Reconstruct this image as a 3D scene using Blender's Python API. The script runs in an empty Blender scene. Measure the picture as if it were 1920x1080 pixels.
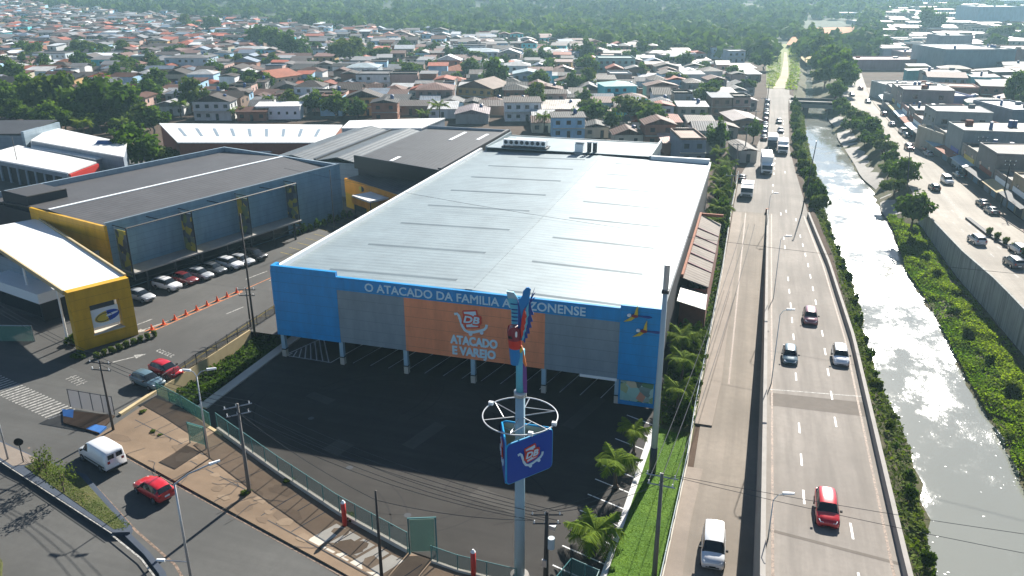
import bpy, bmesh, math, random
import numpy as np
from mathutils import Vector, Matrix
R = math.radians
rnd = random.Random(7)
SC = bpy.context.scene
COL = SC.collection
# ---------------------------------------------------------------- camera, sky, sun, exposure
# World axes: x runs along the store front, y away from the street, z up; the lot is z = 0.
YAW, PITCH, FPX, CAM = R(16.7), R(20.8466), 1510.0, (51.67, -75.64, 42.0)
cam_d = bpy.data.cameras.new('camera'); cam_d.lens = FPX / 1920 * 36; cam_d.sensor_width = 36
cam_d.clip_start = 0.5; cam_d.clip_end = 12000
cam = bpy.data.objects.new('camera', cam_d); COL.objects.link(cam)
cam.location = CAM; cam.rotation_euler = (R(90) - PITCH, 0, YAW)
SC.camera = cam
SUN_AZ, SUN_EL = R(8.3), R(31)          # azimuth measured from +y towards +x
wd = bpy.data.worlds.new('World'); SC.world = wd; wd.use_nodes = True
nt = wd.node_tree; bg = nt.nodes['Background']
sky = nt.nodes.new('ShaderNodeTexSky'); sky.sky_type = 'NISHITA'; sky.sun_disc = False
sky.sun_elevation = SUN_EL; sky.sun_rotation = SUN_AZ; sky.air_density = 0.75; sky.dust_density = 0.3; sky.ozone_density = 2.0
nt.links.new(sky.outputs[0], bg.inputs[0]); bg.inputs[1].default_value = 0.05
sd = bpy.data.lights.new('sun', 'SUN'); sd.energy = 5.0; sd.angle = R(0.5); sd.color = (1, 0.95, 0.87)
sun = bpy.data.objects.new('sun', sd); COL.objects.link(sun)
sv = Vector((math.sin(SUN_AZ) * math.cos(SUN_EL), math.cos(SUN_AZ) * math.cos(SUN_EL), math.sin(SUN_EL)))
sun.rotation_euler = sv.to_track_quat('Z', 'Y').to_euler(); sun.location = (0, 0, 200)
SC.view_settings.view_transform = 'Standard'; SC.view_settings.look = 'None'
SC.view_settings.exposure = 1.4; SC.view_settings.gamma = 1; SC.view_settings.use_curve_mapping = False
SC.cycles.max_bounces = 5; SC.cycles.diffuse_bounces = 2; SC.cycles.glossy_bounces = 3; SC.cycles.transparent_max_bounces = 12
SC.cycles.volume_bounces = 0; SC.cycles.transmission_bounces = 3
SC.cycles.sample_clamp_indirect = 4.0; SC.cycles.use_denoising = True
SC.cycles.caustics_reflective = False; SC.cycles.caustics_refractive = False

# ---------------------------------------------------------------- helpers
def ray(x, y):
    u = (x - 960) / FPX; v = (y - 540) / FPX
    f = math.cos(PITCH) - v * math.sin(PITCH)
    return (u * math.cos(YAW) - f * math.sin(YAW), u * math.sin(YAW) + f * math.cos(YAW), -math.sin(PITCH) - v * math.cos(PITCH))
def zl(X, Y=0): return 1.5 * min(1, max(0, (28 - X) / 34))     # the avenue climbs gently to the west
def zhw(X, Y=0): return 5.0 * min(1.25, max(0, (83 - Y) / 110)) ** 1.25   # the expressway ramp
def zrr(X, Y=0): return 2.2 * min(1, max(0, (95 - Y) / 50))
def G(x, y, z=0):
    zz = 0 if callable(z) else z
    for _ in range(8 if callable(z) else 1):
        r = ray(x, y); t = (CAM[2] - zz) / -r[2]; p = (CAM[0] + r[0] * t, CAM[1] + r[1] * t, zz)
        if callable(z): zz = z(p[0], p[1])
    return Vector(p)
FWD = Vector((-math.sin(YAW), math.cos(YAW), 0)); RGT = Vector((math.cos(YAW), math.sin(YAW), 0))
def onplane(x, y, P0):
    """lateral offset and height where a sight line meets the upright plane through P0 that is square to the view"""
    r = Vector(ray(x, y)); c = Vector(CAM); t = (Vector(P0) - c).dot(FWD) / r.dot(FWD); p = c + r * t
    return (p - Vector(P0)).dot(RGT), p.z

class MB:
    def __init__(s): s.V = []; s.F = []; s.I = []
    def add(s, vs, fs, mi=0):
        b = len(s.V); s.V += [tuple(v) for v in vs]; s.F += [tuple(b + i for i in f) for f in fs]; s.I += [mi] * len(fs)
        return s
    def box(s, x0, y0, z0, x1, y1, z1, mi=0, M=None):
        v = [(x0, y0, z0), (x1, y0, z0), (x1, y1, z0), (x0, y1, z0), (x0, y0, z1), (x1, y0, z1), (x1, y1, z1), (x0, y1, z1)]
        if M is not None: v = [M @ Vector(p) for p in v]
        return s.add(v, [(3, 2, 1, 0), (4, 5, 6, 7), (0, 1, 5, 4), (1, 2, 6, 5), (2, 3, 7, 6), (3, 0, 4, 7)], mi)
    def poly(s, pts, mi=0): return s.add(pts, [tuple(range(len(pts)))], mi)
    def prism(s, pts, dz, mi=0, ms=None):
        """pts: top outline with its own heights; sides go down by dz (or to the absolute height ('to', z))"""
        n = len(pts)
        ar = sum(pts[i][0] * pts[(i + 1) % n][1] - pts[(i + 1) % n][0] * pts[i][1] for i in range(n))
        if ar < 0: pts = pts[::-1]
        lo = [(p[0], p[1], dz[1] if isinstance(dz, tuple) else p[2] - dz) for p in pts]
        s.add(list(pts) + lo, [tuple(range(n))], mi)
        b = len(s.V) - 2 * n
        s.F.append(tuple(b + n + i for i in reversed(range(n)))); s.I.append(mi if ms is None else ms)
        for i in range(n):
            j = (i + 1) % n; s.F.append((b + i, b + n + i, b + n + j, b + j)); s.I.append(mi if ms is None else ms)
        return s
    def plate(s, pts, o, u, th, mi=0):
        """an upright plate: 2D outline (lateral, z) at origin o along unit vector u, thickness th along the normal"""
        u = Vector(u); nrm = Vector((u.y, -u.x, 0)) * (th / 2); n = len(pts)
        P = [Vector(o) + u * a + Vector((0, 0, z)) for a, z in pts]
        s.add([p + nrm for p in P] + [p - nrm for p in P], [tuple(range(n)), tuple(reversed(range(n, 2 * n)))] +
              [(i, n + i, n + (i + 1) % n, (i + 1) % n) for i in range(n)], mi)
        return s
    def tube(s, pts, r, n=6, mi=0, r1=None, cap=True):
        pts = [Vector(p) for p in pts]; m = len(pts); rings = []
        for i, p in enumerate(pts):
            d = (pts[min(i + 1, m - 1)] - pts[max(i - 1, 0)]).normalized()
            a = d.orthogonal().normalized() if abs(d.z) > 0.95 else d.cross(Vector((0, 0, 1))).normalized()
            b = d.cross(a); q = r if r1 is None else r + (r1 - r) * i / (m - 1)
            rings.append([p + (a * math.cos(2 * math.pi * k / n) + b * math.sin(2 * math.pi * k / n)) * q for k in range(n)])
        fs = [(i * n + k, i * n + (k + 1) % n, (i + 1) * n + (k + 1) % n, (i + 1) * n + k) for i in range(m - 1) for k in range(n)]
        if cap: fs += [tuple(reversed(range(n))), tuple((m - 1) * n + k for k in range(n))]
        return s.add([v for ring in rings for v in ring], fs, mi)
    def wheel(s, c, r, w, mi=0, n=14):
        v = [(c[0] + r * math.cos(2 * math.pi * k / n), c[1] + e, c[2] + r * math.sin(2 * math.pi * k / n)) for e in (-w / 2, w / 2) for k in range(n)]
        return s.add(v, [(k, (k + 1) % n, n + (k + 1) % n, n + k) for k in range(n)] + [tuple(reversed(range(n))), tuple(range(n, 2 * n))], mi)
    def build(s, name, mats, parent=None, smooth=False, loc=None, rot=None):
        me = bpy.data.meshes.new(name); me.from_pydata(s.V, [], s.F)
        for m in (mats if isinstance(mats, (list, tuple)) else [mats]): me.materials.append(m)
        if any(s.I): me.polygons.foreach_set('material_index', s.I)
        if smooth: me.polygons.foreach_set('use_smooth', [True] * len(s.F))
        me.update()
        return link(name, me, parent, loc, rot)
def link(name, me, parent=None, loc=None, rot=None):
    o = bpy.data.objects.new(name, me); COL.objects.link(o)
    if parent is not None: o.parent = parent
    if loc is not None: o.location = loc
    if rot is not None: o.rotation_euler = (0, 0, rot) if not isinstance(rot, (tuple, list)) else rot
    return o
def tag(o, label=None, cat=None, group=None, kind=None):
    if label: o['label'] = label
    if cat: o['category'] = cat
    if group: o['group'] = group
    if kind: o['kind'] = kind
    return o
def thing(name, label, cat, loc=(0, 0, 0), rot=0, group=None):
    o = bpy.data.objects.new(name, None); COL.objects.link(o); o.location = loc; o.rotation_euler = (0, 0, rot); o.empty_display_size = 0.3
    return tag(o, label, cat, group)
def struct(name, mb, mats, smooth=False): return tag(mb.build(name, mats, None, smooth), kind='structure')
def dup(root, loc, rot=None, label=None, group=None, scale=None, color=None):
    def cp(o, parent):
        c = o.copy(); COL.objects.link(c)
        if parent is not None: c.parent = parent
        if color is not None and o.get('tint'): c.color = color
        for ch in o.children: cp(ch, c)
        return c
    r = cp(root, None); r.location = loc
    if rot is not None: r.rotation_euler = (0, 0, rot)
    if scale is not None: r.scale = scale if isinstance(scale, (tuple, list)) else (scale,) * 3
    if label: r['label'] = label
    if group: r['group'] = group
    return r
ORD = ['first', 'second', 'third', 'fourth', 'fifth', 'sixth', 'seventh', 'eighth', 'ninth', 'tenth', 'eleventh', 'twelfth', 'thirteenth', 'fourteenth', 'fifteenth', 'sixteenth', 'seventeenth', 'eighteenth', 'nineteenth']
def ordinal(i):
    if i < 19: return ORD[i]
    t, u = divmod(i + 1, 10); tens = ['', '', 'twent', 'thirt', 'fort', 'fift', 'sixt', 'sevent', 'eight', 'ninet']
    return tens[t] + ('ieth' if u == 0 else 'y-' + ORD[u - 1])
def npmesh(name, V, F, mats, tone=None, mi=None, smooth=False):
    me = bpy.data.meshes.new(name); V = np.asarray(V, np.float32); F = np.asarray(F, np.int32); n, k = F.shape
    me.vertices.add(len(V)); me.vertices.foreach_set('co', V.ravel())
    me.loops.add(n * k); me.loops.foreach_set('vertex_index', F.ravel())
    me.polygons.add(n); me.polygons.foreach_set('loop_start', np.arange(0, n * k, k, dtype=np.int32)); me.polygons.foreach_set('loop_total', np.full(n, k, np.int32))
    for m in (mats if isinstance(mats, (list, tuple)) else [mats]): me.materials.append(m)
    if mi is not None: me.polygons.foreach_set('material_index', np.asarray(mi, np.int32))
    if smooth: me.polygons.foreach_set('use_smooth', np.ones(n, bool))
    if tone is not None:
        a = me.attributes.new('tone', 'FLOAT_COLOR', 'POINT'); t = np.asarray(tone, np.float32)
        if t.ndim == 1: t = np.stack([t, t, t, np.ones_like(t)], 1)
        a.data.foreach_set('color', t.ravel())
    me.update(calc_edges=True); me.validate()
    return me

# ---------------------------------------------------------------- materials
class NT:
    def __init__(s, name):
        s.m = bpy.data.materials.new(name); s.m.use_nodes = True; s.t = s.m.node_tree; s.p = s.t.nodes['Principled BSDF']; s.out = s.t.nodes['Material Output']
    def n(s, typ, **kw):
        nd = s.t.nodes.new('ShaderNode' + typ)
        for k, v in kw.items(): setattr(nd, k, v)
        return nd
    def l(s, a, b): s.t.links.new(a, b)
    def coord(s, scale=(1, 1, 1), rot=(0, 0, 0), kind='Position'):
        if kind == 'Position': src = s.n('NewGeometry').outputs['Position']
        else: src = s.n('TexCoord').outputs[kind]
        mp = s.n('Mapping'); mp.inputs['Scale'].default_value = scale; mp.inputs['Rotation'].default_value = rot
        s.l(src, mp.inputs[0]); return mp.outputs[0]
    def noise(s, vec, scale, detail=4, rough=0.6):
        nd = s.n('TexNoise'); nd.inputs['Scale'].default_value = scale; nd.inputs['Detail'].default_value = detail; nd.inputs['Roughness'].default_value = rough
        s.l(vec, nd.inputs['Vector']); return nd.outputs['Fac']
    def ramp(s, fac, stops):
        r = s.n('ValToRGB'); el = r.color_ramp.elements
        while len(el) < len(stops): el.new(0.5)
        for e, (p, c) in zip(el, stops): e.position = p; e.color = (c, c, c, 1) if isinstance(c, (int, float)) else (*c, 1)
        s.l(fac, r.inputs[0]); return r.outputs[0]
    def mix(s, a, b, fac, mode='MIX'):
        x = s.n('Mix', data_type='RGBA', blend_type=mode)
        for v, i in ((a, 6), (b, 7)):
            if hasattr(v, 'links'): s.l(v, x.inputs[i])
            else: x.inputs[i].default_value = (*v, 1) if len(v) == 3 else v
        if hasattr(fac, 'links'): s.l(fac, x.inputs[0])
        else: x.inputs[0].default_value = fac
        return x.outputs[2]
    def math(s, op, a, b=None):
        x = s.n('Math', operation=op)
        for v, i in ((a, 0), (b, 1)):
            if v is None: continue
            if hasattr(v, 'links'): s.l(v, x.inputs[i])
            else: x.inputs[i].default_value = v
        return x.outputs[0]
    def bump(s, h, st=0.3, d=0.05):
        b = s.n('Bump'); b.inputs['Strength'].default_value = st; b.inputs['Distance'].default_value = d; s.l(h, b.inputs['Height']); s.l(b.outputs[0], s.p.inputs['Normal'])
    def fin(s, col=None, rough=0.7, metal=0, spec=0.5):
        if col is not None:
            if hasattr(col, 'links'): s.l(col, s.p.inputs['Base Color'])
            else: s.p.inputs['Base Color'].default_value = (*col, 1)
        s.p.inputs['Roughness'].default_value = rough; s.p.inputs['Metallic'].default_value = metal; s.p.inputs['Specular IOR Level'].default_value = spec
        return s.m
def dk(c, f): return tuple(x * f for x in c)
M = {}
def plain(name, c, rough=0.6, var=0.25, scale=1.2, metal=0, spec=0.4):
    t = NT(name); v = t.noise(t.coord(), scale, 5)
    M[name] = t.fin(t.mix(dk(c, 1 - var), dk(c, 1 + var * 0.6), v), rough, metal, spec); return M[name]
def asphalt(name, c, rough=0.8, spec=0.35, streak=0.0, patch=0.35, axis=0, oil=0.0):
    t = NT(name); p = t.coord(); a = t.noise(p, 0.06, 6, 0.65); b = t.noise(p, 1.6, 5, 0.7); f = t.noise(p, 14, 3)
    v = t.mix(dk(c, 1 - patch), dk(c, 1 + patch), t.ramp(a, [(0.3, 0.0), (0.7, 1.0)]))
    v = t.mix(v, dk(c, 0.72), t.math('MULTIPLY', t.ramp(b, [(0.42, 0.0), (0.75, 1.0)]), 0.45))
    v = t.mix(v, dk(c, 1.5), t.math('MULTIPLY', t.ramp(f, [(0.55, 0.0), (0.8, 1.0)]), 0.4))
    if streak:
        sx = (0.9, 0.025, 1) if axis == 0 else (0.025, 0.9, 1)
        st = t.noise(t.coord(sx, (0, 0, 0 if axis != 2 else R(19))), 1.0, 5, 0.6)
        v = t.mix(v, dk(c, 0.62), t.math('MULTIPLY', t.ramp(st, [(0.4, 0.0), (0.72, 1.0)]), streak))
    t.bump(f, 0.25, 0.03)
    M[name] = t.fin(v, rough, 0, spec); return M[name]
asphalt('asphalt_avenue', (0.078, 0.077, 0.072), 0.78, 0.3, 0.5, 0.3, 2)
asphalt('asphalt_lot', (0.039, 0.036, 0.033), 0.85, 0.15, 0.5, 0.42, 2)
asphalt('asphalt_patch', (0.056, 0.052, 0.047), 0.85, 0.15)
asphalt('asphalt_dark', (0.028, 0.026, 0.025), 0.85, 0.15)
asphalt('asphalt_yard', (0.068, 0.066, 0.062), 0.8, 0.3, 0.3)
asphalt('concrete_road', (0.235, 0.212, 0.188), 0.84, 0.1, 0.75, 0.22)
asphalt('side_road', (0.22, 0.19, 0.158), 0.84, 0.1, 0.6, 0.3)
asphalt('right_road', (0.32, 0.29, 0.25), 0.84, 0.1, 0.5, 0.25)
asphalt('road_patch', (0.15, 0.132, 0.115), 0.88, 0.08, 0.2, 0.2)
asphalt('pavement', (0.21, 0.15, 0.10), 0.9, 0.2, 0.35, 0.42, 2)
asphalt('pavement_light', (0.245, 0.18, 0.122), 0.9, 0.2, 0.2, 0.4)
asphalt('pavement_dark', (0.165, 0.118, 0.08), 0.9, 0.2, 0.2, 0.4)
asphalt('walkway', (0.24, 0.20, 0.165), 0.85, 0.2, 0.2, 0.3)
asphalt('earth', (0.075, 0.052, 0.038), 0.95, 0.1, 0.0, 0.4)
asphalt('orange_earth', (0.42, 0.22, 0.12), 0.95, 0.1, 0.0, 0.4)
asphalt('sand_path', (0.42, 0.36, 0.26), 0.95, 0.1, 0.0, 0.3)
def paint(name, c, worn=0.5):
    t = NT(name); p = t.coord(); f = t.noise(p, 5, 5, 0.75)
    M[name] = t.fin(t.mix(c, dk(c, 0.35), t.ramp(f, [(worn, 0.0), (min(0.99, worn + 0.16), 1.0)])), 0.7, 0, 0.3)
paint('white_paint', (0.72, 0.72, 0.7), 0.55); paint('worn_paint', (0.42, 0.41, 0.38), 0.42); paint('lot_paint', (0.6, 0.6, 0.6), 0.6)
paint('yellow_paint', (0.32, 0.24, 0.03), 0.45); paint('orange_line', (0.55, 0.20, 0.07), 0.5); paint('pink_line', (0.24, 0.17, 0.125), 0.42); paint('red_line', (0.5, 0.06, 0.03), 0.55)
def grass_mat(name, a, b, rough=0.9):
    t = NT(name); p = t.coord(); v = t.noise(p, 0.5, 6, 0.7); w = t.noise(p, 5, 4)
    c = t.mix(a, b, t.ramp(v, [(0.32, 0.0), (0.68, 1.0)])); c = t.mix(c, dk(a, 0.5), t.math('MULTIPLY', t.ramp(w, [(0.5, 0.0), (0.75, 1.0)]), 0.5))
    t.bump(w, 0.6, 0.15); M[name] = t.fin(c, rough, 0, 0.15)
grass_mat('lawn', (0.05, 0.115, 0.01), (0.095, 0.175, 0.016)); grass_mat('verge', (0.05, 0.075, 0.018), (0.11, 0.10, 0.04)); grass_mat('field', (0.11, 0.15, 0.03), (0.2, 0.2, 0.06))
grass_mat('bank_soil', (0.06, 0.075, 0.025), (0.12, 0.095, 0.06)); grass_mat('forest_floor', (0.02, 0.035, 0.014), (0.035, 0.05, 0.02)); grass_mat('dark_scrub', (0.015, 0.022, 0.01), (0.03, 0.035, 0.018))
def leaf_mat(name, a, b, trans=0.3):
    t = NT(name); at = t.n('Attribute', attribute_name='tone'); oi = t.n('ObjectInfo')
    c = t.mix(a, b, at.outputs['Fac']); c = t.mix(c, (1.25, 1.0, 0.55), t.math('MULTIPLY', oi.outputs['Random'], 0.35), 'MULTIPLY')
    t.fin(c, 0.85, 0, 0.06); tr = t.n('BsdfTranslucent'); t.l(t.mix(c, (1.5, 1.6, 0.6), 1.0, 'MULTIPLY'), tr.inputs[0])
    mx = t.n('MixShader'); mx.inputs[0].default_value = trans; t.l(t.p.outputs[0], mx.inputs[1]); t.l(tr.outputs[0], mx.inputs[2]); t.l(mx.outputs[0], t.out.inputs[0]); M[name] = t.m
leaf_mat('leaf', (0.027, 0.06, 0.008), (0.095, 0.165, 0.018)); leaf_mat('leaf_light', (0.045, 0.075, 0.015), (0.11, 0.15, 0.03)); leaf_mat('leaf_far', (0.028, 0.06, 0.011), (0.092, 0.155, 0.022), 0.2)
leaf_mat('palm_leaf', (0.045, 0.095, 0.01), (0.15, 0.21, 0.02), 0.4); leaf_mat('bank_leaf', (0.046, 0.125, 0.012), (0.175, 0.23, 0.026), 0.48); leaf_mat('grass_blade', (0.06, 0.135, 0.01), (0.11, 0.20, 0.016)); leaf_mat('dry_leaf', (0.12, 0.10, 0.05), (0.2, 0.16, 0.07))
plain('bark', (0.12, 0.09, 0.065), 0.95, 0.4, 3)
def corrugated(name, c, axis='X', pitch=0.5, rough=0.45, spec=0.5, metal=0.0, dirt=0.25, tint=False, stripe=0.12, bumpd=0.06, kind='Object'):
    t = NT(name); base = c
    if tint: oi = t.n('ObjectInfo'); base = oi.outputs['Color']
    vec = t.coord(kind=kind); w = t.n('TexWave', wave_type='BANDS', bands_direction=axis); w.inputs['Scale'].default_value = 0.314 / pitch; t.l(vec, w.inputs['Vector'])
    p = t.coord(); a = t.noise(p, 0.25, 6, 0.7); b = t.noise(t.coord((3, 0.4, 1) if axis == 'X' else (0.4, 3, 1)), 0.8, 5, 0.7)
    v = t.mix(base, (1 - dirt,) * 3, t.ramp(a, [(0.35, 1.0), (0.7, 0.0)]), 'MULTIPLY') if not tint else t.mix(base, (1 - dirt, 1 - dirt * 1.1, 1 - dirt * 1.2), t.ramp(a, [(0.35, 1.0), (0.7, 0.0)]), 'MULTIPLY')
    v = t.mix(v, (0.55, 0.5, 0.46), t.math('MULTIPLY', t.ramp(b, [(0.45, 0.0), (0.75, 1.0)]), dirt * 1.6), 'MULTIPLY')
    v = t.mix(v, (1 - stripe,) * 3, w.outputs['Fac'], 'MULTIPLY'); t.bump(w.outputs['Fac'], 0.6, bumpd)
    M[name] = t.fin(v, rough, metal, spec); return M[name]
corrugated('store_roof', (0.235, 0.29, 0.31), 'Y', 1.0, 0.5, 0.3, 0.1, 0.2, False, 0.06, 0.02)
corrugated('house_roof', None, 'X', 0.6, 0.68, 0.13, 0, 0.4, True, 0.14, 0.08)
corrugated('dark_roof', (0.058, 0.058, 0.062), 'X', 0.9, 0.6, 0.3, 0, 0.3, False, 0.2, 0.05)
corrugated('grey_roof', (0.12, 0.135, 0.145), 'X', 0.9, 0.55, 0.3, 0, 0.3, False, 0.15, 0.05)
corrugated('market_roof', (0.085, 0.082, 0.084), 'X', 0.9, 0.6, 0.3, 0, 0.25, False, 0.2, 0.05)
corrugated('white_roof', (0.78, 0.78, 0.76), 'X', 0.9, 0.5, 0.4, 0, 0.2, False, 0.08, 0.05)
corrugated('annex_roof', (0.24, 0.205, 0.175), 'Y', 0.9, 0.8, 0.2, 0, 0.35, False, 0.15, 0.05)
def cladding(name, c, lines=1.2, rough=0.4, spec=0.4, axis='Z', dirt=0.2):
    t = NT(name); p = t.coord(kind='Object'); sp = t.n('SeparateXYZ'); t.l(p, sp.inputs[0])
    fr = t.math('FRACT', t.math('DIVIDE', sp.outputs[axis], lines)); ln = t.math('LESS_THAN', fr, 0.04 / lines)
    a = t.noise(t.coord((1, 1, 0.25)), 0.8, 5, 0.7)
    v = t.mix(c, dk(c, 1 - dirt * 2), t.math('MULTIPLY', t.ramp(a, [(0.4, 0.0), (0.75, 1.0)]), 0.7)); v = t.mix(v, dk(c, 0.55), ln)
    M[name] = t.fin(v, rough, 0, spec); return M[name]
cladding('blue_panel', (0.002, 0.25, 0.58)); cladding('grey_panel', (0.21, 0.26, 0.30)); cladding('orange_panel', (0.80, 0.27, 0.125))
cladding('yellow_panel', (0.62, 0.34, 0.012), 1.25); cladding('market_grey', (0.26, 0.33, 0.38), 0.9); cladding('market_blue', (0.20, 0.32, 0.40), 0.9); cladding('shed_wall', (0.22, 0.26, 0.31), 1.0); cladding('orange_wall', (0.78, 0.30, 0.012), 2.4)
plain('sign_white', (0.78, 0.80, 0.80), 0.45, 0.05); plain('sign_red', (0.62, 0.055, 0.03), 0.45, 0.1); plain('sign_blue', (0.003, 0.055, 0.36), 0.35, 0.12); plain('sign_edge', (0.02, 0.33, 0.62), 0.35, 0.1); plain('sign_back', (0.32, 0.37, 0.33), 0.6, 0.2)
plain('letter_shade_blue', (0.55, 0.72, 0.80), 0.5, 0.06); plain('pole_blue', (0.30, 0.44, 0.52), 0.5, 0.15, 0.6); plain('pole_grey', (0.40, 0.47, 0.50), 0.5, 0.15, 0.6); plain('flash_white', (0.74, 0.76, 0.76), 0.4, 0.08)  # white lettering made light blue, the cast of shade put into its colour
plain('macaw_blue', (0.01, 0.20, 0.50), 0.4, 0.15); plain('macaw_cyan', (0.10, 0.44, 0.58), 0.4, 0.12); plain('macaw_navy', (0.012, 0.05, 0.24), 0.4, 0.15); plain('macaw_red', (0.58, 0.035, 0.022), 0.4, 0.15); plain('macaw_maroon', (0.22, 0.02, 0.04), 0.35, 0.15); plain('macaw_orange', (0.68, 0.20, 0.06), 0.4, 0.2); plain('macaw_purple', (0.17, 0.06, 0.26), 0.4, 0.3, 0.8); plain('macaw_yellow', (0.62, 0.44, 0.04), 0.4, 0.1)
plain('black', (0.008, 0.008, 0.01), 0.5, 0.2); plain('dark_metal', (0.03, 0.035, 0.042), 0.5, 0.2); plain('galvanised', (0.45, 0.46, 0.47), 0.4, 0.15, 2, 0.6); plain('concrete', (0.30, 0.28, 0.255), 0.9, 0.3, 0.8); plain('pale_concrete', (0.50, 0.46, 0.39), 0.9, 0.25, 0.8); plain('tan_wall', (0.46, 0.36, 0.20), 0.9, 0.3, 0.9)
plain('pole_concrete', (0.16, 0.15, 0.14), 0.9, 0.3, 1.5); plain('wood_dark', (0.05, 0.042, 0.038), 0.8, 0.3); plain('kerb_white', (0.55, 0.54, 0.52), 0.8, 0.3, 1.2); plain('kerb_blue', (0.045, 0.06, 0.085), 0.8, 0.3, 0.8); plain('teal_metal', (0.055, 0.17, 0.17), 0.5, 0.2); plain('dark_wall', (0.035, 0.036, 0.042), 0.8, 0.3); plain('blue_tank', (0.02, 0.07, 0.22), 0.4, 0.15); plain('brick_red', (0.26, 0.09, 0.055), 0.9, 0.3, 2); plain('signal_red', (0.55, 0.03, 0.02), 0.5, 0.15); plain('cone_orange', (0.75, 0.10, 0.02), 0.5, 0.1)
plain('rust', (0.30, 0.12, 0.07), 0.9, 0.3); plain('wire', (0.05, 0.05, 0.055), 0.5, 0.1); plain('curb_paint_blue', (0.02, 0.12, 0.36), 0.7, 0.4, 2); plain('rubber', (0.012, 0.012, 0.012), 0.8, 0.1); plain('plum', (0.12, 0.03, 0.05), 0.8, 0.2)
def tinted(name, rough=0.8, spec=0.3, dirt=0.3, coat=0, metal=0):
    t = NT(name); oi = t.n('ObjectInfo'); a = t.noise(t.coord((1, 1, 0.3)), 0.7, 6, 0.7); b = t.noise(t.coord(), 3.5, 4, 0.7)
    v = t.mix(oi.outputs['Color'], (0.45, 0.40, 0.35), t.math('MULTIPLY', t.ramp(a, [(0.42, 0.0), (0.75, 1.0)]), dirt * 1.6), 'MULTIPLY') if dirt else oi.outputs['Color']
    if dirt: v = t.mix(v, (0.6, 0.58, 0.55), t.math('MULTIPLY', t.ramp(b, [(0.5, 0.0), (0.75, 1.0)]), dirt), 'MULTIPLY')
    M[name] = t.fin(v, rough, metal, spec); t.p.inputs['Coat Weight'].default_value = coat; t.p.inputs['Coat Roughness'].default_value = 0.08
tinted('house_wall'); tinted('car_paint', 0.3, 0.5, 0, 0.7, 0.15)
t = NT('glass'); M['glass'] = t.fin((0.012, 0.016, 0.02), 0.06, 0, 0.6)
t = NT('window_dark'); M['window_dark'] = t.fin((0.02, 0.025, 0.032), 0.15, 0, 0.5)
t = NT('lamp_lens'); M['lamp_lens'] = t.fin((0.75, 0.78, 0.8), 0.15, 0, 0.7)
t = NT('tail_lens'); M['tail_lens'] = t.fin((0.35, 0.01, 0.01), 0.2, 0, 0.6)
t = NT('chrome'); M['chrome'] = t.fin((0.5, 0.52, 0.54), 0.25, 0.8)
def net(name, c, alpha):
    t = NT(name); t.fin(c, 0.5); t.p.inputs['Alpha'].default_value = alpha; M[name] = t.m
net('fence_net', (0.07, 0.16, 0.16), 0.34); net('bar_net', (0.03, 0.03, 0.035), 0.35); net('green_glass', (0.10, 0.26, 0.20), 0.55); net('sheer_net', (0.55, 0.52, 0.50), 0.42)
t = NT('far_any'); at = t.n('Attribute', attribute_name='tone'); v = t.noise(t.coord(), 0.8, 4, 0.7)
M['far_any'] = t.fin(t.mix(at.outputs['Color'], (0.5, 0.44, 0.4), t.math('MULTIPLY', t.ramp(v, [(0.45, 0.0), (0.75, 1.0)]), 0.6), 'MULTIPLY'), 0.6, 0, 0.4)
# canal water: murky, with wind-rippled reaches between calm ones
t = NT('water'); p = t.coord(); a = t.noise(p, 0.045, 4, 0.6); b = t.noise(t.coord((1, 0.6, 1)), 0.9, 3, 0.6); c = t.noise(t.coord((1, 0.75, 1)), 4.2, 3, 0.6)
sy = t.n('SeparateXYZ'); t.l(t.n('NewGeometry').outputs['Position'], sy.inputs[0]); mr = t.n('MapRange'); t.l(sy.outputs['Y'], mr.inputs[0]); mr.inputs[1].default_value = -6; mr.inputs[2].default_value = 60; mr.inputs[3].default_value = -0.13; mr.inputs[4].default_value = 0.10
m2 = t.n('MapRange'); t.l(sy.outputs['Y'], m2.inputs[0]); m2.inputs[1].default_value = 95; m2.inputs[2].default_value = 190; m2.inputs[3].default_value = 0; m2.inputs[4].default_value = -0.17
pat = t.ramp(t.math('ADD', t.noise(t.coord((1, 0.7, 1)), 0.16, 7, 0.72), t.math('ADD', mr.outputs[0], m2.outputs[0])), [(0.42, 0.0), (0.62, 1.0)])
h = t.math('ADD', t.math('MULTIPLY', b, 0.5), t.math('MULTIPLY', c, 0.22))
bm_ = t.n('Bump'); bm_.inputs['Distance'].default_value = 0.22; t.l(h, bm_.inputs['Height']); t.l(t.math('ADD', t.math('MULTIPLY', pat, 0.75), 0.06), bm_.inputs['Strength']); t.l(bm_.outputs[0], t.p.inputs['Normal'])
t.l(t.math('ADD', t.math('MULTIPLY', pat, 0.16), 0.05), t.p.inputs['Roughness'])
M['water'] = t.fin(t.mix((0.165, 0.175, 0.16), (0.22, 0.225, 0.2), a), 0.1, 0, 0.5); t.t.links.new(t.t.nodes['Math'].outputs[0], t.t.nodes['Math'].inputs[0]) if False else None
t.l(t.math('ADD', t.math('MULTIPLY', pat, 0.16), 0.05), t.p.inputs['Roughness'])
# ---------------------------------------------------------------- terrain, canal, roads
def hz(X, Y):      # far country rises a little, more so to the west
    d = max(0.0, Y - 560 - 0.1 * X) ; k = min(1, d / 1500)
    return -0.06 + 70 * k * k * (3 - 2 * k) * (1 if X < 0 else max(0.25, 1 - X / 500))
def lerp_tab(tab, y):
    if y <= tab[0][0]: return tab[0][1]
    for (a, u), (b, v) in zip(tab, tab[1:]):
        if y <= b: return u + (v - u) * (y - a) / (b - a)
    return tab[-1][1]
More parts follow.
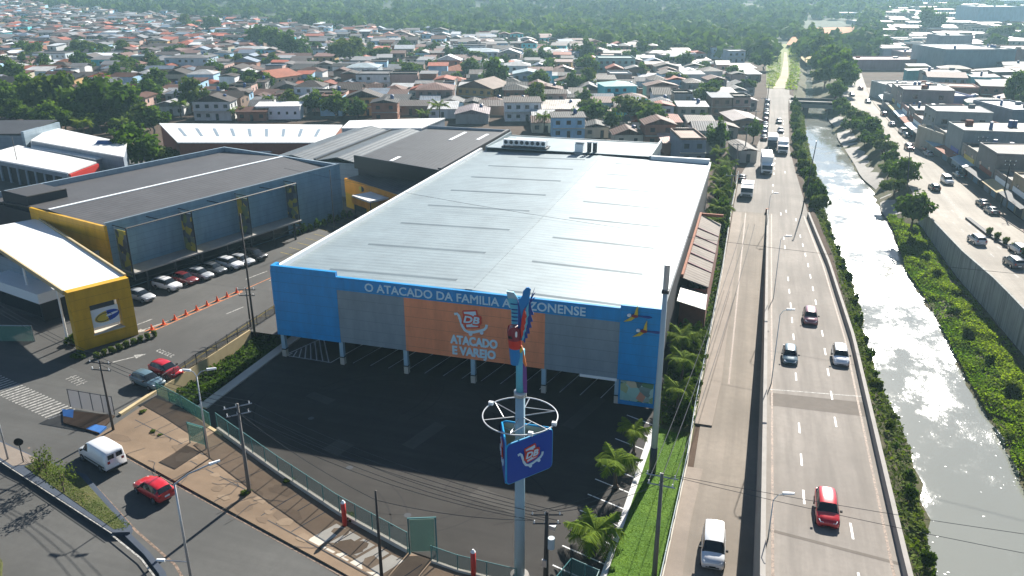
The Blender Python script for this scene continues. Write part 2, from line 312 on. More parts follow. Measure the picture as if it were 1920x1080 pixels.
# canal edges as (y, x): water's left and right edge, bank tops
WL = [(-60, 70.3), (-14, 69.5), (-3, 70.1), (6, 70.5), (12, 70.2), (21, 69.1), (34, 68.7), (44, 69.6), (52, 69.1), (66, 68.8), (79, 68), (100, 67.7), (143, 67.7), (168, 67.3), (199, 67.4), (246, 68.5), (323, 71.9), (460, 77)]
WR = [(-60, 81), (3, 80.5), (12, 80.7), (23, 80.2), (45, 80.1), (57, 79.6), (66, 78.9), (78, 79.5), (92, 80.1), (105, 79.7), (125, 80), (132, 79.2), (155, 77.9), (180, 77.1), (216, 77), (248, 76.7), (299, 74.7), (460, 80)]
BL = [(-60, 66), (-27, 66), (20, 66.4), (60, 66), (85, 64.6), (124, 63), (151, 62.4), (234, 63.6), (256, 64.5), (330, 67), (460, 73)]
BR = [(-60, 89.5), (30, 87.4), (47, 86.3), (61, 85.2), (85, 84.6), (95, 84.3), (110, 85.2), (149, 85.2), (187, 85.5), (223, 84.6), (254, 82.5), (313, 84), (460, 88)]
ys = list(range(-162, 461, 6))
def wob(y, s): return 0.35 * math.sin(y * 0.9 + s) + 0.25 * math.sin(y * 2.3 + s * 2)
mb = MB(); far = [2600, 1900, 1300, 950, 750, 600]
rows = []
for y in ys: rows.append((y, -3200, lerp_tab(BL, y)))
gx = [-3200, -1800, -900, -500, -250, -120, 0]
vs = []
for y in ys: vs.append([(x, y, -0.06) for x in gx] + [(lerp_tab(BL, y), y, -0.06)])
def loft(mb, rows, mi=0):
    k = len(rows[0]); b = len(mb.V)
    for r in rows: mb.V += [tuple(p) for p in r]
    for i in range(len(rows) - 1):
        for j in range(k - 1):
            mb.F.append((b + i * k + j, b + i * k + j + 1, b + (i + 1) * k + j + 1, b + (i + 1) * k + j)); mb.I.append(mi)
loft(mb, vs); tl = struct('ground', mb, M['earth'])
mb = MB(); vs = []
for y in ys: vs.append([(lerp_tab(BR, y), y, -0.06)] + [(x, y, -0.06) for x in (140, 260, 500, 1000, 3000)])
loft(mb, vs); struct('ground_beyond_canal', mb, M['earth'])
mb = MB(); vs = []
fy = [460, 500, 560, 640, 740, 860, 1000, 1200, 1450, 1800, 2300, 3000, 4200]; fx = [-3600, -2400, -1700, -1200, -900, -650, -420, -220, -80, 73, 88, 200, 350, 600, 1000, 1800, 3200]
for y in fy: vs.append([(x, y, -0.06 if y < 540 else hz(x, y)) for x in fx])
loft(mb, vs); struct('terrain', mb, M['forest_floor'])
mb = MB(); vl = []; vr = []
for y in np.arange(-162, 461, 3.0):
    a, b, c, d = lerp_tab(BL, y), lerp_tab(WL, y) + wob(y, 1), lerp_tab(WR, y) + wob(y, 3), lerp_tab(BR, y)
    vl.append([(a, y, -0.06), (a + (b - a) * 0.5, y, -2.2 + wob(y, 5) * 0.4), (b - 0.15, y, -3.7), (b + 2, y, -5.2)])
    w = 1 if y < 94 else 0
    vr.append([(c - 2, y, -5.2), (c + 0.15, y, -3.7), (c + (d - c) * 0.45, y, -2.9 + wob(y, 7) * 0.3 if w else -2.4), (d, y, -2.3 if w else -0.06)])
loft(mb, vl); loft(mb, vr); struct('canal_bank', mb, M['bank_soil'], True)
mb = MB(); mb.poly([(62, -162, -4), (90, -162, -4), (90, 460, -4), (62, 460, -4)]); struct('canal_water', mb, M['water'])
# concrete lining strip of the far right bank
mb = MB(); vs = []
for y in np.arange(100, 236, 6.0): c, d = lerp_tab(WR, y) + 0.3, lerp_tab(BR, y); vs.append([(c + wob(y, 3) - 0.3, y, -3.6), (c + (d - c) * 0.5, y, -2.2)])
loft(mb, vs); struct('bank_lining', mb, M['concrete'])
# street-side sheet: yard of the yellow market, avenue, and the slope between
FE = [(-6, -14.2), (-5.1, -14.6), (-1.2, -15.8), (3.4, -17.9), (14.0, -22.6), (21.8, -25.9), (28.0, -28.0), (32.1, -29.0), (36.5, -29.3), (45, -30.5)]
mb = MB()
mb.poly([(-220, -160, 1.5), (-6, -160, 1.5), (-6, 2.5, 1.5), (-1.6, 2.5, 1.5), (-1.6, 58, 1.5), (-45, 104, 1.5), (-220, 60, 1.5)])
mb.poly([(-6, -160, 1.5), (28, -160, 0), (28, -28, 0)] + [(x, y, zl(x)) for x, y in FE[5::-1]])
mb.poly([(28, -160, 0), (48.2, -160, 0), (48.2, -31, 0), (45, -30.5, 0)] + [(x, y, 0) for x, y in FE[8:5:-1]])
struct('avenue', mb, M['asphalt_avenue'])
mb = MB(); mb.poly([(-40, -6.2, 1.504), (-13.5, -13.6, 1.504), (-7.2, -14.5, 1.504), (-6.1, 2.5, 1.504), (-1.7, 2.6, 1.504), (-1.7, 57, 1.504), (-40, 57, 1.504)]); struct('market_yard', mb, M['asphalt_yard'])
# store lot
mb = MB(); mb.poly([(-0.9, -13.5, 0), (3.4, -17.9, 0), (14, -22.6, 0), (21.8, -25.9, 0), (28, -28, 0), (36.5, -29.3, 0), (44.9, -30.5, 0), (44.9, 16, 0), (-0.9, 16, 0)]); struct('parking_lot', mb, M['asphalt_lot'])
mb = MB(); mb.poly([(-6, -14.2, -0.03), (-1.2, -15.8, -0.03), (-0.9, -13.5, -0.03), (-0.9, 16, -0.03), (-6, 16, -0.03)]); struct('sunken_strip', mb, M['dark_scrub'])
mb = MB(); mb.box(-1.7, -13.4, -0.1, -0.5, 16, 0.14); tag(mb.build('lot_kerb', M['pale_concrete']), kind='structure')
mb = MB()
for y0, y1, x0, x1 in ((-30.5, -4, 44.75, 45.35),): mb.prism([(x0 - 1.1 + 0.2, y0, 0.16), (x0 - 0.5, y0, 0.16), (x1, y1, 0.16), (x0, y1, 0.16)], 0.3)
tag(mb.build('lawn_kerb', M['kerb_white']), kind='structure')
mb = MB(); mb.poly([(44.3, -30.5, 0.1), (48.2, -30.5, 0.1), (48.6, -12, 0.1), (48.9, -5, 0.1), (45.3, -3.6, 0.1)]); struct('lawn', mb, M['lawn'])
mb = MB(); mb.poly([(44.8, -3.6, 0.02), (48.9, -5, 0.02), (49.2, 20, 0.02), (48.9, 82, 0.02), (44.7, 82, 0.02)]); struct('side_strip', mb, M['verge'])
# side road, its walkway, expressway ramp
mb = MB(); mb.poly([(49.6, -157, 0.0), (56.2, -157, 0.0), (56.2, 83, 0.0), (49.2, 83, 0.0), (49.4, 45, 0.0)]); struct('side_road', mb, M['side_road'])
mb = MB(); mb.poly([(48.2, -157, 0.12), (49.65, -157, 0.12), (49.9, -18.2, 0.12), (50.3, -10, 0.12), (48.9, -10, 0.12), (48.3, -30, 0.12)]); mb.prism([(48.9, -1.9, 0.15), (50.6, -1.9, 0.15), (51.0, 8, 0.15), (50.9, 82, 0.15), (49.3, 82, 0.15), (49.2, 46, 0.15), (49.0, 8.6, 0.15)], 0.25); struct('walkway', mb, M['walkway'])
HL = [(-60, 55.0), (-29, 55.0), (83, 55.6)]; HR = [(-60, 64.4), (-27, 64.5), (18, 65.3), (50, 64.8), (85, 63.2)]
mb = MB(); vs = []
for y in np.arange(-157, 86, 4.0): z = zhw(0, y); vs.append([(lerp_tab(HL, y) + 0.35, y, z + 0.012), (lerp_tab(HR, y) - 0.35, y, z + 0.012)])
loft(mb, vs); struct('expressway', mb, M['concrete_road'])
mb = MB(); mb.poly([(49.2, 82.99, 0.008), (63.3, 82.99, 0.008), (61.9, 124, 0.008), (61.2, 151, 0.008), (62.3, 234, 0.008), (63.0, 256, 0.008), (66.5, 256, 0.008), (63.5, 268, 0.008), (63.8, 290, 0.008), (55.0, 288, 0.008), (54.7, 200, 0.008), (53.6, 168, 0.008), (51.4, 134, 0.008), (49.4, 114, 0.008)]); struct('canal_road', mb, M['concrete_road'])
# right bank road (climbs on its retaining wall), pavement along the shops
mb = MB(); vs = []
for y in list(np.arange(-155, 100, 5.0)) + [112, 130, 149, 187, 223, 254, 313, 380]: z = zrr(0, y) + 0.01; vs.append([(lerp_tab(BR, y) + 0.1, y, z), (lerp_tab([(-30, 106), (60, 100.5), (87, 98.4), (107, 97.6), (135, 96.2), (156, 94.2), (183, 92.7), (250, 92.6), (300, 95), (380, 100)], y), y, z)])
loft(mb, vs); struct('right_bank_road', mb, M['right_road'])
mb = MB(); vs = []
for y in list(np.arange(-155, 100, 5.0)) + [107, 135, 156, 183, 250, 300]: z = zrr(0, y); x = lerp_tab([(-30, 106), (60, 100.5), (87, 98.4), (107, 97.6), (135, 96.2), (156, 94.2), (183, 92.7), (250, 92.6), (300, 95)], y); vs.append([(x - 0.05, y, z - 0.1), (x - 0.05, y, z + 0.14), (x + 3, y, z + 0.14)])
loft(mb, vs); struct('shop_pavement', mb, M['walkway'])
# green strip and track beyond the road end, bare earth works
mb = MB(); mb.poly([(54.5, 288, 0.05), (64.5, 290, 0.05), (69, 330, 0.05), (72, 420, 0.05), (76, 520, 0.05), (66, 560, 0.05), (57, 516, 0.05), (54, 400, 0.05)]); struct('field', mb, M['field'])
mb = MB(); mb.poly([(57, 286, 0.09), (62, 289, 0.09), (64.5, 340, 0.09), (65.5, 416, 0.09), (66, 480, 0.09), (64.5, 480, 0.09), (63.2, 416, 0.09), (61, 340, 0.09)]); struct('dirt_path', mb, M['sand_path'])
mb = MB(); mb.poly([tuple(G(x, y_, lambda X, Y: hz(X, Y) + 2.2)) for x, y_ in ((1474, 84), (1492, 60), (1530, 52), (1606, 50), (1596, 60), (1560, 66), (1536, 78), (1500, 86))]); struct('bare_earth', mb, M['orange_earth'])
# ---- painted markings
def stripe(mb, a, b, w, z=0.004, mi=0, zf=None):
    a = Vector(a); b = Vector(b); d = (b - a).normalized(); n = Vector((-d.y, d.x)) * (w / 2)
    mb.poly([(p.x, p.y, (zf(p.x, p.y) if zf else 0) + z) for p in (a - n, b - n, b + n, a + n)][::1], mi)
mb = MB()
for f in (1 / 3, 2 / 3):
    y = -154 + f * 7
    while y < 200:
        xl = lerp_tab(HL, y) if y < 83 else lerp_tab([(83, 53.5), (134, 55), (200, 56.5)], y); xr = lerp_tab(HR, y) if y < 83 else 62
        x = xl + (xr - xl) * f
        if rnd.random() > (0.12 if y < 70 else 0.5): stripe(mb, (x, y), (x, y + 2.1), 0.16, 0.02, 0, zhw)
        y += 6.0
struct('lane_markings', mb, M['white_paint'])
mb = MB(); vs1 = []; vs2 = []
for y in np.arange(-157, 84, 4.0):
    z = zhw(0, y) + 0.02; a, b = lerp_tab(HL, y), lerp_tab(HR, y); vs1.append([(a + 0.75, y, z), (a + 0.95, y, z)]); vs2.append([(b - 1.0, y, z), (b - 0.8, y, z)])
loft(mb, vs1); loft(mb, vs2); mb.poly([(51.7, 8, 0.006), (51.9, 8, 0.006), (51.75, 82, 0.006), (51.55, 82, 0.006)]); struct('edge_markings', mb, M['pink_line'])
mb = MB(); z = zhw
mb.poly([(55.8, -2.6, z(0, -2.6) + .018), (64.6, -2.2, z(0, -2.2) + .018), (64.7, 1.0, z(0, 1) + .018), (55.8, 0.4, z(0, .4) + .018)]); struct('road_patch', mb, M['road_patch'])
mb = MB(); stripe(mb, (55.8, 1.2), (64.6, 2.4), 0.14, 0.022, 0, zhw); struct('joint_marking', mb, M['worn_paint'])
mb = MB(); stripe(mb, (55.6, -20.8 - 3.2), (64.4, -22.4 - 3), 0.35, 0.02, 0, zhw); struct('tar_joint_marking', mb, M['road_patch'])
mb = MB()
for (x0, y0), (x1, y1), n in (((87.8, 96), (91.5, 30), 12), ((90.3, 96), (94.2, 30), 12), ((93.2, 150), (88.8, 225), 8)):
    for i in range(n):
        f = i / n; x = x0 + (x1 - x0) * f; y = y0 + (y1 - y0) * f; stripe(mb, (x, y), (x + (x1 - x0) / n * .34, y + (y1 - y0) / n * .34), 0.15, 0.02, 0, zrr)
for i in range(22): y = 92 + i * 1.05; stripe(mb, (91.2 - i * .03, y), (92.1 - i * .03, y - 0.9), 0.16, 0.022, 0, zrr)
struct('right_bank_markings', mb, M['worn_paint'])
# lot bays: right row and the row under the store
mb = MB()
for i in range(11): y = -27.5 + i * 2.45; stripe(mb, (40.2 + 0.18 * i, y + 1.0), (44.2 + 0.08 * i, y - 0.3), 0.13)
for i in range(15):
    x = 9.2 + i * 2.27
    stripe(mb, (x, 0.8), (x + 1.3, 6.0), 0.1)
stripe(mb, (9, 6.0), (42, 6.0), 0.1)
for a, b in (((0.3, 0.4), (6.6, 0.2)), ((6.6, 0.2), (8.0, 6.2)), ((0.3, 0.4), (2.3, 6.4))): stripe(mb, a, b, 0.12)
for i in range(8): stripe(mb, (0.7 + i * .8, 0.42 - i * .02), (0.9 + i * 0.2, 1.2 + i * 0.72), 0.12)
struct('bay_markings', mb, M['lot_paint'])
# yard markings
Z1 = 1.51
mb = MB()
for (a, b) in (((-20.9, -1.6), (-19.9, 2.2)), ((-17.0, 18.5), (-16.0, 22.5)), ((-13.4, 19), (-12.6, 22.5)), ((-11.8, 6.4), (-11.1, 9.2))): stripe(mb, a, b, 0.2, Z1)
def arrow(mb, tail, tip, w=0.22, z=Z1):
    a = Vector(tail); b = Vector(tip); d = (b - a).normalized(); n = Vector((-d.y, d.x)); c = b - d * 1.3
    stripe(mb, a, c, w, z); p = [c - n * 0.55, b, c + n * 0.55]; mb.poly([(q.x, q.y, z) for q in p])
arrow(mb, (-17.2, 3.2), (-19.0, -2.2)); arrow(mb, (-15.6, -9.6), (-13.4, -6.6))
# worn lettering painted across the lane, too worn to read
for i, (w, h) in enumerate(((.32, .9), (.42, .9), (.3, .8), (.4, .9), (.25, .7), (.35, .85))):
    for j in range(2): stripe(mb, (-12.9 + i * .5, -5.6 - i * .16 + j * .5), (-12.9 + i * .5 + w, -5.75 - i * .16 + j * .5), .16, Z1)
    stripe(mb, (-12.85 + i * .5, -5.6 - i * .16), (-12.8 + i * .5, -5.0 - i * .16), .13, Z1)
for i in range(5):
    stripe(mb, (-17.4 + i * .55, -14.5 - i * .2), (-17.0 + i * .55, -13.4 - i * .2), .14, Z1); stripe(mb, (-17.4 + i * .55, -13.8 - i * .2), (-16.95 + i * .55, -13.95 - i * .2), .14, Z1)
# zebra
for i in range(26):
    f = i / 25; x = -26.5 + 14.6 * f; y = -16.6 - 4.0 * f; stripe(mb, (x - .45, y - 1.3), (x + .5, y + 1.1), 0.24, Z1)
struct('yard_markings', mb, M['worn_paint'])
mb = MB(); stripe(mb, (-7.1, -12.5), (-7.4, 15), 0.16, Z1)
for i in range(8): y = -6 + i * 2.6; stripe(mb, (-7.2, y), (-6.1, y + .5), 0.1, Z1)
for i in range(9): y = 27 + i * 2.6; stripe(mb, (-15.5, y + 3), (-19, y + 4), 0.12, Z1)
stripe(mb, (-9.8, 20), (-6, 40), .14, Z1)
struct('yellow_markings', mb, M['yellow_paint'])
mb = MB(); stripe(mb, (-18.1, -1.3), (-15.3, 14.2), .14, Z1); stripe(mb, (-17.3, -1.6), (-14.5, 13.9), .14, Z1)
for i in range(9): f = i / 8.5; stripe(mb, (-18 + 2.7 * f, -.9 + 15 * f), (-17.0 + 2.7 * f, -.1 + 15 * f), .2, Z1 + .002)
stripe(mb, (-14.9, 14), (-12.5, 28), .14, Z1); struct('orange_divider_markings', mb, M['orange_line'])
mb = MB()
d = Vector((0.946, -0.325))
for s in (0, 14): p = Vector((-5, -37.5)) + d * s; stripe(mb, p, p + d * 2.2, .15, .006, 0, zl)
stripe(mb, (-30, -22.9), (-12, -22.9 - 5.2), .12, .006, 0, zl); stripe(mb, (-6.5, -38), (-12, -36), .15, .006, 0, zl)
struct('avenue_markings', mb, M['worn_paint'])
# sidewalk in front of the lot, as a raised slab with joints
cu = [(-11.9, -20.6), (-10.6, -21.9), (-1.2, -24.6), (12.4, -28.5), (23.4, -31.6), (30, -33.6), (48, -38.5)]
fe = [(-6.6, -19.3), (-5.6, -15.2), (-1.2, -16.1), (3.4, -18.2), (14, -22.9), (21.8, -26.2), (30, -28.9), (48, -31.3)]
mb = MB()
top = [(x, y, zl(x) + .13) for x, y in cu[2:]] ; bot = [(x, y, zl(x) + .13) for x, y in fe[1:]]
xs = [-5.2, -1.2, 3.4, 8, 12.4, 14, 18, 21.8, 23.4, 28, 34, 44.8]
ct = [(a, b) for a, b in cu]; ft = [(a, b) for a, b in fe]
vs = [[(x, lerp_tab(ct, x), zl(x) - .1), (x, lerp_tab(ct, x), zl(x) + .13), (x, lerp_tab(ft, x), zl(x) + .13)] for x in xs]
loft(mb, vs); struct('sidewalk', mb, M['pavement'])
mb = MB()
for x in (15.5, 17.2, 18.9, 22.4, 24, 25.6, 27.2, 29): stripe(mb, (x + .3, lerp_tab(ct, x) + 1.0), (x + 1.6, lerp_tab(ft, x + 1.6) - .5), .1, .138, 0, zl)
for x in (-3, 0, 2.5, 5, 8, 11): stripe(mb, (x, lerp_tab(ct, x) + 3.2), (x + 1.5, lerp_tab(ft, x + 1.5) - .2), .07, .138, 0, zl)
for x0, x1, o in ((5, 14, 2.8), (16.5, 29, 1.0), (-4, 6, 4.2)): stripe(mb, (x0, lerp_tab(ct, x0) + o), (x1, lerp_tab(ct, x1) + o), .09, .138, 0, zl)
struct('pavement_joint_markings', mb, M['dark_wall'])
mb = MB()
for i in range(5): x = 20.9 + i * 1.45; mb.poly([(x, lerp_tab(ct, x) + 1.15, zl(x) + .135), (x + 1.2, lerp_tab(ct, x + 1.2) + 1.15, zl(x + 1.2) + .135), (x + 2.4, lerp_tab(ft, x + 2.4) - .9, zl(x + 2.4) + .135), (x + 1.2, lerp_tab(ft, x + 1.2) - .9, zl(x + 1.2) + .135)])
struct('pale_pavement_slabs', mb, M['pale_concrete'])
mb = MB(); pq = random.Random(6)
for i in range(26):
    x = pq.uniform(-4, 30); a, b = lerp_tab(ct, x), lerp_tab(ft, x); y = a + (b - a) * pq.uniform(.1, .85); n = 7; r0 = pq.uniform(.3, 1.3)
    P_ = [(x + r0 * pq.uniform(.6, 1.3) * math.cos(k * 6.283 / n), y + r0 * .7 * pq.uniform(.6, 1.3) * math.sin(k * 6.283 / n)) for k in range(n)]; mb.poly([(a_, b_, zl(a_) + .136 + i * .0006) for a_, b_ in P_], i % 2)
struct('sidewalk_patch_surface', mb, [M['pavement_light'], M['pavement_dark']])
mb = MB()
for i in range(14):
    p = Vector((pq.uniform(-3, 26), 0)); p.y = lerp_tab(ct, p.x) + pq.uniform(.4, 4); a = pq.uniform(0, 6.28)
    for k in range(5): q_ = p + Vector((math.cos(a), math.sin(a))) * pq.uniform(.3, .9); stripe(mb, p, q_, .05, .165, 0, zl); p = q_; a += pq.uniform(-.9, .9)
struct('sidewalk_crack_markings', mb, M['dark_wall'])
# worn traces on the lot: skid arcs, repairs, drain covers
mb = MB()
for i in range(16):
    c_ = Vector((pq.uniform(6, 38), pq.uniform(-30, -4))); R0 = pq.uniform(5, 11); a0 = pq.uniform(0, 6.28)
    for off_ in (0, 1.45):
        for k in range(9): a, b = a0 + k * .1, a0 + (k + 1) * .1; p, q_ = c_ + Vector((math.cos(a), math.sin(a))) * (R0 + off_), c_ + Vector((math.cos(b), math.sin(b))) * (R0 + off_); (p.y > lerp_tab(ft, p.x) + 1 and q_.y > lerp_tab(ft, q_.x) + 1 and -0.3 < p.x < 44 and p.y < 14) and stripe(mb, p, q_, .16, .003)
struct('tyre_markings', mb, M['asphalt_dark'])
mb = MB()
for x, y, w, h in ((8, -8, 3.2, 1.2), (22, -14, 1.4, 5), (31, -20, 4.5, 1.6), (15, -17, 2, 2.2), (36, -6, 1.3, 7), (27, -5, 5, 1.1)): mb.poly([(x, y, .0055), (x + w, y - .3 * w, .0055), (x + w + .3 * h, y - .3 * w + h, .0055), (x + .3 * h, y + h, .0055)])
struct('lot_patch_surface', mb, M['asphalt_patch'])
mb = MB()
for x, y in ((19, -19), (33, -12), (11, -12), (27, -24)): mb.poly([(x + .32 * math.cos(k * .524), y + .32 * math.sin(k * .524), .008) for k in range(12)])
struct('drain_cover_surface', mb, M['dark_metal'])
# corner island between the zebra and the sidewalk
mb = MB(); mb.prism([(-12.3, -20.2, 1.66), (-10.2, -22.2, 1.66), (-5.5, -22.8, 1.66), (-6.4, -19.6, 1.66)], .25); struct('corner_pavement', mb, M['earth'])
mb = MB(); mb.prism([(-12.35, -20.15, 1.67), (-11.2, -21.2, 1.67), (-10.0, -21.2, 1.67), (-11.2, -19.85, 1.67)], .2); mb.prism([(-7.2, -22.5, 1.67), (-5.4, -22.75, 1.67), (-5.6, -21.6, 1.67), (-7.0, -21.6, 1.67)], .2); struct('blue_kerb_ramp_markings', mb, M['curb_paint_blue'])
# planted median of the avenue
mb = MB(); mp = [(-14, -28.2), (-8.2, -30.1), (6.4, -34.4), (7.6, -33.9), (7.3, -33.3), (-1.2, -28.9), (-8, -28.0), (-14, -26.6)]
mb.prism([(x, y, zl(x) + .42) for x, y in mp], .6); struct('median_kerb', mb, M['kerb_blue'])
mb = MB(); mg = [(-7.2, -29.6), (6.2, -34.05), (6.9, -33.5), (-1.7, -29.15), (-6, -28.4)]
mb.poly([(x, y, zl(x) + .427) for x, y in mg]); mb.poly([(x, y, zl(x) + .425) for x, y in [(-14, -28.0), (-8.2, -29.9), (-7.3, -29.4), (-6.6, -28.4), (-14, -26.8)]], 1); struct('median_verge', mb, [M['verge'], M['walkway']])
mb = MB(); pts = [(-14, -28.3), (-8.2, -30.2), (6.4, -34.5), (10.4, -36.0), (13.2, -37.6), (16, -40)]
for a, b in zip(pts, pts[1:]): stripe(mb, a, b, .09 if b[0] < 7 else .14, .43 if b[0] < 7 else .25, 0, zl)
struct('median_edge_markings', mb, M['worn_paint'])
mb = MB(); pts = [(7.3, -34.2), (10.2, -35.5), (12.7, -36.9), (15.5, -39.5)]
mb.prism([(x, y, zl(x) + .24) for x, y in pts] + [(x + .35, y + .3, zl(x) + .24) for x, y in pts[::-1]], .4); struct('median_tail_kerb', mb, M['kerb_blue'])
mb = MB()
for a, b in zip([(-10, -26.6), (-1, -28.9), (7.5, -33.2), (13, -35.5)], [(-1, -28.9), (7.5, -33.2), (13, -35.5), (18, -39)]): stripe(mb, a, b, .2, .006, 0, zl)
for a, b in zip(cu[1:], cu[2:]): stripe(mb, (a[0], a[1] - .25), (b[0], b[1] - .25), .14, .006, 0, zl)
struct('kerb_edge_markings', mb, M['pink_line'])
mb = MB(); mb.prism([(-4, -40, 1.6), (3.0, -41.6, 1.4), (1.0, -39.6, 1.5), (-4, -37.6, 1.7)], .3); struct('corner_verge', mb, M['verge'])
# ---------------------------------------------------------------- lettering
def letters(name, text, m, parent, x0, x1, z0, h, y, bold=0.02, th=0.06, shear=0.0, M4=None):
    """raised letters standing on a wall: text fitted between x0 and x1, capitals h tall, face towards -y"""
    cu_ = bpy.data.curves.new(name, 'FONT'); cu_.body = text; cu_.size = 1.0; cu_.extrude = 0.0; cu_.offset = 0; cu_.shear = shear; cu_.resolution_u = 3
    o = bpy.data.objects.new(name, cu_); COL.objects.link(o); dg = bpy.context.evaluated_depsgraph_get()
    me = bpy.data.meshes.new_from_object(o.evaluated_get(dg)); bpy.data.objects.remove(o)
    bm = bmesh.new(); bm.from_mesh(me)
    ex = bmesh.ops.extrude_face_region(bm, geom=bm.faces[:]); vs_ = [v for v in ex['geom'] if isinstance(v, bmesh.types.BMVert)]
    for v in vs_: v.co.z = -1
    xs_ = [v.co.x for v in bm.verts]; ys_ = [v.co.y for v in bm.verts]; a, b, c, d = min(xs_), max(xs_), min(ys_), max(ys_)
    cap = 0.729 if '\n' not in text else d - c
    hb_ = bold * h / .73
    for v in bm.verts:
        X = x0 + (v.co.x - a) / (b - a) * (x1 - x0); Z = z0 + v.co.y / cap * h if '\n' not in text else z0 + (v.co.y - c) / cap * h
        Y = y - (th if v.co.z > -0.5 else 0.0); p = Vector((X, Y, Z)); v.co = M4 @ p if M4 is not None else p
    bm.to_mesh(me); bm.free()
    # weight: the same outline set again a hair aside, each copy 3 mm prouder than the last
    V0 = [v.co.copy() for v in me.vertices]; F0 = [tuple(p.vertices) for p in me.polygons]; mb = MB(); R3 = M4.to_3x3() if M4 is not None else Matrix.Identity(3)
    for k, (dx, dz) in enumerate(((0, 0), (1, 1), (-1, 1), (1, -1), (-1, -1), (1.2, 0), (-1.2, 0), (0, 1.2), (0, -1.2))): mb.add([v + R3 @ Vector((dx * hb_, -.003 * k, dz * hb_)) for v in V0], F0)
    bpy.data.meshes.remove(me)
    return mb.build(name, m, parent)
def ribbon(pts, w):
    """outline of a bent flat bar of width w (2D)"""
    L = []; Rr = []; n = len(pts)
    for i, p in enumerate(pts):
        a = Vector(pts[max(i - 1, 0)]); b = Vector(pts[min(i + 1, n - 1)]); d = (b - a).normalized(); q = Vector((-d.y, d.x)) * w / 2; p = Vector(p); L.append(tuple(p + q)); Rr.append(tuple(p - q))
    return L + Rr[::-1]
def xz_plate(mb, pts, y0, y1, mi=0, M4=None):
    n = len(pts); v = [Vector((a, y0, b)) for a, b in pts] + [Vector((a, y1, b)) for a, b in pts]
    if M4 is not None: v = [M4 @ p for p in v]
    return mb.add(v, [tuple(range(n)), tuple(reversed(range(n, 2 * n)))] + [(i, n + i, n + (i + 1) % n, (i + 1) % n) for i in range(n)], mi)
def rr_outline(x0, z0, x1, z1, r, n=4):
    P = []
    for cx, cz, a0 in ((x1 - r, z1 - r, 0), (x0 + r, z1 - r, 90), (x0 + r, z0 + r, 180), (x1 - r, z0 + r, 270)):
        for k in range(n + 1): a = R(a0 + 90 * k / n); P.append((cx + r * math.cos(a), cz + r * math.sin(a)))
    return P
def cart_logo(parent, cx, cz, s, y, M4=None):
    """tilted card with the two letters, riding in a shopping trolley drawn as one bent line"""
    def T(p, rot=9): a = R(rot); return (cx + s * (p[0] * math.cos(a) - p[1] * math.sin(a)), cz + s * (p[0] * math.sin(a) + p[1] * math.cos(a)))
    mb = MB(); xz_plate(mb, [T(p) for p in rr_outline(-.56, -.50, .66, 1.0, .1)], y - .05, y, 0, M4); mb.build('logo_card_border', M['sign_red'], parent)
    mb = MB(); xz_plate(mb, [T(p) for p in [(-.43, .50), (.53, .50), (.53, .88), (-.43, .88)]], y - .07, y - .045, 0, M4); xz_plate(mb, [T(p) for p in [(-.43, -.38), (.53, -.38), (.53, -.02), (-.43, -.02)]], y - .07, y - .045, 0, M4); mb.build('logo_card', M['letter_shade_blue'], parent)
    letters('logo_letters_outline', 'DB', M['sign_red'], parent, cx - .66 * s, cx + .78 * s, cz - .10 * s, .70 * s, y - .05, .09, .05, .2, M4)
    letters('logo_letters', 'DB', M['letter_shade_blue'], parent, cx - .57 * s, cx + .68 * s, cz - .03 * s, .56 * s, y - .09, .03, .04, .2, M4)
    pts = [(-1.35, .52), (-1.12, .58), (-.98, .44), (-.86, .05), (-.72, -.4), (-.52, -.72), (-.22, -.84), (.2, -.80), (.72, -.62), (1.05, -.48), (1.22, -.28), (1.26, -.05)]
    mb = MB(); xz_plate(mb, [(cx + s * a, cz + s * b) for a, b in ribbon(pts, .2)], y - .06, y, 0, M4)
    mb.build('logo_trolley', M['letter_shade_blue'], parent)
    for wx, wz in ((-.05, -.98), (.85, -.76)):
        mb = MB(); xz_plate(mb, [(cx + s * (wx + .15 * math.cos(k * math.pi / 6)), cz + s * (wz + .15 * math.sin(k * math.pi / 6))) for k in range(12)], y - .08, y, 0, M4); mb.build('logo_wheel', M['letter_shade_blue'], parent)
# ---------------------------------------------------------------- the store
st = thing('wholesale_store', 'huge wholesale store with blue, grey and orange front and vast pale metal roof', 'store')
W, D, EV, RG = 44.7, 75.0, 10.55, 11.05
def zroof(x): return EV + (RG - EV) * (1 - abs(x - 24.0) / 24.0)
mb = MB()
for x0, x1, z1 in ((0.25, 16, 3.2), ): pass
mb.box(0.3, 16, 0, 44.4, 16.3, 10.4); mb.box(0.3, 16.3, 0, 0.6, D, 10.3); mb.box(44.1, 0.6, 3.0, 44.4, 16, 10.3); mb.box(44.1, 16.3, 0, 44.4, D, 10.3); mb.box(0.6, D - .3, 0, 44.1, D, 10.3); mb.box(0.3, .6, 3.0, .6, 16, 10.3)
mb.build('wall', M['dark_wall'], st)
mb = MB(); mb.box(0.6, 0.5, 3.02, 44.1, 16, 3.2); mb.build('soffit', M['dark_wall'], st)
for n_, (x0, x1, z0, z1, mm) in dict(p0=(0.0, 8.3, 2.9, 11.55, 'blue_panel'), p1=(8.3, 16.5, 3.0, 9.45, 'grey_panel'), p2=(16.5, 32.6, 3.0, 9.45, 'orange_panel'), p3=(32.6, 40.5, 3.0, 9.45, 'grey_panel'), p4=(40.5, 44.7, 2.95, 11.35, 'blue_panel')).items():
    e = .03 if mm == 'blue_panel' else 0; mb = MB(); mb.box(x0, -e, z0, x1 - .004, 0.4, z1); mb.build('facade_panel', M[mm], st)
mb = MB(); mb.box(8.3, -.02, 9.455, 40.49, 0.4, 11.0); mb.build('fascia_band', M['blue_panel'], st)
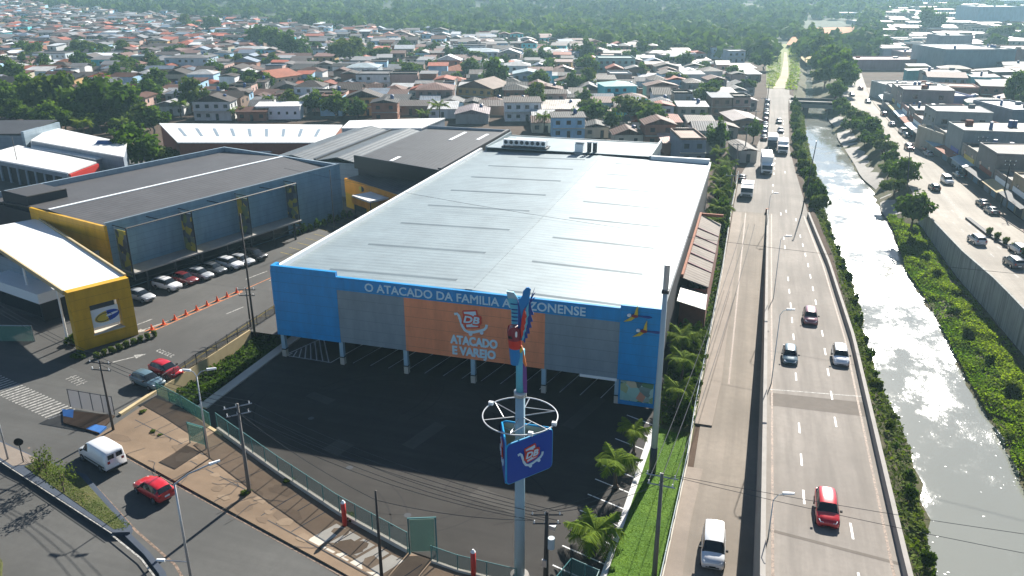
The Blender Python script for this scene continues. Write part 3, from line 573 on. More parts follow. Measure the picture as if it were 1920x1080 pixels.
for c_ in ((-.12, .4, 3.0, .3, 1.4, 11.5), (-.4, .45, 6.5, -.13, 1.2, 10.9), (44.4, .4, 2.95, 44.72, 1.4, 11.3)): MB().box(*c_).build('facade_return', M['blue_panel'], st)
letters('slogan_lettering', 'O ATACADO DA FAMILIA AMAZONENSE', M['letter_shade_blue'], st, 11.9, 36.9, 9.72, .98, -.02, .012, .07)
letters('name_lettering', 'ATACADO', M['letter_shade_blue'], st, 21.95, 27.3, 4.72, 1.0, 0, .035, .07)
letters('name_lettering', 'E VAREJO', M['letter_shade_blue'], st, 22.15, 27.1, 3.42, 1.0, 0, .035, .07)
cart_logo(st, 24.35, 7.45, 1.42, 0)
for i, x in enumerate((0.5, 8.2, 16.3, 24.4, 32.5, 40.5, 44.3)):
    mb = MB(); mb.box(x - .24, .12, 1.0, x + .24, .6, 3.0); p = mb.build('pillar', M['pole_blue'], st)
    mb = MB(); mb.box(x - .26, .1, 0, x + .26, .62, .88); mb.build('pillar_base', M['pale_concrete'], p); mb = MB(); mb.box(x - .27, .09, .88, x + .27, .63, 1.02); mb.build('pillar_band', M['black'], p)
for x in (0.8, 8.2, 16.3, 24.4, 32.5, 40.5, 44.0):
    mb = MB(); mb.box(x - .2, 8, 0, x + .2, 8.4, 3.05); mb.build('pillar', M['dark_wall'], st)
mb = MB(); mb.box(36.5, -.06, 2.7, 40.45, .1, 3.0); mb.build('canopy_edge', M['sign_white'], st)
mb = MB(); mb.box(40.7, -.02, .1, 44.5, .1, .62); mb.box(40.7, -.02, .62, 40.9, .1, 2.9); mb.box(44.35, -.02, .62, 44.5, .1, 2.9); mp_ = mb.build('mural_frame', M['blue_panel'], st)
t = NT('mural'); p = t.coord(); v = t.n('TexVoronoi'); v.inputs['Scale'].default_value = 1.6; t.l(t.mix(p, t.noise(p, 1.5, 2), .25), v.inputs['Vector'])
cr = t.n('ValToRGB'); el = cr.color_ramp.elements; el[0].position = 0; el[0].color = (.28, .5, .42, 1); el[1].position = 1; el[1].color = (.6, .12, .06, 1)
for q, c in ((.3, (.45, .62, .55, 1)), (.5, (.05, .09, .08, 1)), (.7, (.14, .34, .12, 1)), (.85, (.62, .5, .34, 1))): e_ = el.new(q); e_.color = c
sp = t.n('SeparateColor'); t.l(v.outputs['Color'], sp.inputs[0]); t.l(sp.outputs[0], cr.inputs[0]); t.fin(cr.outputs[0], .5)
mb = MB(); mb.box(40.9, -.05, .62, 44.35, .06, 2.9); mb.build('food_mural', t.m, st)
# roof sheets, flashing, ridge and vents
mb = MB()
for a, b in ((0.35, 24), (24, 44.35)):
    mb.prism([(a, .42, zroof(a)), (b, .42, zroof(b)), (b, D + .1, zroof(b)), (a, D + .1, zroof(a))], .12)
mb.build('roof', M['store_roof'], st)
mb = MB(); mb.box(-.12, 1.4, 10.1, .34, D + .1, 11.12); mb.box(44.36, 1.4, 10.1, 44.62, D + .1, 10.95); mb.box(33.6, D - .2, 10.4, 44.36, D + .5, 11.5); mb.build('roof_flashing', M['flash_white'], st)
mb = MB(); mb.prism([(23.6, .42, RG + .04), (24.4, .42, RG + .04), (24.4, D, RG + .04), (23.6, D, RG + .04)], .06); mb.build('ridge_cap', M['store_roof'], st)
for x0, x1, yy in ((6, 21.7, (3, 13, 23.1, 33, 42.6, 52.4, 61.8)), (28, 41.1, (1.6, 11.7, 21.7, 31.3, 40.7, 50.2, 60, 69)), (9.2, 22, (70.3,))):
    for y in yy:
        mb = MB()
        mb.add([(x0, y - .42, zroof(x0) - .01), (x1, y - .42, zroof(x1) - .01), (x1, y, zroof(x1) + .1), (x0, y, zroof(x0) + .1), (x1, y + .3, zroof(x1) - .02), (x0, y + .3, zroof(x0) - .02)], [(0, 1, 2, 3), (3, 2, 4, 5), (0, 3, 5), (1, 4, 2)]); mb.build('roof_vent', M['store_roof'], st)
mb = MB(); mb.box(1.2, D + .12, 0, 33.4, 92.5, 10.5); mb.build('rear_wing', M['market_grey'], st)
mb = MB(); mb.prism([(1.0, D + .15, 11.35), (33.6, D + .15, 11.35), (33.6, 92.7, 10.6), (1.0, 92.7, 10.6)], .15); mb.box(1, 92.3, 9.6, 33.6, 92.75, 10.75); mb.box(33.3, D + .2, 9.7, 33.65, 92.3, 11.5); mb.box(.9, D + .2, 9.7, 1.2, 92.3, 11.5); mb.build('rear_roof', M['store_roof'], st)
# two carved birds on the blue end of the front
for (cx, cz) in ((42.0, 10.4), (43.0, 8.85)):
    mb = MB(); xz_plate(mb, [(cx + .35 * math.cos(k * .5236) , cz + .16 * math.sin(k * .5236)) for k in range(12)], -.3, -.06, 0); bd = mb.build('bird_ornament', M['macaw_maroon'], st)
    mb = MB(); xz_plate(mb, [(cx - .1, cz), (cx + .3, cz + .05), (cx + .25, cz + 1.2), (cx + .05, cz + .7)], -.26, -.12); xz_plate(mb, [(cx - .2, cz - .02), (cx + .2, cz - .02), (cx - .35, cz - .55), (cx - 1.1, cz - .75)], -.26, -.12); mb.build('wing', M['macaw_yellow'], bd)
    mb = MB(); xz_plate(mb, [(cx + .3, cz + .05), (cx + 1.5, cz + .12), (cx + 1.75, cz), (cx + 1.4, cz - .14), (cx + .3, cz - .05)], -.22, -.12); mb.build('tail', M['macaw_navy'], bd)
    mb = MB(); xz_plate(mb, [(cx - .58 + .2 * math.cos(k * .7854), cz + .02 + .16 * math.sin(k * .7854)) for k in range(8)], -.32, -.1); mb.build('head', M['sign_white'], bd)
# machines standing on the roof
def ac_unit(loc, label, s=1.0):
    u = thing('condenser_unit', label, 'condenser', loc, 0, 'condensers on the store roof'); mb = MB(); mb.box(-.5 * s, -.4, .15, .5 * s, .4, 1.3); mb.build('casing', M['sign_white'], u)
    mb = MB(); mb.wheel((0, -.41, .75), .38, .04, 0); mb.build('fan_grille', M['dark_metal'], u); mb = MB(); mb.box(-.45 * s, -.3, 0, -.35 * s, .3, .15); mb.box(.35 * s, -.3, 0, .45 * s, .3, .15); mb.build('skid', M['dark_metal'], u)
deck = tag(MB().box(4.2, 75.3, 11.45, 13.4, 78.3, 11.7).box(4.4, 75.4, 11.1, 4.6, 78, 11.45).box(13, 75.4, 11.1, 13.2, 78, 11.45).build('equipment_deck', M['dark_metal']), 'dark steel deck under the row of white condensers on the store roof', 'deck')
for i in range(8):
    for j in range(2 if i > 1 else 1): ac_unit((5 + i * 1.08, 76.1 + j * 1.35, 11.7), '%s white condenser from the west end in the %s row on the roof deck' % (ordinal(i), ('front', 'rear')[j]))
vb = thing('roof_ventilator', 'pale sloped ventilator box standing on the rear of the store roof', 'ventilator', (19.7, 76.4, 11.25)); MB().prism([(-.8, -.8, 1.5), (.8, -.8, 1.5), (.8, .8, 1.9), (-.8, .8, 1.9)], 1.9).build('housing', M['sign_white'], vb); MB().box(-.95, -.95, 1.92, .95, .95, 2.02).build('cap', M['flash_white'], vb)
for i in range(2):
    vt = thing('exhaust_stack', '%s of the two dark exhaust stacks on the rear of the store roof' % ('eastern', 'western')[1 - i], 'exhaust', (21.6 + i * 1.1, 76.2, 11.25), 0, 'exhaust stacks'); MB().tube([(0, 0, 0), (0, 0, 1.9)], .42, 10).build('shaft', M['dark_metal'], vt); MB().tube([(0, 0, 1.9), (0, 0, 2.1)], .5, 10).build('cowl', M['sign_white'], vt)
# lean-to along the side wall
ax = thing('lean_to_shed', 'narrow brown roofed lean-to shed against the east side of the store', 'shed'); MB().prism([(44.7, 22, 7.1), (48.1, 22.6, 5.9), (48.1, 52, 5.9), (44.7, 52.6, 7.1)], .15).build('roof', M['annex_roof'], ax)
MB().box(47.8, 22.8, 0, 48.0, 52, 5.7).box(44.72, 22.3, 0, 47.8, 22.5, 5.6).box(44.72, 52, 0, 48, 52.2, 5.6).build('wall', M['brick_red'], ax); MB().box(44.65, 52.5, 6.9, 48.3, 52.9, 7.3).box(44.65, 22, 7.0, 44.95, 52.4, 7.5).build('coping', M['rust'], ax)
for i in range(5): MB().prism([(44.9, 28 + i * 4.2, 7.2), (48.12, 28 + i * 4.2, 6.0), (48.12, 28.3 + i * 4.2, 6.0), (44.9, 28.3 + i * 4.2, 7.2)], .1).build('batten', M['plum'], ax)
MB().prism([(44.8, 16.5, 6.0), (48.2, 17.5, 4.8), (48.1, 21.8, 5.2), (44.8, 21.8, 6.2)], .12).build('dark_awning', M['black'], ax)
# ---------------------------------------------------------------- the yellow market and its neighbours
mk = thing('market_building', 'large dark roofed market hall with yellow end wall and blue-grey clad side', 'market hall', (-31.3, 8.8, 1.5), R(-15.5))
# local axes: x to the right along the yellow end, y back along the clad side; the hall lies at negative x
HT = 9.5
MB().box(-18.5, 0, 0, 0, .4, HT).build('yellow_wall', M['yellow_panel'], mk)
MB().box(-30.5, 0.02, 0, -18.52, .38, HT - .8).build('dark_wall', M['dark_wall'], mk)
MB().box(-.4, .42, 0, 0, 45.4, HT + .25).build('clad_wall', M['market_blue'], mk)
MB().box(-30.5, 45, 0, -.42, 45.4, HT + .3).box(-30.9, .4, 0, -30.5, 45.4, HT + .3).build('rear_parapet', M['market_grey'], mk)
MB().prism([(-.42, .41, HT - .5), (-.42, 44.98, HT - .5), (-14, 44.98, HT + .2), (-14, .41, HT + .2)], .2).prism([(-14.01, .41, HT + .2), (-14.01, 44.98, HT + .2), (-30.4, 44.98, HT - .6), (-30.4, .41, HT - .6)], .2).build('roof', M['market_roof'], mk)
MB().prism([(-13.7, .5, HT + .3), (-13.7, 44.9, HT + .3), (-14.3, 44.9, HT + .3), (-14.3, .5, HT + .3)], .2).build('ridge_cap', M['flash_white'], mk)
MB().box(-.36, .2, HT + .25, .05, 45.4, HT + .42).build('parapet_cap', M['market_grey'], mk)
# three deep frames along the clad side, each with a printed banner at its end
t = NT('banner'); p = t.coord(); v = t.n('TexVoronoi'); v.inputs['Scale'].default_value = 1.1; t.l(p, v.inputs['Vector']); cr = t.n('ValToRGB'); el = cr.color_ramp.elements; el[0].color = (.03, .035, .045, 1); el[1].position = 1; el[1].color = (.5, .36, .02, 1); e_ = el.new(.45); e_.color = (.10, .12, .15, 1); e_ = el.new(.72); e_.color = (.16, .2, .05, 1)
sp = t.n('SeparateColor'); t.l(v.outputs['Color'], sp.inputs[0]); t.l(sp.outputs[1], cr.inputs[0]); t.fin(cr.outputs[0], .5); M['banner'] = t.m
fy_ = [1.2, 11.6, 21.9, 32.0]
for i, y in enumerate(fy_):
    f = MB()
    for z in (HT - .1, 1.9): f.tube([(0, y, z), (3.0, y, z)], .07, 4)
    f.tube([(3, y, 1.9), (3, y, HT - .1)], .09, 4)
    if i < 3:
        f.tube([(3, y, HT - .1), (3, fy_[i + 1], HT - .1)], .1, 4); f.tube([(3, y, 1.9), (3, fy_[i + 1], 1.9)], .1, 4); f.tube([(0, (y + fy_[i + 1]) / 2, HT - .1), (3, (y + fy_[i + 1]) / 2, HT - .1)], .07, 4)
    f.build('truss_frame', M['black'], mk); MB().box(.25, y + .1, 2.3, 2.7, y + .2, HT - .6).build('banner', M['banner'] if i != 1 else M['banner'], mk)
    MB().box(.1, y + .06, 1.9, .22, y + .24, HT - .3).box(2.75, y + .06, 1.9, 2.87, y + .24, HT - .3).build('banner_frame', M['market_grey'], mk)
MB().box(.02, 1.2, 2.9, 3.4, 32.2, 3.12).build('canopy_slab', M['concrete'], mk)
MB().box(.02, 1.2, .2, .12, 32, 2.8).build('shop_glazing', M['window_dark'], mk)
for i in range(7): MB().box(2.9, 3 + i * 4.6, 0, 3.15, 3.25 + i * 4.6, 2.9).build('canopy_post', M['dark_metal'], mk)
an = thing('market_annex', 'low flat dark roofed annex in front of the yellow market wall', 'annex', (-31.3, 8.8, 1.5), R(-15.5))
MB().box(-22, -8.5, 0, -2.2, -.1, 5.4).build('wall', M['market_grey'], an); MB().box(-21.8, -8.3, 5.42, -2.4, -.3, 5.5).build('roof', M['dark_wall'], an); MB().box(-22.1, -8.6, 5.4, -21.8, -.1, 5.75).box(-2.4, -8.6, 5.4, -2.1, -.1, 5.75).box(-21.8, -8.6, 5.4, -2.4, -8.3, 5.75).build('parapet', M['shed_wall'], an)
ts = thing('truss_tower', 'dark scaffold box rising behind the yellow market wall', 'scaffold', (-52.5, 15.5, 1.5), R(-15.5)); MB().box(-5, 0, 5, 2.2, 6, 10.6).build('screen', M['dark_wall'], ts); MB().tube([(-5, 0, 10.7), (2.2, 0, 10.7), (2.2, 6, 10.7)], .12, 4).build('rail', M['black'], ts)
# portal
px_, py_ = Vector((-21.25, -8.45)), Vector((-18.15, -2.3)); dd = (py_ - px_).normalized(); an_ = math.atan2(dd.y, dd.x); Lp = (py_ - px_).length
po = thing('entrance_portal', 'yellow panelled entrance portal with square opening and white oval sign', 'portal', (px_.x, px_.y, 1.5), an_)
H1 = 7.4; th = 1.1
mb = MB(); o0, o1, h0, h1 = 2.0, 5.4, 1.6, 5.2
mb.box(0, 0, 0, o0, th, H1).box(o1, 0, 0, Lp, th, H1).box(o0, .002, 0, o1, th - .002, h0).box(o0, .002, h1, o1, th - .002, H1); mb.build('arch', M['yellow_panel'], po)
MB().box(o0 - .1, -.04, h0 - .12, o1 + .1, th, h0 + .03).build('sill', M['pale_concrete'], po)
MB().box(o0 + .06, .45, 2.2, o1 - .15, .6, 4.4).build('sign_board', M['sign_white'], po)
def ell(cx, cz, a, b, n=20, lo=0, hi=360, rot=0): return [(cx + a * math.cos(R(lo + (hi - lo) * k / n)) * math.cos(R(rot)) - b * math.sin(R(lo + (hi - lo) * k / n)) * math.sin(R(rot)), cz + a * math.cos(R(lo + (hi - lo) * k / n)) * math.sin(R(rot)) + b * math.sin(R(lo + (hi - lo) * k / n)) * math.cos(R(rot))) for k in range(n + 1)]
mb = MB(); xz_plate(mb, ell(3.85, 3.3, 1.42, .66, 14, 88, 272, 8), .40, .45); mb.build('sign_emblem', M['macaw_yellow'], po)
mb = MB(); xz_plate(mb, ell(3.9, 3.3, 1.42, .66, 14, -88, 88, 8), .40, .45); mb.build('sign_emblem', M['sign_blue'], po)
mb = MB(); xz_plate(mb, ell(4.45, 3.45, .75, .12, 14, 0, 340, 10), .37, .40); mb.build('sign_emblem', M['sign_white'], po)
mb = MB(); xz_plate(mb, ribbon(ell(3.5, 3.25, .9, .48, 16, 0, 345, 8), .09), .37, .40); mb.build('sign_emblem', M['wood_dark'], po)
cn = thing('forecourt_canopy', 'long white flat canopy running west from the yellow portal', 'canopy', (px_.x, px_.y, 1.5), an_)
MB().prism([(.05, 1.12, 7.3), (Lp - .05, 1.12, 7.3), (Lp + .8, 34, 7.9), (-.5, 34, 7.9)], .15).build('roof', M['flash_white'], cn)
MB().prism([(-.15, .9 + .22, 7.42), (.04, 1.12, 7.42), (-.52, 34, 8.0), (-.75, 34, 8.0)], .55).prism([(Lp - .04, 1.12, 7.6), (Lp + .2, 1.12, 7.6), (Lp + 1.05, 34, 8.2), (Lp + .82, 34, 8.2)], .6).build('fascia', M['tan_wall'], cn)
for y in (5, 17, 30):
    for x in (.4, Lp - .3): MB().tube([(x, y, 0), (x, y, 7.2)], .14, 8).build('column', M['sign_white'], cn)
# small kiosk and glass under the canopy
ks = thing('forecourt_kiosk', 'white sign board and dark kiosk under the forecourt canopy', 'kiosk', (-38, -1, 1.5), R(-15)); MB().box(-6, 0, 0, 6, 4, 2.6).build('wall', M['dark_wall'], ks); MB().box(-6.2, -.3, 2.6, 6.2, 4.2, 3.9).build('fascia', M['sign_white'], ks); MB().box(-5.6, -.02, .6, 5.6, 0, 2.3).build('glazing', M['window_dark'], ks)
cp = thing('tennis_screen', 'dark green glazed rail beside the forecourt driveway', 'railing', (-34, -9, 1.5), R(15)); MB().box(-8, 0, 0, 5.5, .08, 2.0).build('glazing', M['green_glass'], cp); MB().tube([(-8, 0, 2.05), (5.5, 0, 2.05), (5.5, 0, 0)], .06, 5).build('rail', M['galvanised'], cp)
# roofs between the market and the store
bl = thing('black_warehouse', 'black fronted warehouse with charcoal sheet roof beside the store', 'warehouse')
MB().prism([(-20.4, 61.9, 9.6), (-1.3, 54.9, 9.6), (-1.3, 97, 9.6), (-20.4, 97, 9.6)], 9.6).build('wall', M['dark_wall'], bl); MB().prism([(-20.5, 61.6, 10.4), (-1.3, 54.6, 10.6), (-1.3, 97, 10.6), (-20.5, 97, 10.4)], .2).build('roof', M['dark_roof'], bl)
MB().prism([(-20.9, 61.4, 11.1), (-.6, 54.0, 11.1), (-.6, 54.35, 11.1), (-20.9, 61.75, 11.1)], 2.5).build('front_parapet', M['black'], bl); MB().box(-1.28, 55.22, 8.6, -.6, 97, 11.2).build('side_parapet', M['dark_roof'], bl); MB().box(-20.4, 97.02, 8, -.6, 97.4, 11).build('rear_parapet', M['shed_wall'], bl)
for x, y, l in ((-10, 84, 10), (-4.5, 86, 7), (-13, 61, 4)): MB().prism([(x - .35, y, 10.62), (x + .35, y, 10.62), (x + .35, y + l, 10.62), (x - .35, y + l, 10.62)], .1).build('skylight', M['sign_white'], bl)
gr = thing('grey_warehouse', 'grey warehouse with two shallow gables between the market hall and black warehouse', 'warehouse')
MB().box(-41, 66, 0, -20.95, 98, 8.4).build('wall', M['shed_wall'], gr)
def gable(mb, x0, x1, y0, y1, z0, z1, o=.3, th=.15, mi=0):
    xm = (x0 + x1) / 2; mb.prism([(x0 - o, y0, z0), (xm, y0, z1), (xm, y1, z1), (x0 - o, y1, z0)], th, mi); mb.prism([(xm, y0, z1), (x1 + o, y0, z0), (x1 + o, y1, z0), (xm, y1, z1)], th, mi); return mb
gable(MB(), -41, -31, 64, 100, 8.7, 9.8).build('roof', M['grey_roof'], gr); gable(MB(), -30.7, -21.3, 64, 99, 8.9, 9.9).build('roof', M['grey_roof'], gr)
MB().box(-31.1, 64, 9.0, -30.6, 100, 9.35).build('gutter', M['dark_metal'], gr)
og = thing('orange_shop', 'orange fronted shop with dark sloping roof and small white canopy', 'shop')
A0, A1 = Vector((-22.0, 59.1)), Vector((-3.2, 47.6)); du = (A1 - A0).normalized(); og.location = (A0.x, A0.y, 1.5); og.rotation_euler = (0, 0, math.atan2(du.y, du.x)); Lw = (A1 - A0).length
MB().box(0, 0, 2.9, Lw, .4, 5.6).build('fascia', M['orange_wall'], og); MB().box(0, .05, 0, Lw, .4, 2.88).build('wall', M['yellow_panel'], og); MB().box(3.4, -.02, 0, 7.2, .05, 2.7).build('doorway', M['black'], og)
MB().prism([(0, .41, 5.6), (Lw, .41, 5.6), (Lw + 3, 12, 7.4), (5, 14, 7.4)], .15).build('roof', M['market_roof'], og); MB().prism([(0, .41, 5.5), (5, 14, 6.8), (4.4, 14.4, 6.8), (-.3, .6, 5.5)], 5).build('side_wall', M['sign_white'], og)
MB().box(9.2, -4, 4.4, 15, -.02, 4.7).build('canopy', M['white_roof'], og); MB().box(9.2, -4.06, 3.2, 15, -3.9, 4.38).build('canopy_fascia', M['orange_wall'], og)
for x in (9.5, 14.7): MB().box(x - .1, -3.8, 0, x + .1, -3.6, 4.4).build('canopy_post', M['dark_metal'], og)
mb = MB(); xz_plate(mb, ell(5.9, 4.6, .75, .5, 10, 90, 270), -.08, 0); mb.build('emblem', M['macaw_yellow'], og); mb = MB(); xz_plate(mb, ell(6.1, 4.6, .75, .5, 10, -90, 90), -.08, 0); mb.build('emblem', M['black'], og)
MB().box(5, -.03, 3.35, 7.6, 0, 3.5).build('sign_line', M['dark_wall'], og)
# long white gabled sheds behind
def shed(name, label, pts, zt, wall, roof, cat='shed', base=-.1):
    s_ = thing(name, label, cat); c = sum((Vector((p[0], p[1], 0)) for p in pts), Vector()) / len(pts); s_.location = (c.x, c.y, 0)
    L = [(p[0] - c.x, p[1] - c.y, p[2]) for p in pts]; MB().prism(L, .25).build('roof', M[roof], s_); q = [(a * .985, b * .985, z - .27) for a, b, z in L]; MB().prism(q, ('to', base)).build('wall', M[wall], s_); return s_
def pz(x, y, z): g = G(x, y, z); return (g.x, g.y, z)
s_ = shed('long_shed', 'very long white roofed shed with a line of skylights facing the yard', [pz(333, 267, 6.6), pz(617, 267, 6.6), pz(642, 234, 6.8), pz(298, 231, 6.8)], 8, 'brick_red', 'white_roof')
a, b, c, d = [Vector(pz(*q)) - s_.location for q in ((333, 267, 6.6), (617, 267, 6.6), (642, 234, 6.8), (298, 231, 6.8))]
for i in range(9):
    f0 = .08 + i * .1; P = [(a.lerp(b, f0), d.lerp(c, f0)), (a.lerp(b, f0 + .018), d.lerp(c, f0 + .018))]
    q = [P[0][0].lerp(P[0][1], .3), P[1][0].lerp(P[1][1], .3), P[1][0].lerp(P[1][1], .72), P[0][0].lerp(P[0][1], .72)]; MB().prism([(p.x, p.y, p.z + .05) for p in q], .04).build('skylight', M['grey_panel'], s_)
shed('stepped_shed', 'far slope of the white shed stepping back behind the grey warehouses', [pz(640, 240, 8.2), pz(790, 240, 8.2), pz(835, 221, 7.9), pz(655, 226, 7.9)], 8, 'shed_wall', 'white_roof')
shed('yard_shed', 'small white roofed shed in front of the long white shed', [pz(450, 284, 4.5), pz(508, 284, 4.5), pz(536, 270, 5), pz(478, 268, 5)], 5, 'brick_red', 'white_roof')
shed('white_shed', 'wide white roofed shed below the dark bushes', [pz(57, 263, 7.4), pz(232, 294, 7.4), pz(238, 268, 7.4), pz(97, 238, 7.4)], 8, 'shed_wall', 'white_roof')
shed('low_white_shed', 'narrow lower white roof strip between two larger white sheds', [pz(58, 276, 6.3), pz(180, 298, 6.3), pz(215, 291, 6.3), pz(58, 264, 6.3)], 6, 'shed_wall', 'white_roof')
w_ = shed('open_white_shed', 'white roofed open shed on grey posts with a red end wall', [pz(-40, 293, 6.0), pz(128, 324, 6.0), pz(181, 304, 6.1), pz(34, 272, 6.1), pz(-40, 290, 6.1)][:4], 6, 'dark_wall', 'white_roof')
a_, b_ = Vector(pz(-40, 293, 6.0)) - w_.location, Vector(pz(128, 324, 6.0)) - w_.location
for i in range(10): p = a_.lerp(b_, (i + .5) / 10); MB().box(p.x - .25, p.y - .35, 0, p.x + .25, p.y - .05, 5.5).build('post', M['shed_wall'], w_)
p0, p1 = a_, b_; MB().prism([(p0.x, p0.y - .4, 5.9), (p1.x, p1.y - .4, 5.9), (p1.x, p1.y - .1, 5.9), (p0.x, p0.y - .1, 5.9)], .9).build('beam', M['shed_wall'], w_)
c_ = Vector(pz(181, 304, 6.3)) - w_.location; MB().prism([(b_.x + .1, b_.y, 5.7), (c_.x + .1, c_.y, 6.0), (c_.x + .5, c_.y, 6.0), (b_.x + .5, b_.y, 5.7)], 4).build('end_wall', M['signal_red'], w_)
g_ = G(28, 262, 6); dk_ = thing('grey_shed', 'grey walled shed with dark sloping roof at the west edge', 'shed', (g_.x, g_.y, 0), R(12)); MB().box(-14, -4, 0, 5.2, 9, 7.8).build('wall', M['shed_wall'], dk_); MB().prism([(-14.4, -4.4, 7.9), (5.5, -4.4, 8.3), (5.5, 9.4, 9.4), (-14.4, 9.4, 9.0)], .2).build('roof', M['dark_roof'], dk_); MB().box(5.22, -4.6, 0, 5.9, 9.5, 8.8).build('pier', M['market_grey'], dk_)
wt_ = thing('navy_hut', 'navy blue box hut with domed top beside the open white shed', 'hut', (-90.3, 73.5, 1.5), R(15)); MB().box(-2.8, -2, 0, 2.8, 2, 4.6).build('wall', M['sign_blue'], wt_); MB().tube([(-1.6, 0, 4.6), (-1.0, 0, 5.5), (1.0, 0, 5.5), (1.6, 0, 4.6)], 1.2, 8).build('dome', M['blue_tank'], wt_)
for i in range(7): q = G(345 + i * 13, 282 - i * .6, 2.2); tk = thing('water_tank', 'dark blue water tank, %s from the west in the yard line by the long shed' % ordinal(i), 'tank', (q.x, q.y, 0), 0, 'blue tanks in the yard'); MB().tube([(0, 0, 0), (0, 0, 2.4)], 1.25, 12, 0, 1.4).build('barrel', M['blue_tank'], tk); MB().tube([(0, 0, 2.4), (0, 0, 2.75)], 1.4, 12, 0, .5).build('lid', M['blue_tank'], tk)
wb = G(523, 224, 0); hh = thing('white_office', 'long low white block with small square windows behind the long shed', 'office', (wb.x, wb.y, 0), YAW + R(3)); MB().box(-7, 0, 0, 7, 6, 4).build('wall', M['sign_white'], hh); MB().prism([(-7.3, -.3, 4.3), (7.3, -.3, 4.3), (7.3, 6.3, 4.9), (-7.3, 6.3, 4.9)], .25).build('roof', M['white_roof'], hh)
for i in range(5): MB().box(-5.4 + i * 2.6, -.04, 1.6, -4.6 + i * 2.6, 0, 2.5).build('window', M['window_dark'], hh)
# ---------------------------------------------------------------- the sign pylon with its macaw
P0 = Vector((40.2, -28.4, 0)); P0 = Vector((G(974, 1086, 0).x, G(974, 1086, 0).y, 0))
yl = YAW
pyl = thing('sign_pylon', 'tall blue sign pylon with three sided sign box, hoop and big macaw on top', 'sign pylon', P0)
def lz(x, y): return onplane(x, y, P0)
z_at = lambda y: lz(973, y)[1]
MB().tube([(0, 0, 0), (0, 0, z_at(735))], .40, 18, 0, .33).build('pole', M['pole_blue'], pyl, True)
MB().tube([(0, 0, 0), (0, 0, .5)], .8, 18, 0, .7).build('pole_footing', M['concrete'], pyl)
MB().tube([(0, 0, z_at(742)), (0, 0, z_at(733))], .44, 18).build('collar', M['galvanised'], pyl, True)
MB().tube([(0, 0, z_at(735)), (0, 0, z_at(655))], .30, 16, 0, .30).build('upper_pole', M['macaw_cyan'], pyl, True)
zr = z_at(779); rr = 2.6
ring = [(rr * math.cos(k * math.pi / 20), rr * math.sin(k * math.pi / 20), zr) for k in range(41)]
hp = MB().tube(ring, .05, 6, 0, None, False).build('hoop', M['galvanised'], pyl)
for k in range(6):
    a = yl + R(14 + 60 * k); MB().tube([(.35 * math.cos(a), .35 * math.sin(a), zr - .05), (rr * math.cos(a), rr * math.sin(a), zr)], .04, 5).build('spoke', M['galvanised'], hp)
    if k % 2 == 0: b = yl + R(14 + 60 * k + 60); MB().tube([(rr * .97 * math.cos(a), rr * .97 * math.sin(a), zr), (rr * .45 * math.cos(b), rr * .45 * math.sin(b), zr + .02)], .03, 5).build('brace', M['galvanised'], hp)
for ang in (142, -28, -75): a = yl + R(ang); MB().box(-.16, -.12, -.05, .16, .12, .2, 0, Matrix.Translation((rr * math.cos(a), rr * math.sin(a), zr))).build('floodlight', M['lamp_lens'], hp)
# three boards in a triangle
zt, zb = 13.05, 10.0
def plan(x, y, z): g = G(x, y, z); return Vector((g.x - P0.x, g.y - P0.y))
Fp, Rp = plan(948, 846, zt), plan(1038, 812, zt); Bp = plan(940, 797, zt); cen = (Fp + Rp + Bp) / 3
Fp, Rp, Bp = [q - cen * .55 for q in (Fp, Rp, Bp)]
def board(a, b, logo, shrink=.1):
    d = (b - a).normalized(); ang = math.atan2(d.y, d.x); L = (b - a).length; M4 = Matrix.Translation((a.x, a.y, 0)) @ Matrix.Rotation(ang, 4, 'Z')
    mb = MB(); xz_plate(mb, rr_outline(shrink, zb, L - shrink, zt, .28), -.06, .02, 0, M4); bo = mb.build('sign_board', M['sign_blue'], pyl)
    mb = MB(); xz_plate(mb, rr_outline(shrink + .05, zb + .05, L - shrink - .05, zt - .05, .28), .021, .07, 0, M4); mb.build('board_back', M['sign_back'], bo)
    o_ = rr_outline(shrink - .03, zb - .03, L - shrink + .03, zt + .03, .3); mb = MB(); mb.tube([M4 @ Vector((p[0], .02, p[1])) for p in o_ + o_[:1]], .06, 5, 0, None, False); mb.build('board_rim', M['sign_edge'], bo)
    if logo: cart_logo(bo, L * .5 + .02, (zt + zb) / 2 + .1, .80, -.07, M4)
board(Fp, Rp, True); board(Rp, Bp, True); board(Bp, Fp, True)
mb = MB()
for q in (Fp, Rp, Bp):
    for z in (zt - .5, zb + .5): mb.tube([(0, 0, z), (q.x * .93, q.y * .93, z)], .05, 5)
mb.build('bracket', M['pole_blue'], pyl)
# macaw, cut from painted plates around the pole top
def zz(x, y): return lz(920 + x / 5.14, 530 + y / 5.14)
def plate_(pts, y0, th, m, name, parent, k=1.0):
    P = [zz(*p) for p in pts]; mb = MB(); mb.plate(P, (RGT.x * 0 - FWD.x * y0, RGT.y * 0 - FWD.y * y0, 0), RGT, th); return mb.build(name, M[m], parent)
spine = [(235, 780), (240, 700), (238, 620), (232, 540), (228, 470), (225, 425)]
bt = [Vector((RGT.x * zz(*p)[0], RGT.y * zz(*p)[0], zz(*p)[1])) for p in spine]
body = MB(); rad = [.30, .40, .44, .46, .48, .42]
rings = []
for p, r_ in zip(bt, rad): rings.append([p + RGT * (math.cos(k * math.pi / 7) * r_) + FWD * (math.sin(k * math.pi / 7) * r_ * 1.1) for k in range(14)])
def skin(name, a, b, m):
    mb = MB(); loft(mb, [ring_ + ring_[:1] for ring_ in rings[a:b + 1]]); return mb.build(name, M[m], pyl, True)
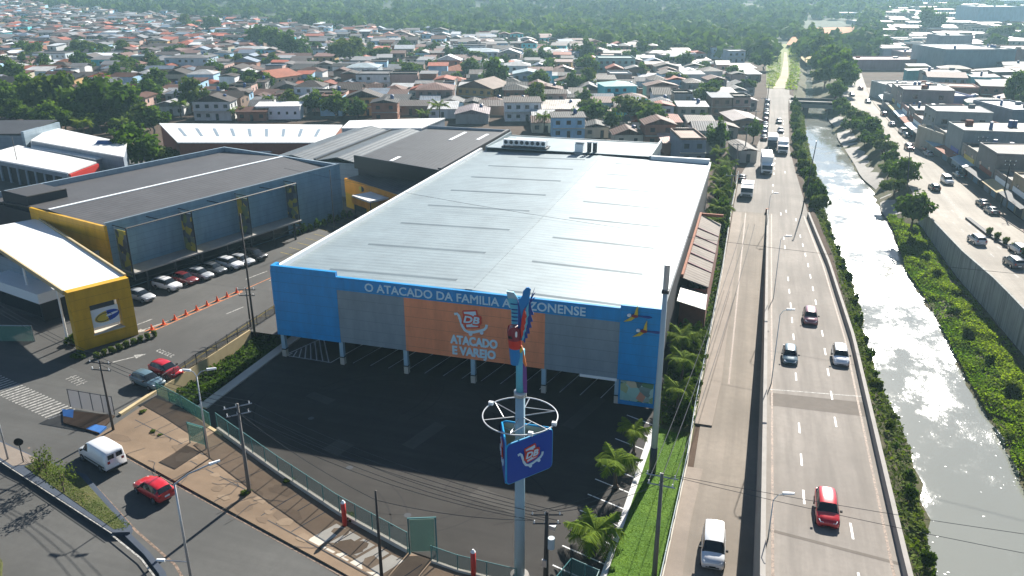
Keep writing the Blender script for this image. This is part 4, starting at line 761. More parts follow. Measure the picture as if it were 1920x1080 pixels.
skin('macaw_body', 0, 2, 'macaw_blue'); skin('macaw_breast', 2, 3, 'macaw_red'); hd = skin('macaw_head', 3, 5, 'macaw_maroon')
plate_([(170, 440), (185, 415), (230, 405), (262, 415), (262, 500), (170, 490)], .18, .5, 'macaw_maroon', 'crown', hd); plate_([(168, 488), (215, 494), (247, 500), (243, 520), (172, 512)], .25, .45, 'black', 'beak', hd); plate_([(236, 455), (245, 440), (256, 450), (256, 485), (246, 500), (236, 485)], .5, .06, 'sign_white', 'eye_patch', hd)
wr = plate_([(255, 145), (262, 160), (300, 300), (300, 430), (305, 545), (285, 545), (268, 525), (262, 400), (265, 250)], .1, .16, 'macaw_navy', 'macaw_wing', pyl)
plate_([(262, 150), (290, 140), (305, 118), (312, 75), (345, 40), (368, 38), (388, 55), (378, 110), (366, 190), (345, 226), (335, 240), (318, 262), (300, 340), (280, 230)], .14, .1, 'macaw_blue', 'wing_shoulder', wr)
fe_ = []
out_ = [(428, 36), (430, 82), (428, 132), (385, 170), (395, 200), (418, 298), (398, 308), (408, 360), (390, 370), (394, 420), (372, 425), (376, 478), (355, 480), (356, 520), (338, 520), (330, 572)]
inn_ = [(376, 112), (383, 150), (374, 195)]
plate_([(366, 190), (382, 140), (428, 34), (402, 110), (430, 82), (392, 150), (430, 130), (384, 186), (396, 250), (418, 298), (388, 300), (408, 362), (382, 368), (395, 420), (370, 425), (377, 478), (352, 480), (357, 522), (336, 522), (330, 572), (312, 548), (318, 500), (345, 420), (356, 300)], .18, .08, 'macaw_navy', 'wing_feather', wr)
plate_([(366, 185), (362, 260), (368, 300), (352, 330), (356, 380), (338, 410), (342, 450), (325, 470), (326, 510), (312, 540), (298, 545), (310, 480), (330, 400), (345, 320), (338, 240)], .22, .08, 'macaw_cyan', 'wing_feather', wr)
plate_([(338, 222), (330, 262), (348, 310), (332, 330), (338, 372), (322, 392), (328, 430), (312, 450), (314, 480), (294, 525), (288, 430), (300, 330), (316, 255)], .26, .08, 'macaw_red', 'wing_feather', wr)
wl = plate_([(150, 82), (222, 94), (248, 130), (268, 160), (266, 260), (262, 405), (200, 402), (198, 300), (196, 262), (178, 212), (165, 165)], -.1, .12, 'macaw_cyan', 'macaw_wing', pyl)
plate_([(150, 82), (222, 94), (250, 140), (258, 165), (240, 160), (215, 150), (168, 150)], .0, .06, 'pole_blue', 'wing_tip', wl)
for y in (205, 258, 292, 328, 364): plate_([(188 if y < 220 else 200, y - 4), (230, y), (262, y + 2), (262, y + 8), (225, y + 8), (190 if y < 220 else 202, y + 3)], .0, .06, 'macaw_navy', 'wing_slot', wl)
plate_([(275, 560), (300, 600), (318, 650), (345, 790), (335, 800), (305, 740), (285, 660), (272, 610)], .1, .3, 'macaw_orange', 'macaw_tail', pyl); plate_([(345, 790), (350, 940), (350, 1045), (316, 1040), (306, 900), (300, 745), (335, 800)], .1, .3, 'macaw_purple', 'macaw_tail', pyl); plate_([(278, 622), (300, 600), (304, 640), (290, 660), (280, 650)], .3, .1, 'macaw_yellow', 'macaw_thigh', pyl)
# ---------------------------------------------------------------- poles, lamps, wires
def ztop(base, x, y): return onplane(x, y, base)[1]
def lat(base, x, y):
    a, z = onplane(x, y, base); return Vector((RGT.x * a, RGT.y * a, z - base[2]))
tall = G(1223, 886, .1); lp = thing('column_light', 'very tall grey lighting column on the lawn with dark lower section', 'light column', tall)
zt_ = ztop(tall, 1244, 545) ; MB().tube([(0, 0, 0), (0, 0, 2.7)], .33, 12).build('lower_section', M['dark_metal'], lp, True); MB().tube([(0, 0, 2.7), (0, 0, zt_)], .30, 12, 0, .2).build('shaft', M['pole_grey'], lp, True)
MB().tube([(0, 0, zt_), (0, 0, zt_ + 2.2)], .24, 8).build('antenna', M['galvanised'], lp); MB().box(-.3, -.3, zt_ - .3, .3, .3, zt_).build('junction_box', M['dark_metal'], lp)
def utility_pole(base, h, label, arms=1, mat='pole_concrete', arm_ang=.3, gear=False, r=.17):
    u = thing('utility_pole', label, 'utility pole', base); MB().tube([(0, 0, 0), (0, 0, h)], r, 8, 0, r * .6).build('shaft', M[mat], u, True)
    c, s = math.cos(arm_ang), math.sin(arm_ang); tips = []
    for k in range(arms):
        z = h - .25 - k * .75; L = 1.15 - .15 * k; MB().tube([(-c * L, -s * L, z), (c * L, s * L, z)], .06, 4).build('crossarm', M['galvanised' if mat == 'pole_concrete' else 'dark_metal'], u)
        for f in (-.9, -.1, .8): MB().tube([(c * L * f, s * L * f, z + .05), (c * L * f, s * L * f, z + .28)], .05, 5).build('insulator', M['sign_white'], u); tips.append(Vector(base) + Vector((c * L * f, s * L * f, z + .28)))
    if gear: MB().tube([(.38, -.1, h * .55), (.38, -.1, h * .55 + .9)], .26, 8).build('transformer', M['pole_grey'], u); MB().box(-.25, -.3, h * .3, .1, -.14, h * .3 + .6).build('meter_box', M['galvanised'], u); MB().box(.2, -.2, h * .8, .7, .1, h * .8 + .3).build('switchgear', M['galvanised'], u)
    return tips
def pole_at(bx, by, tx, ty, label, z=0, **k):
    b = G(bx, by, z); return utility_pole(b, ztop(b, tx, ty) - b.z, label, **k)
t1 = pole_at(468, 926, 448, 757, 'grey concrete utility pole on the tan sidewalk with twin white crossarms', zl, arms=2, arm_ang=YAW + R(28))
t2 = pole_at(213, 808, 190, 676, 'slim dark utility pole at the corner by the blue kerb', zl, arms=2, mat='wood_dark', arm_ang=YAW - R(10), r=.13)
t3 = pole_at(717, 1100, 704, 920, 'dark upper and pale lower utility pole by the striped pavement slabs', zl, arms=0, r=.14, mat='wood_dark'); b3 = G(717, 1100, zl)
t4 = pole_at(1023, 1100, 1021, 960, 'dark utility pole loaded with transformer and switchgear beside the pylon', 0, arms=2, mat='wood_dark', gear=True, arm_ang=YAW, r=.22)
t5 = pole_at(1226, 1088, 1249, 888, 'weathered grey utility pole at the lawn edge below the tall light column', 0, arms=2, gear=False, arm_ang=YAW - R(20), r=.2)
t6 = pole_at(478, 628, 458, 400, 'very tall slim dark pole at the yard edge beside the store corner', 1.5, arms=0, mat='wood_dark', r=.14)
t7 = pole_at(470, 612, 462, 540, 'short dark twin-post pole with two crossarms near the store corner', 1.5, arms=2, mat='wood_dark', r=.12, arm_ang=YAW)
pole_at(628, 440, 618, 318, 'slim dark pole standing in front of the blue-grey market wall', 1.5, arms=0, mat='wood_dark', r=.09)
pole_at(40, 338, 31, 256, 'thin dark lamp pole rising between the white sheds', 1.5, arms=0, mat='wood_dark', r=.09)
def street_lamp(base, h, label, heads=((0, 1.6),), r=.09, mat='galvanised', lean=None, low=None):
    u = thing('street_lamp', label, 'street lamp', base); tp = Vector((0, 0, h)) if lean is None else lean; MB().tube([(0, 0, 0), tp], r, 8, 0, r * .6).build('post', M[mat], u, True)
    if low: d = Vector((math.cos(low[0]), math.sin(low[0]), .05)); q0 = Vector((0, 0, low[1])); ar = MB().tube([q0, q0 + d * 1.9], .05, 5).build('arm', M[mat], u); MB().tube([q0 + d * 1.7, q0 + d * 2.3], .14, 6, 0, .1).build('luminaire', M['sign_white'], ar)
    for a, L in heads:
        d = Vector((math.cos(a), math.sin(a), 0)); e = tp + d * L + Vector((0, 0, .55)); ar = MB().tube([tp, tp + d * L * .4 + Vector((0, 0, .42)), e], r * .55, 5).build('arm', M[mat], u)
        MB().tube([e - d * .1, e + d * .7], .13, 6, 0, .09).build('luminaire', M['sign_white'], ar)
def lamp_at(bx, by, tx, ty, label, z=0, **k): b = G(bx, by, z); street_lamp(b, ztop(b, tx, ty) - b.z, label, **k)
lamp_at(393, 862, 377, 706, 'double armed street lamp beside the green notice board', zl, heads=((YAW + .3, 1.0), (YAW + R(170), .6)))
lamp_at(360, 1095, 331, 908, 'tall street lamp in the avenue with a broad upturned arm and a side lamp', zl, heads=((YAW + R(40), 2.6),), r=.11, low=(YAW + R(178), 2.0))
lamp_at(17, 868, -6, 745, 'street lamp on the paved tip of the median', zl, heads=((YAW + R(190), 1.2),))
for i, (bx, by, tx, ty) in enumerate(((1440, 1010, 1440, 938), (1446, 720, 1449, 590), (1450, 560, 1457, 450), (1437, 430, 1446, 368))):
    lamp_at(bx, by, tx, ty, '%s lamp from the camera end on the parapet between side road and expressway' % ordinal(i), zhw, heads=((YAW, .7),), r=.055, mat='pole_grey')
for bx, by, tx, ty, lb in ((1503, 400, 1530, 272, 'leaning dark lamp pole at the canal edge of the road'), (1700, 366, 1706, 280, 'dark lamp pole on the planted right bank of the canal')):
    b = G(bx, by, 0); e = lat(b, tx, ty); street_lamp(b, e.z, lb, heads=((R(90), .4),), r=.13, mat='dark_metal', lean=e)
for i, (x, y, h) in enumerate(((1815, 330, 9), (1795, 290, 8), (1862, 390, 9.5), (1905, 440, 9), (1730, 250, 8), (1690, 215, 8))):
    utility_pole(G(x + 14, y, 0), h, '%s dark utility pole from the camera end along the shop pavement' % ordinal((2, 3, 1, 0, 4, 5)[i]), arms=2, mat='wood_dark', arm_ang=R(10))
for i, (x, y) in enumerate(((1368, 410), (1380, 340), (1398, 300), (1415, 265), (1432, 235), (1440, 205))): utility_pole(G(x - 3, y, 0), 8.5, '%s pale utility pole from the store end along the left kerb of the canal road' % ordinal(i), arms=1, arm_ang=R(5))
wn = [0]
def wire(a, b, sag, label, r=.025):
    a = Vector(a); b = Vector(b); P = [a.lerp(b, k / 14) - Vector((0, 0, sag * 4 * (k / 14) * (1 - k / 14))) for k in range(15)]; tag(MB().tube(P, r, 4).build('power_line', M['wire']), label, 'power line', 'overhead wires along the avenue')
T3 = b3 + Vector((0, 0, ztop(b3, 704, 920) - b3.z - .8))
off = Vector((-40, 13, 3.5))
for i in range(3):
    wire(t2[i], t1[i], .5, 'dark overhead wire crossing the corner from the slim pole to the concrete pole'); wire(t1[i], t4[i], .9, 'long sagging overhead wire from the concrete pole to the transformer pole'); wire(t4[i], t5[i], .5, 'overhead wire between the transformer pole and the pole on the lawn edge'); wire(t2[i], t2[i] + off, .8, 'overhead wire leaving the slim corner pole towards the west')
wire(T3, t4[3], .4, 'low overhead wire from the dark striped-pavement pole to the transformer pole'); wire(t1[4], T3, .5, 'low overhead wire from the concrete pole to the striped-pavement pole')
for i in (3, 4, 5): wire(t1[i], t4[i], 1.3, 'lower sagging wire from the concrete pole to the transformer pole'); wire(t5[i], t5[i] + Vector((4.5, 75, -1.5)), 1.6, 'overhead wire running along the side road walkway')
for i, dx in enumerate((0, 6)): wire(t5[i * 2], t5[i * 2] + Vector((62, -4 + dx, 2)), 1.4, 'thin overhead wire crossing the expressway and the canal', .02)
wire((-20, 36, 14), (95, 20, 12), 2.0, 'thin overhead wire crossing above the store roof and expressway', .02)
# ---------------------------------------------------------------- fences, walls, gates
def fence(name, label, pts, h, post_m, net_m, step=2.0, rail=True, kerb=None, base=0.0):
    f = thing(name, label, 'fence'); P = [Vector(p) for p in pts]
    for i, (a, b) in enumerate(zip(P, P[1:])):
        n = max(1, round((b - a).length / step)); d = (b - a)
        nd = Vector((-d.y, d.x, 0)).normalized() * .012
        MB().add([a + nd, b + nd, b + nd + Vector((0, 0, h)), a + nd + Vector((0, 0, h)), a - nd, b - nd, b - nd + Vector((0, 0, h)), a - nd + Vector((0, 0, h))], [(0, 1, 2, 3), (7, 6, 5, 4)]).build('mesh_panel', M[net_m], f)
        for k in range(n + (i == len(P) - 2)): q = a.lerp(b, k / n); MB().tube([q, q + Vector((0, 0, h + .05))], .045, 5).build('post', M[post_m], f)
        if rail: MB().tube([a + Vector((0, 0, h)), b + Vector((0, 0, h))], .035, 5).build('rail', M[post_m], f)
        if kerb: mm, kh, kw = kerb; nn = Vector((-d.y, d.x, 0)).normalized() * kw; MB().prism([a + nn + Vector((0, 0, kh)), b + nn + Vector((0, 0, kh)), b - nn + Vector((0, 0, kh)), a - nn + Vector((0, 0, kh))], kh + .5).build('kerb', M[mm], f)
    return f
fz = lambda x, y, o=.13: (x, y, zl(x) + o)
fence('mesh_fence', 'teal mesh fence on a pale kerb between the tan sidewalk and the lot', [fz(4.6, -18.4), fz(14, -22.75), fz(21.8, -26.05), fz(29, -28.5)], 1.9, 'teal_metal', 'fence_net', 2.0, True, ('pale_concrete', .35, .12))
fence('sliding_gate', 'low teal sliding gate with long white top rail closing the lot entrance', [fz(31.2, -29.0), fz(33.5, -29.4), fz(38.2, -29.6)], 1.5, 'teal_metal', 'fence_net', 2.3, True, ('pale_concrete', .2, .1))
fence('gate_cage', 'teal framed gate cage at the lot corner beside the lawn', [(42.0, -28.2, 0), (44.2, -28.9, 0), (44.0, -31.4, 0), (41.2, -31.2, 0), (42.0, -28.2, 0)], 2.4, 'teal_metal', 'fence_net', 1.4)
gb = thing('gate_board', 'tall teal framed mesh gate leaf standing open over the entrance', 'gate', (29.2, -28.6, .13), R(-5)); MB().tube([(0, 0, 0), (0, 0, 3.3), (1.9, .9, 3.3), (1.9, .9, 0)], .09, 5).build('frame', M['teal_metal'], gb); MB().box(.1, -.02, .2, 2.0, .02, 3.2, 0, Matrix.Rotation(R(25), 4, 'Z')).build('panel', M['green_glass'], gb); MB().tube([(1.9, .9, 3.2), (2.6, -.3, 0)], .06, 5).build('strut', M['teal_metal'], gb)
for i, (x, y, zz_, lb) in enumerate(((647, 987, zl, 'red boundary post by the mesh fence'), (888, 1082, 0, 'dark red boundary post at the gate end near the pylon'))): g = G(x, y, zz_); r_ = thing('marker_post', lb, 'post', g); MB().tube([(0, 0, 0), (0, 0, 2.3)], .2, 10).build('shaft', M['signal_red'], r_, True); MB().tube([(0, 0, 2.3), (0, 0, 2.55)], .2, 10, 0, .06).build('cap', M['sign_white'], r_)
wl_ = tag(MB().prism([(-6.3, -19.2, 1.75), (-5.9, -19.3, 1.75), (-5.5, 2.4, 1.75), (-5.9, 2.4, 1.75)], 2.0).build('retaining_wall', M['tan_wall']), 'long tan retaining wall between the market yard and the sunken strip', 'wall')
tag(MB().prism([(-5.9, -14.4, 1.35), (-1.2, -16.0, 1.3), (3.6, -18.1, 1.25), (5.6, -18.9, 1.2), (5.5, -19.2, 1.2), (3.5, -18.4, 1.25), (-1.3, -16.35, 1.3), (-5.9, -14.8, 1.35)], 1.9).build('retaining_wall', M['tan_wall']), 'short tan wall end dropping from the sidewalk into the lot corner', 'wall')
fence('yard_railing', 'dark red and black railing along the top of the tan retaining wall', [(-5.9, -13, 1.75), (-5.7, -4, 1.75), (-5.7, 2.2, 1.75), (-5.6, 12, 1.55)], 1.2, 'dark_metal', 'bar_net', 1.8)
fence('glass_railing', 'green glass railing above the lot corner steps', [fz(-5.4, -14.6, 0), fz(-1.3, -16.0, 0), fz(3.4, -17.9, 0)], 1.5, 'teal_metal', 'green_glass', 2.2)
fence('corner_screen', 'pale translucent screen fence behind the blue kerb corner', [(-12.0, -19.4, 1.6), (-9.2, -19.4, 1.6), (-6.6, -19.4, 1.6)], 2.0, 'dark_metal', 'sheer_net', 1.3)
fence('walkway_wall', 'long pale low wall with netting beside the side road walkway', [(48.35, -30, 0), (48.8, -10, 0), (48.7, 0, 0), (48.9, 20, 0), (49.1, 46, 0), (48.9, 82, 0), (49.1, 113, 0)], 1.5, 'pole_grey', 'bar_net', 3.0, True, ('pale_concrete', .5, .1))
nb = thing('notice_board', 'green framed notice board on two posts on the tan sidewalk', 'notice board', G(372, 838, zl), R(-8)); MB().box(-.95, -.06, .5, .95, .06, 2.3).build('panel', M['green_glass'], nb); MB().tube([(-1, 0, 0), (-1, 0, 2.4), (1, 0, 2.4), (1, 0, 0)], .07, 5).build('frame', M['teal_metal'], nb)
# ramp walls and parapets of the expressway
mb = MB(); vs = []
for y in np.arange(-157, 86, 4.0): z = zhw(0, y); x = lerp_tab(HL, y); vs.append([(x - .05, y, -.1), (x - .05, y, z + .85), (x + .3, y, z + .85), (x + .34, y, z)])
loft(mb, vs); tag(mb.build('ramp_wall', M['concrete']), 'tall concrete ramp wall on the side road side of the expressway', 'wall')
mb = MB(); vs = []
for y in np.arange(-157, 86, 4.0): z = zhw(0, y); x = lerp_tab(HR, y); vs.append([(x - .36, y, z), (x - .32, y, z + .85), (x + .02, y, z + .85), (x + .05, y, -1.2)])
loft(mb, vs); tag(mb.build('ramp_parapet', M['concrete']), 'concrete parapet wall on the canal side of the expressway', 'wall')
mb = MB(); mb.prism([(55.3, 83, .9), (55.9, 83, .9), (55.9, 84.2, .7), (55.3, 84.2, .7)], .9); tag(mb.build('ramp_nose', M['rust']), 'rusty concrete nose where the side road parts from the expressway', 'barrier')
t = NT('streaked_concrete'); v = t.noise(t.coord((2.2, 2.2, .07)), .9, 6, .75); w_n = t.noise(t.coord(), .5, 5); M['streaked'] = t.fin(t.mix(t.mix((.42, .42, .40), (.26, .265, .25), w_n), (.06, .065, .06), t.ramp(v, [(.45, 0.), (.7, .85)])), .9, 0, .2)
mb = MB(); vs = []
for y in [-155, -100, -60, -30, -10, 10, 20, 30, 40, 47, 54, 61, 70, 78, 85, 90, 95.5]: x = lerp_tab(BR, y); z = zrr(0, y); vs.append([(x - .05, y, -4), (x - .05, y, z + .55), (x + .25, y, z + .55), (x + .25, y, z)])
loft(mb, vs); tag(mb.build('bank_retaining_wall', M['streaked']), 'tall grey streaked retaining wall carrying the right bank road above the weeds', 'wall')
md = thing('road_median', 'narrow dark planted median on the right bank road', 'median'); mb = MB(); mpts = [(91.2, 88.5), (91.9, 76), (93.0, 68), (94.6, 58), (97, 40)]; mb.prism([(x, y, zrr(0, y) + .4) for x, y in mpts] + [(x + .8, y, zrr(0, y) + .4) for x, y in mpts[::-1]], .6); mb.build('kerb', M['dark_wall'], md)
# bridge
br = thing('canal_bridge', 'low dark concrete road bridge crossing the canal', 'bridge'); MB().box(63, 242, -1.3, 84, 252, .1).build('deck', M['concrete'], br); MB().box(63.5, 241.7, .1, 84, 242.0, 1.0).build('parapet', M['dark_wall'], br); MB().box(63.5, 251.9, .1, 84, 252.2, 1.0).build('parapet', M['dark_wall'], br)
for x in (68.2, 76.6): MB().box(x, 242.3, -4.5, x + 1.6, 251.5, -1.3).build('pier', M['dark_wall'], br)
cs = None
for i in range(9):
    f = i / 8.4; x, y = -17.6 + 2.65 * f, -.6 + 14.8 * f
    if cs is None:
        cs = thing('traffic_cone', '', 'traffic cone', (x, y, 1.52), 0, 'cones on the striped divider'); MB().tube([(0, 0, .05), (0, 0, .95)], .26, 8, 0, .05).build('cone', M['cone_orange'], cs); MB().box(-.3, -.3, 0, .3, .3, .06).build('foot', M['cone_orange'], cs); cs.scale = (.8, .8, .75)
        c = cs
    else: c = dup(cs, (x, y, 1.52))
    c['label'] = '%s orange traffic cone from the portal end on the red striped divider' % ordinal(i)
for (x, y, lb) in ((41, 870, 'black round traffic sign on a thin post at the median tip'), ): b = G(x + 5, y + 4, zl); sg = thing('traffic_sign', lb, 'traffic sign', b); MB().tube([(0, 0, 0), (0, 0, 2.3)], .05, 6).build('post', M['dark_metal'], sg); MB().wheel((0, 0, 2.5), .38, .04, 0, 16).build('disc', M['black'], sg, rot=YAW + R(20))
# ---------------------------------------------------------------- vehicles
def car_proto(kind, name, cat):
    """local x is forward; returns the root with body, glass, wheels, lamps, mirrors and plates as parts"""
    if kind == 'hatch': S = [(2.0, .36, .56, .62, .60, .45, 0), (1.9, .24, .68, .74, .78, .58, 0), (1.5, .2, .80, .86, .85, .66, 0), (.92, .2, .90, .96, .87, .72, 0), (.28, .2, .94, 1.40, .87, .60, 1), (-.3, .2, .96, 1.49, .87, .62, 1), (-1.1, .2, .98, 1.46, .86, .60, 1), (-1.62, .22, 1.0, 1.36, .85, .57, 1), (-1.95, .26, .98, 1.03, .82, .64, 0), (-2.02, .38, .72, .80, .74, .58, 0)]; WX = (1.25, -1.28); wr = .31
    elif kind == 'sedan': S = [(2.2, .36, .54, .60, .60, .45, 0), (2.1, .24, .66, .72, .78, .58, 0), (1.6, .2, .78, .84, .85, .66, 0), (.85, .2, .88, .93, .87, .72, 0), (.2, .2, .92, 1.36, .87, .59, 1), (-.4, .2, .94, 1.44, .87, .60, 1), (-1.0, .2, .95, 1.38, .86, .58, 1), (-1.6, .22, .98, 1.02, .85, .66, 0), (-2.1, .26, .94, .98, .82, .62, 0), (-2.2, .38, .70, .78, .74, .58, 0)]; WX = (1.35, -1.3); wr = .31
    elif kind == 'suv': S = [(2.1, .42, .68, .76, .66, .5, 0), (2.0, .3, .84, .90, .84, .64, 0), (1.5, .28, .96, 1.02, .90, .72, 0), (1.0, .28, 1.04, 1.1, .92, .76, 0), (.4, .28, 1.08, 1.58, .92, .66, 1), (-.2, .28, 1.1, 1.66, .92, .68, 1), (-1.3, .28, 1.12, 1.62, .91, .66, 1), (-1.85, .3, 1.14, 1.52, .90, .63, 1), (-2.1, .34, 1.08, 1.14, .87, .70, 0), (-2.17, .45, .8, .9, .8, .6, 0)]; WX = (1.3, -1.32); wr = .36
    elif kind == 'mpv': S = [(2.1, .36, .66, .74, .64, .5, 0), (2.0, .24, .84, .90, .82, .64, 0), (1.55, .22, .98, 1.04, .88, .72, 0), (1.15, .22, 1.06, 1.12, .90, .76, 0), (.5, .22, 1.1, 1.68, .90, .70, 1), (-.1, .22, 1.1, 1.82, .90, .74, 1), (-1.2, .22, 1.1, 1.84, .90, .74, 1), (-2.0, .24, 1.1, 1.80, .89, .73, 1), (-2.15, .3, 1.05, 1.12, .87, .80, 0), (-2.2, .4, .8, .9, .82, .7, 0)]; WX = (1.35, -1.35); wr = .32
    else: S = [(2.45, .4, .72, .80, .68, .5, 0), (2.35, .28, .96, 1.02, .88, .66, 0), (2.0, .26, 1.12, 1.18, .94, .76, 0), (1.55, .26, 1.24, 1.30, .97, .80, 0), (.95, .26, 1.28, 1.98, .98, .74, 1), (.5, .26, 1.28, 2.16, .98, .80, 1), (-.2, .26, 1.28, 2.2, .98, .82, 0), (-1.6, .26, 1.28, 2.2, .98, .82, 0), (-2.4, .28, 1.28, 2.14, .97, .81, 0), (-2.5, .36, 1.2, 1.9, .94, .76, 0)]; WX = (1.6, -1.5); wr = .36
    root = thing(name, 'x', cat)
    rings = []
    for x, zb, b, tp, w, wt, c in S:
        h = [(-w * .86, zb), (-w, zb + .16), (-w * 1.01, (zb + b) / 2 + .05), (-w * .98, b - .05), (-w * .94, b), (-wt, tp - .07), (-wt * .86, tp - .01), (-wt * .4, tp + .012)]
        rings.append([(x, y, z) for y, z in h] + [(x, -y, z) for y, z in h[::-1]])
    n = len(rings[0]); Fb = []; Fg = []
    for i in range(len(S) - 1):
        for k in range(n):
            k2 = (k + 1) % n; f = (i * n + k, (i + 1) * n + k, (i + 1) * n + k2, i * n + k2); a, b = S[i][6], S[i + 1][6]
            side = k in (4, n - 6); topf = 5 <= k <= n - 7
            g = (side and a and b) or (topf and a != b) or (side and a != b and i < 5)
            if kind == 'van': g = (side and ((not a and b) or (a and b))) or (topf and not a and b)
            (Fg if g else Fb).append(f)
    V = [p for r in rings for p in r]
    mb = MB(); mb.add(V, Fb + [tuple(range(n)), tuple(reversed(range((len(S) - 1) * n, len(S) * n)))]); b_ = mb.build('body', M['car_paint'], root, True); b_['tint'] = 1
    mb = MB(); mb.add(V, Fg); mb.build('windows', M['glass'], root, False)
    W = max(s[4] for s in S); xf, xr = S[0][0], S[-1][0]; zf = S[1][2]
    for wx in WX:
        for sy in (-1, 1):
            w_ = MB().wheel((wx, sy * (W - .08), wr), wr, .22, 0).build('wheel', M['rubber'], root); MB().wheel((wx, sy * (W + .03), wr), wr * .62, .02, 0, 10).build('rim', M['chrome'], w_)
    for sy in (-1, 1):
        MB().prism([(xf - .02, sy * .36, zf - .02), (xf - .06, sy * .62, zf), (xf - .34, sy * .76, zf + .05), (xf - .25, sy * .40, zf + .07)], .14).build('headlight', M['lamp_lens'], root)
        MB().box(xr - .01, min(sy * .52, sy * .76), S[-2][2] - .28, xr + .14, max(sy * .52, sy * .76), S[-2][2] - .02).build('taillight', M['tail_lens'], root)
        xm = S[4][0] + .35; MB().box(xm - .09, min(sy * W, sy * (W + .2)), S[4][2] - .02, xm + .05, max(sy * W, sy * (W + .2)), S[4][2] + .14).build('mirror', M['rubber'], root)
    if kind == 'van':
        for sy in (-1, 1): MB().box(xr - .03, min(sy * .1, sy * .66), 1.42, xr + .06, max(sy * .1, sy * .66), 1.84).build('rear_window', M['glass'], root); MB().box(-2.2, min(sy * .978, sy * .992), .62, 1.1, max(sy * .978, sy * .992), .74).build('side_rail', M['rubber'], root)
        MB().box(xr - .08, -.93, .3, xr + .05, .93, .5).build('bumper', M['rubber'], root)
    MB().box(xf - .03, -.25, .42, xf + .02, .25, .54).box(xf - .06, -.5, S[0][1] + .02, xf + .01, .5, S[0][1] + .1).build('grille', M['rubber'], root); MB().box(xr - .03, -.22, .58, xr + .01, .22, .72).build('plate', M['sign_white'], root)
    return root
PR = {}
for k, nm, ct in (('hatch', 'hatchback_car', 'car'), ('sedan', 'sedan_car', 'car'), ('suv', 'suv_car', 'car'), ('mpv', 'minivan', 'van'), ('van', 'panel_van', 'van')): PR[k] = [car_proto(k, nm, ct), False]
CC = dict(red=(.50, .012, .02), white=(.72, .73, .74), silver=(.42, .44, .46), black=(.012, .013, .016), grey=(.10, .11, .12), bluegrey=(.10, .16, .19), darkred=(.16, .02, .025), maroon=(.22, .08, .10), darkblue=(.03, .05, .12))
def car(kind, x, y, z, ang, color, label, group=None, pitch=0, sc=1.0):
    p = PR[kind]
    if not p[1]: o = p[0]; p[1] = True; o['label'] = label
    else: o = dup(p[0], (0, 0, 0), 0, label)
    o.location = (x, y, z); o.rotation_euler = (0, -pitch, ang); o.scale = (sc,) * 3; p0 = [c for c in o.children if c.get('tint')]
    for c in p0: c.color = (*CC[color], 1)
    if group: o['group'] = group
    elif 'group' in o: del o['group']
    return o
def car_at(kind, px, py, zf, ang, color, label, group=None, up=.02, pitch=0, sc=1.0):
    g = G(px, py, zf); return car(kind, g.x, g.y, g.z + up, ang, color, label, group, pitch, sc)
DN, UPW = R(-90), R(90)
gh = 'cars on the expressway'
car_at('suv', 1548, 966, zhw, DN, 'red', 'bright red car alone on the expressway closest to the camera', gh, pitch=R(-2.8), sc=.89); car_at('hatch', 1480, 674, zhw, DN, 'bluegrey', 'dark blue-grey car in the lane along the expressway left parapet', gh, pitch=R(-2), sc=.9); car_at('suv', 1574, 676, zhw, DN, 'white', 'white car in the canal side lane of the expressway', gh, pitch=R(-2), sc=.9); car_at('suv', 1518, 602, zhw, DN, 'maroon', 'maroon car in the middle expressway lane ahead of the pair', gh, pitch=R(-2), sc=.9)
car_at('mpv', 1336, 1040, 0, R(-88), 'white', 'white minivan with black windscreen driving on the side road')
AV = math.atan2(.325, -.946)
car_at('van', 193, 866, zl, AV, 'white', 'white panel van driving away on the avenue ahead of a red car', None, .02); car_at('hatch', 290, 926, zl, AV, 'red', 'bright red hatchback on the avenue behind the white van')
car_at('hatch', 313, 702, 1.5, R(-14), 'red', 'red hatchback parked nose to the yard railing'); car_at('hatch', 279, 722, 1.5, R(-14), 'bluegrey', 'blue-grey hatchback parked beside the red one at the yard railing')
gp = 'cars parked at the market canopy'
for i, (x, y, k, c, lb) in enumerate(((266, 562, 'hatch', 'silver', 'silver hatchback parked alone at the portal end of the market row'), (315, 542, 'suv', 'white', 'white car with open looking dark glass, second from the portal in the market row'), (348, 530, 'hatch', 'darkred', 'dark red car, third from the portal in the market row'), (377, 521, 'hatch', 'silver', 'silver car, fourth from the portal in the market row'), (402, 511, 'hatch', 'grey', 'dark grey car, fifth from the portal in the market row'), (410, 508, 'hatch', 'white', 'white car, sixth from the portal in the market row'), (432, 502, 'suv', 'white', 'white car, seventh from the portal in the market row'), (455, 495, 'hatch', 'silver', 'silver car, eighth from the portal in the market row'), (478, 486, 'suv', 'black', 'black car, last in the market row farthest from the portal'))):
    if i != 5: car_at(k, x, y, 1.5, R(-10), c, lb, gp)
gr_ = 'cars on the right bank road'
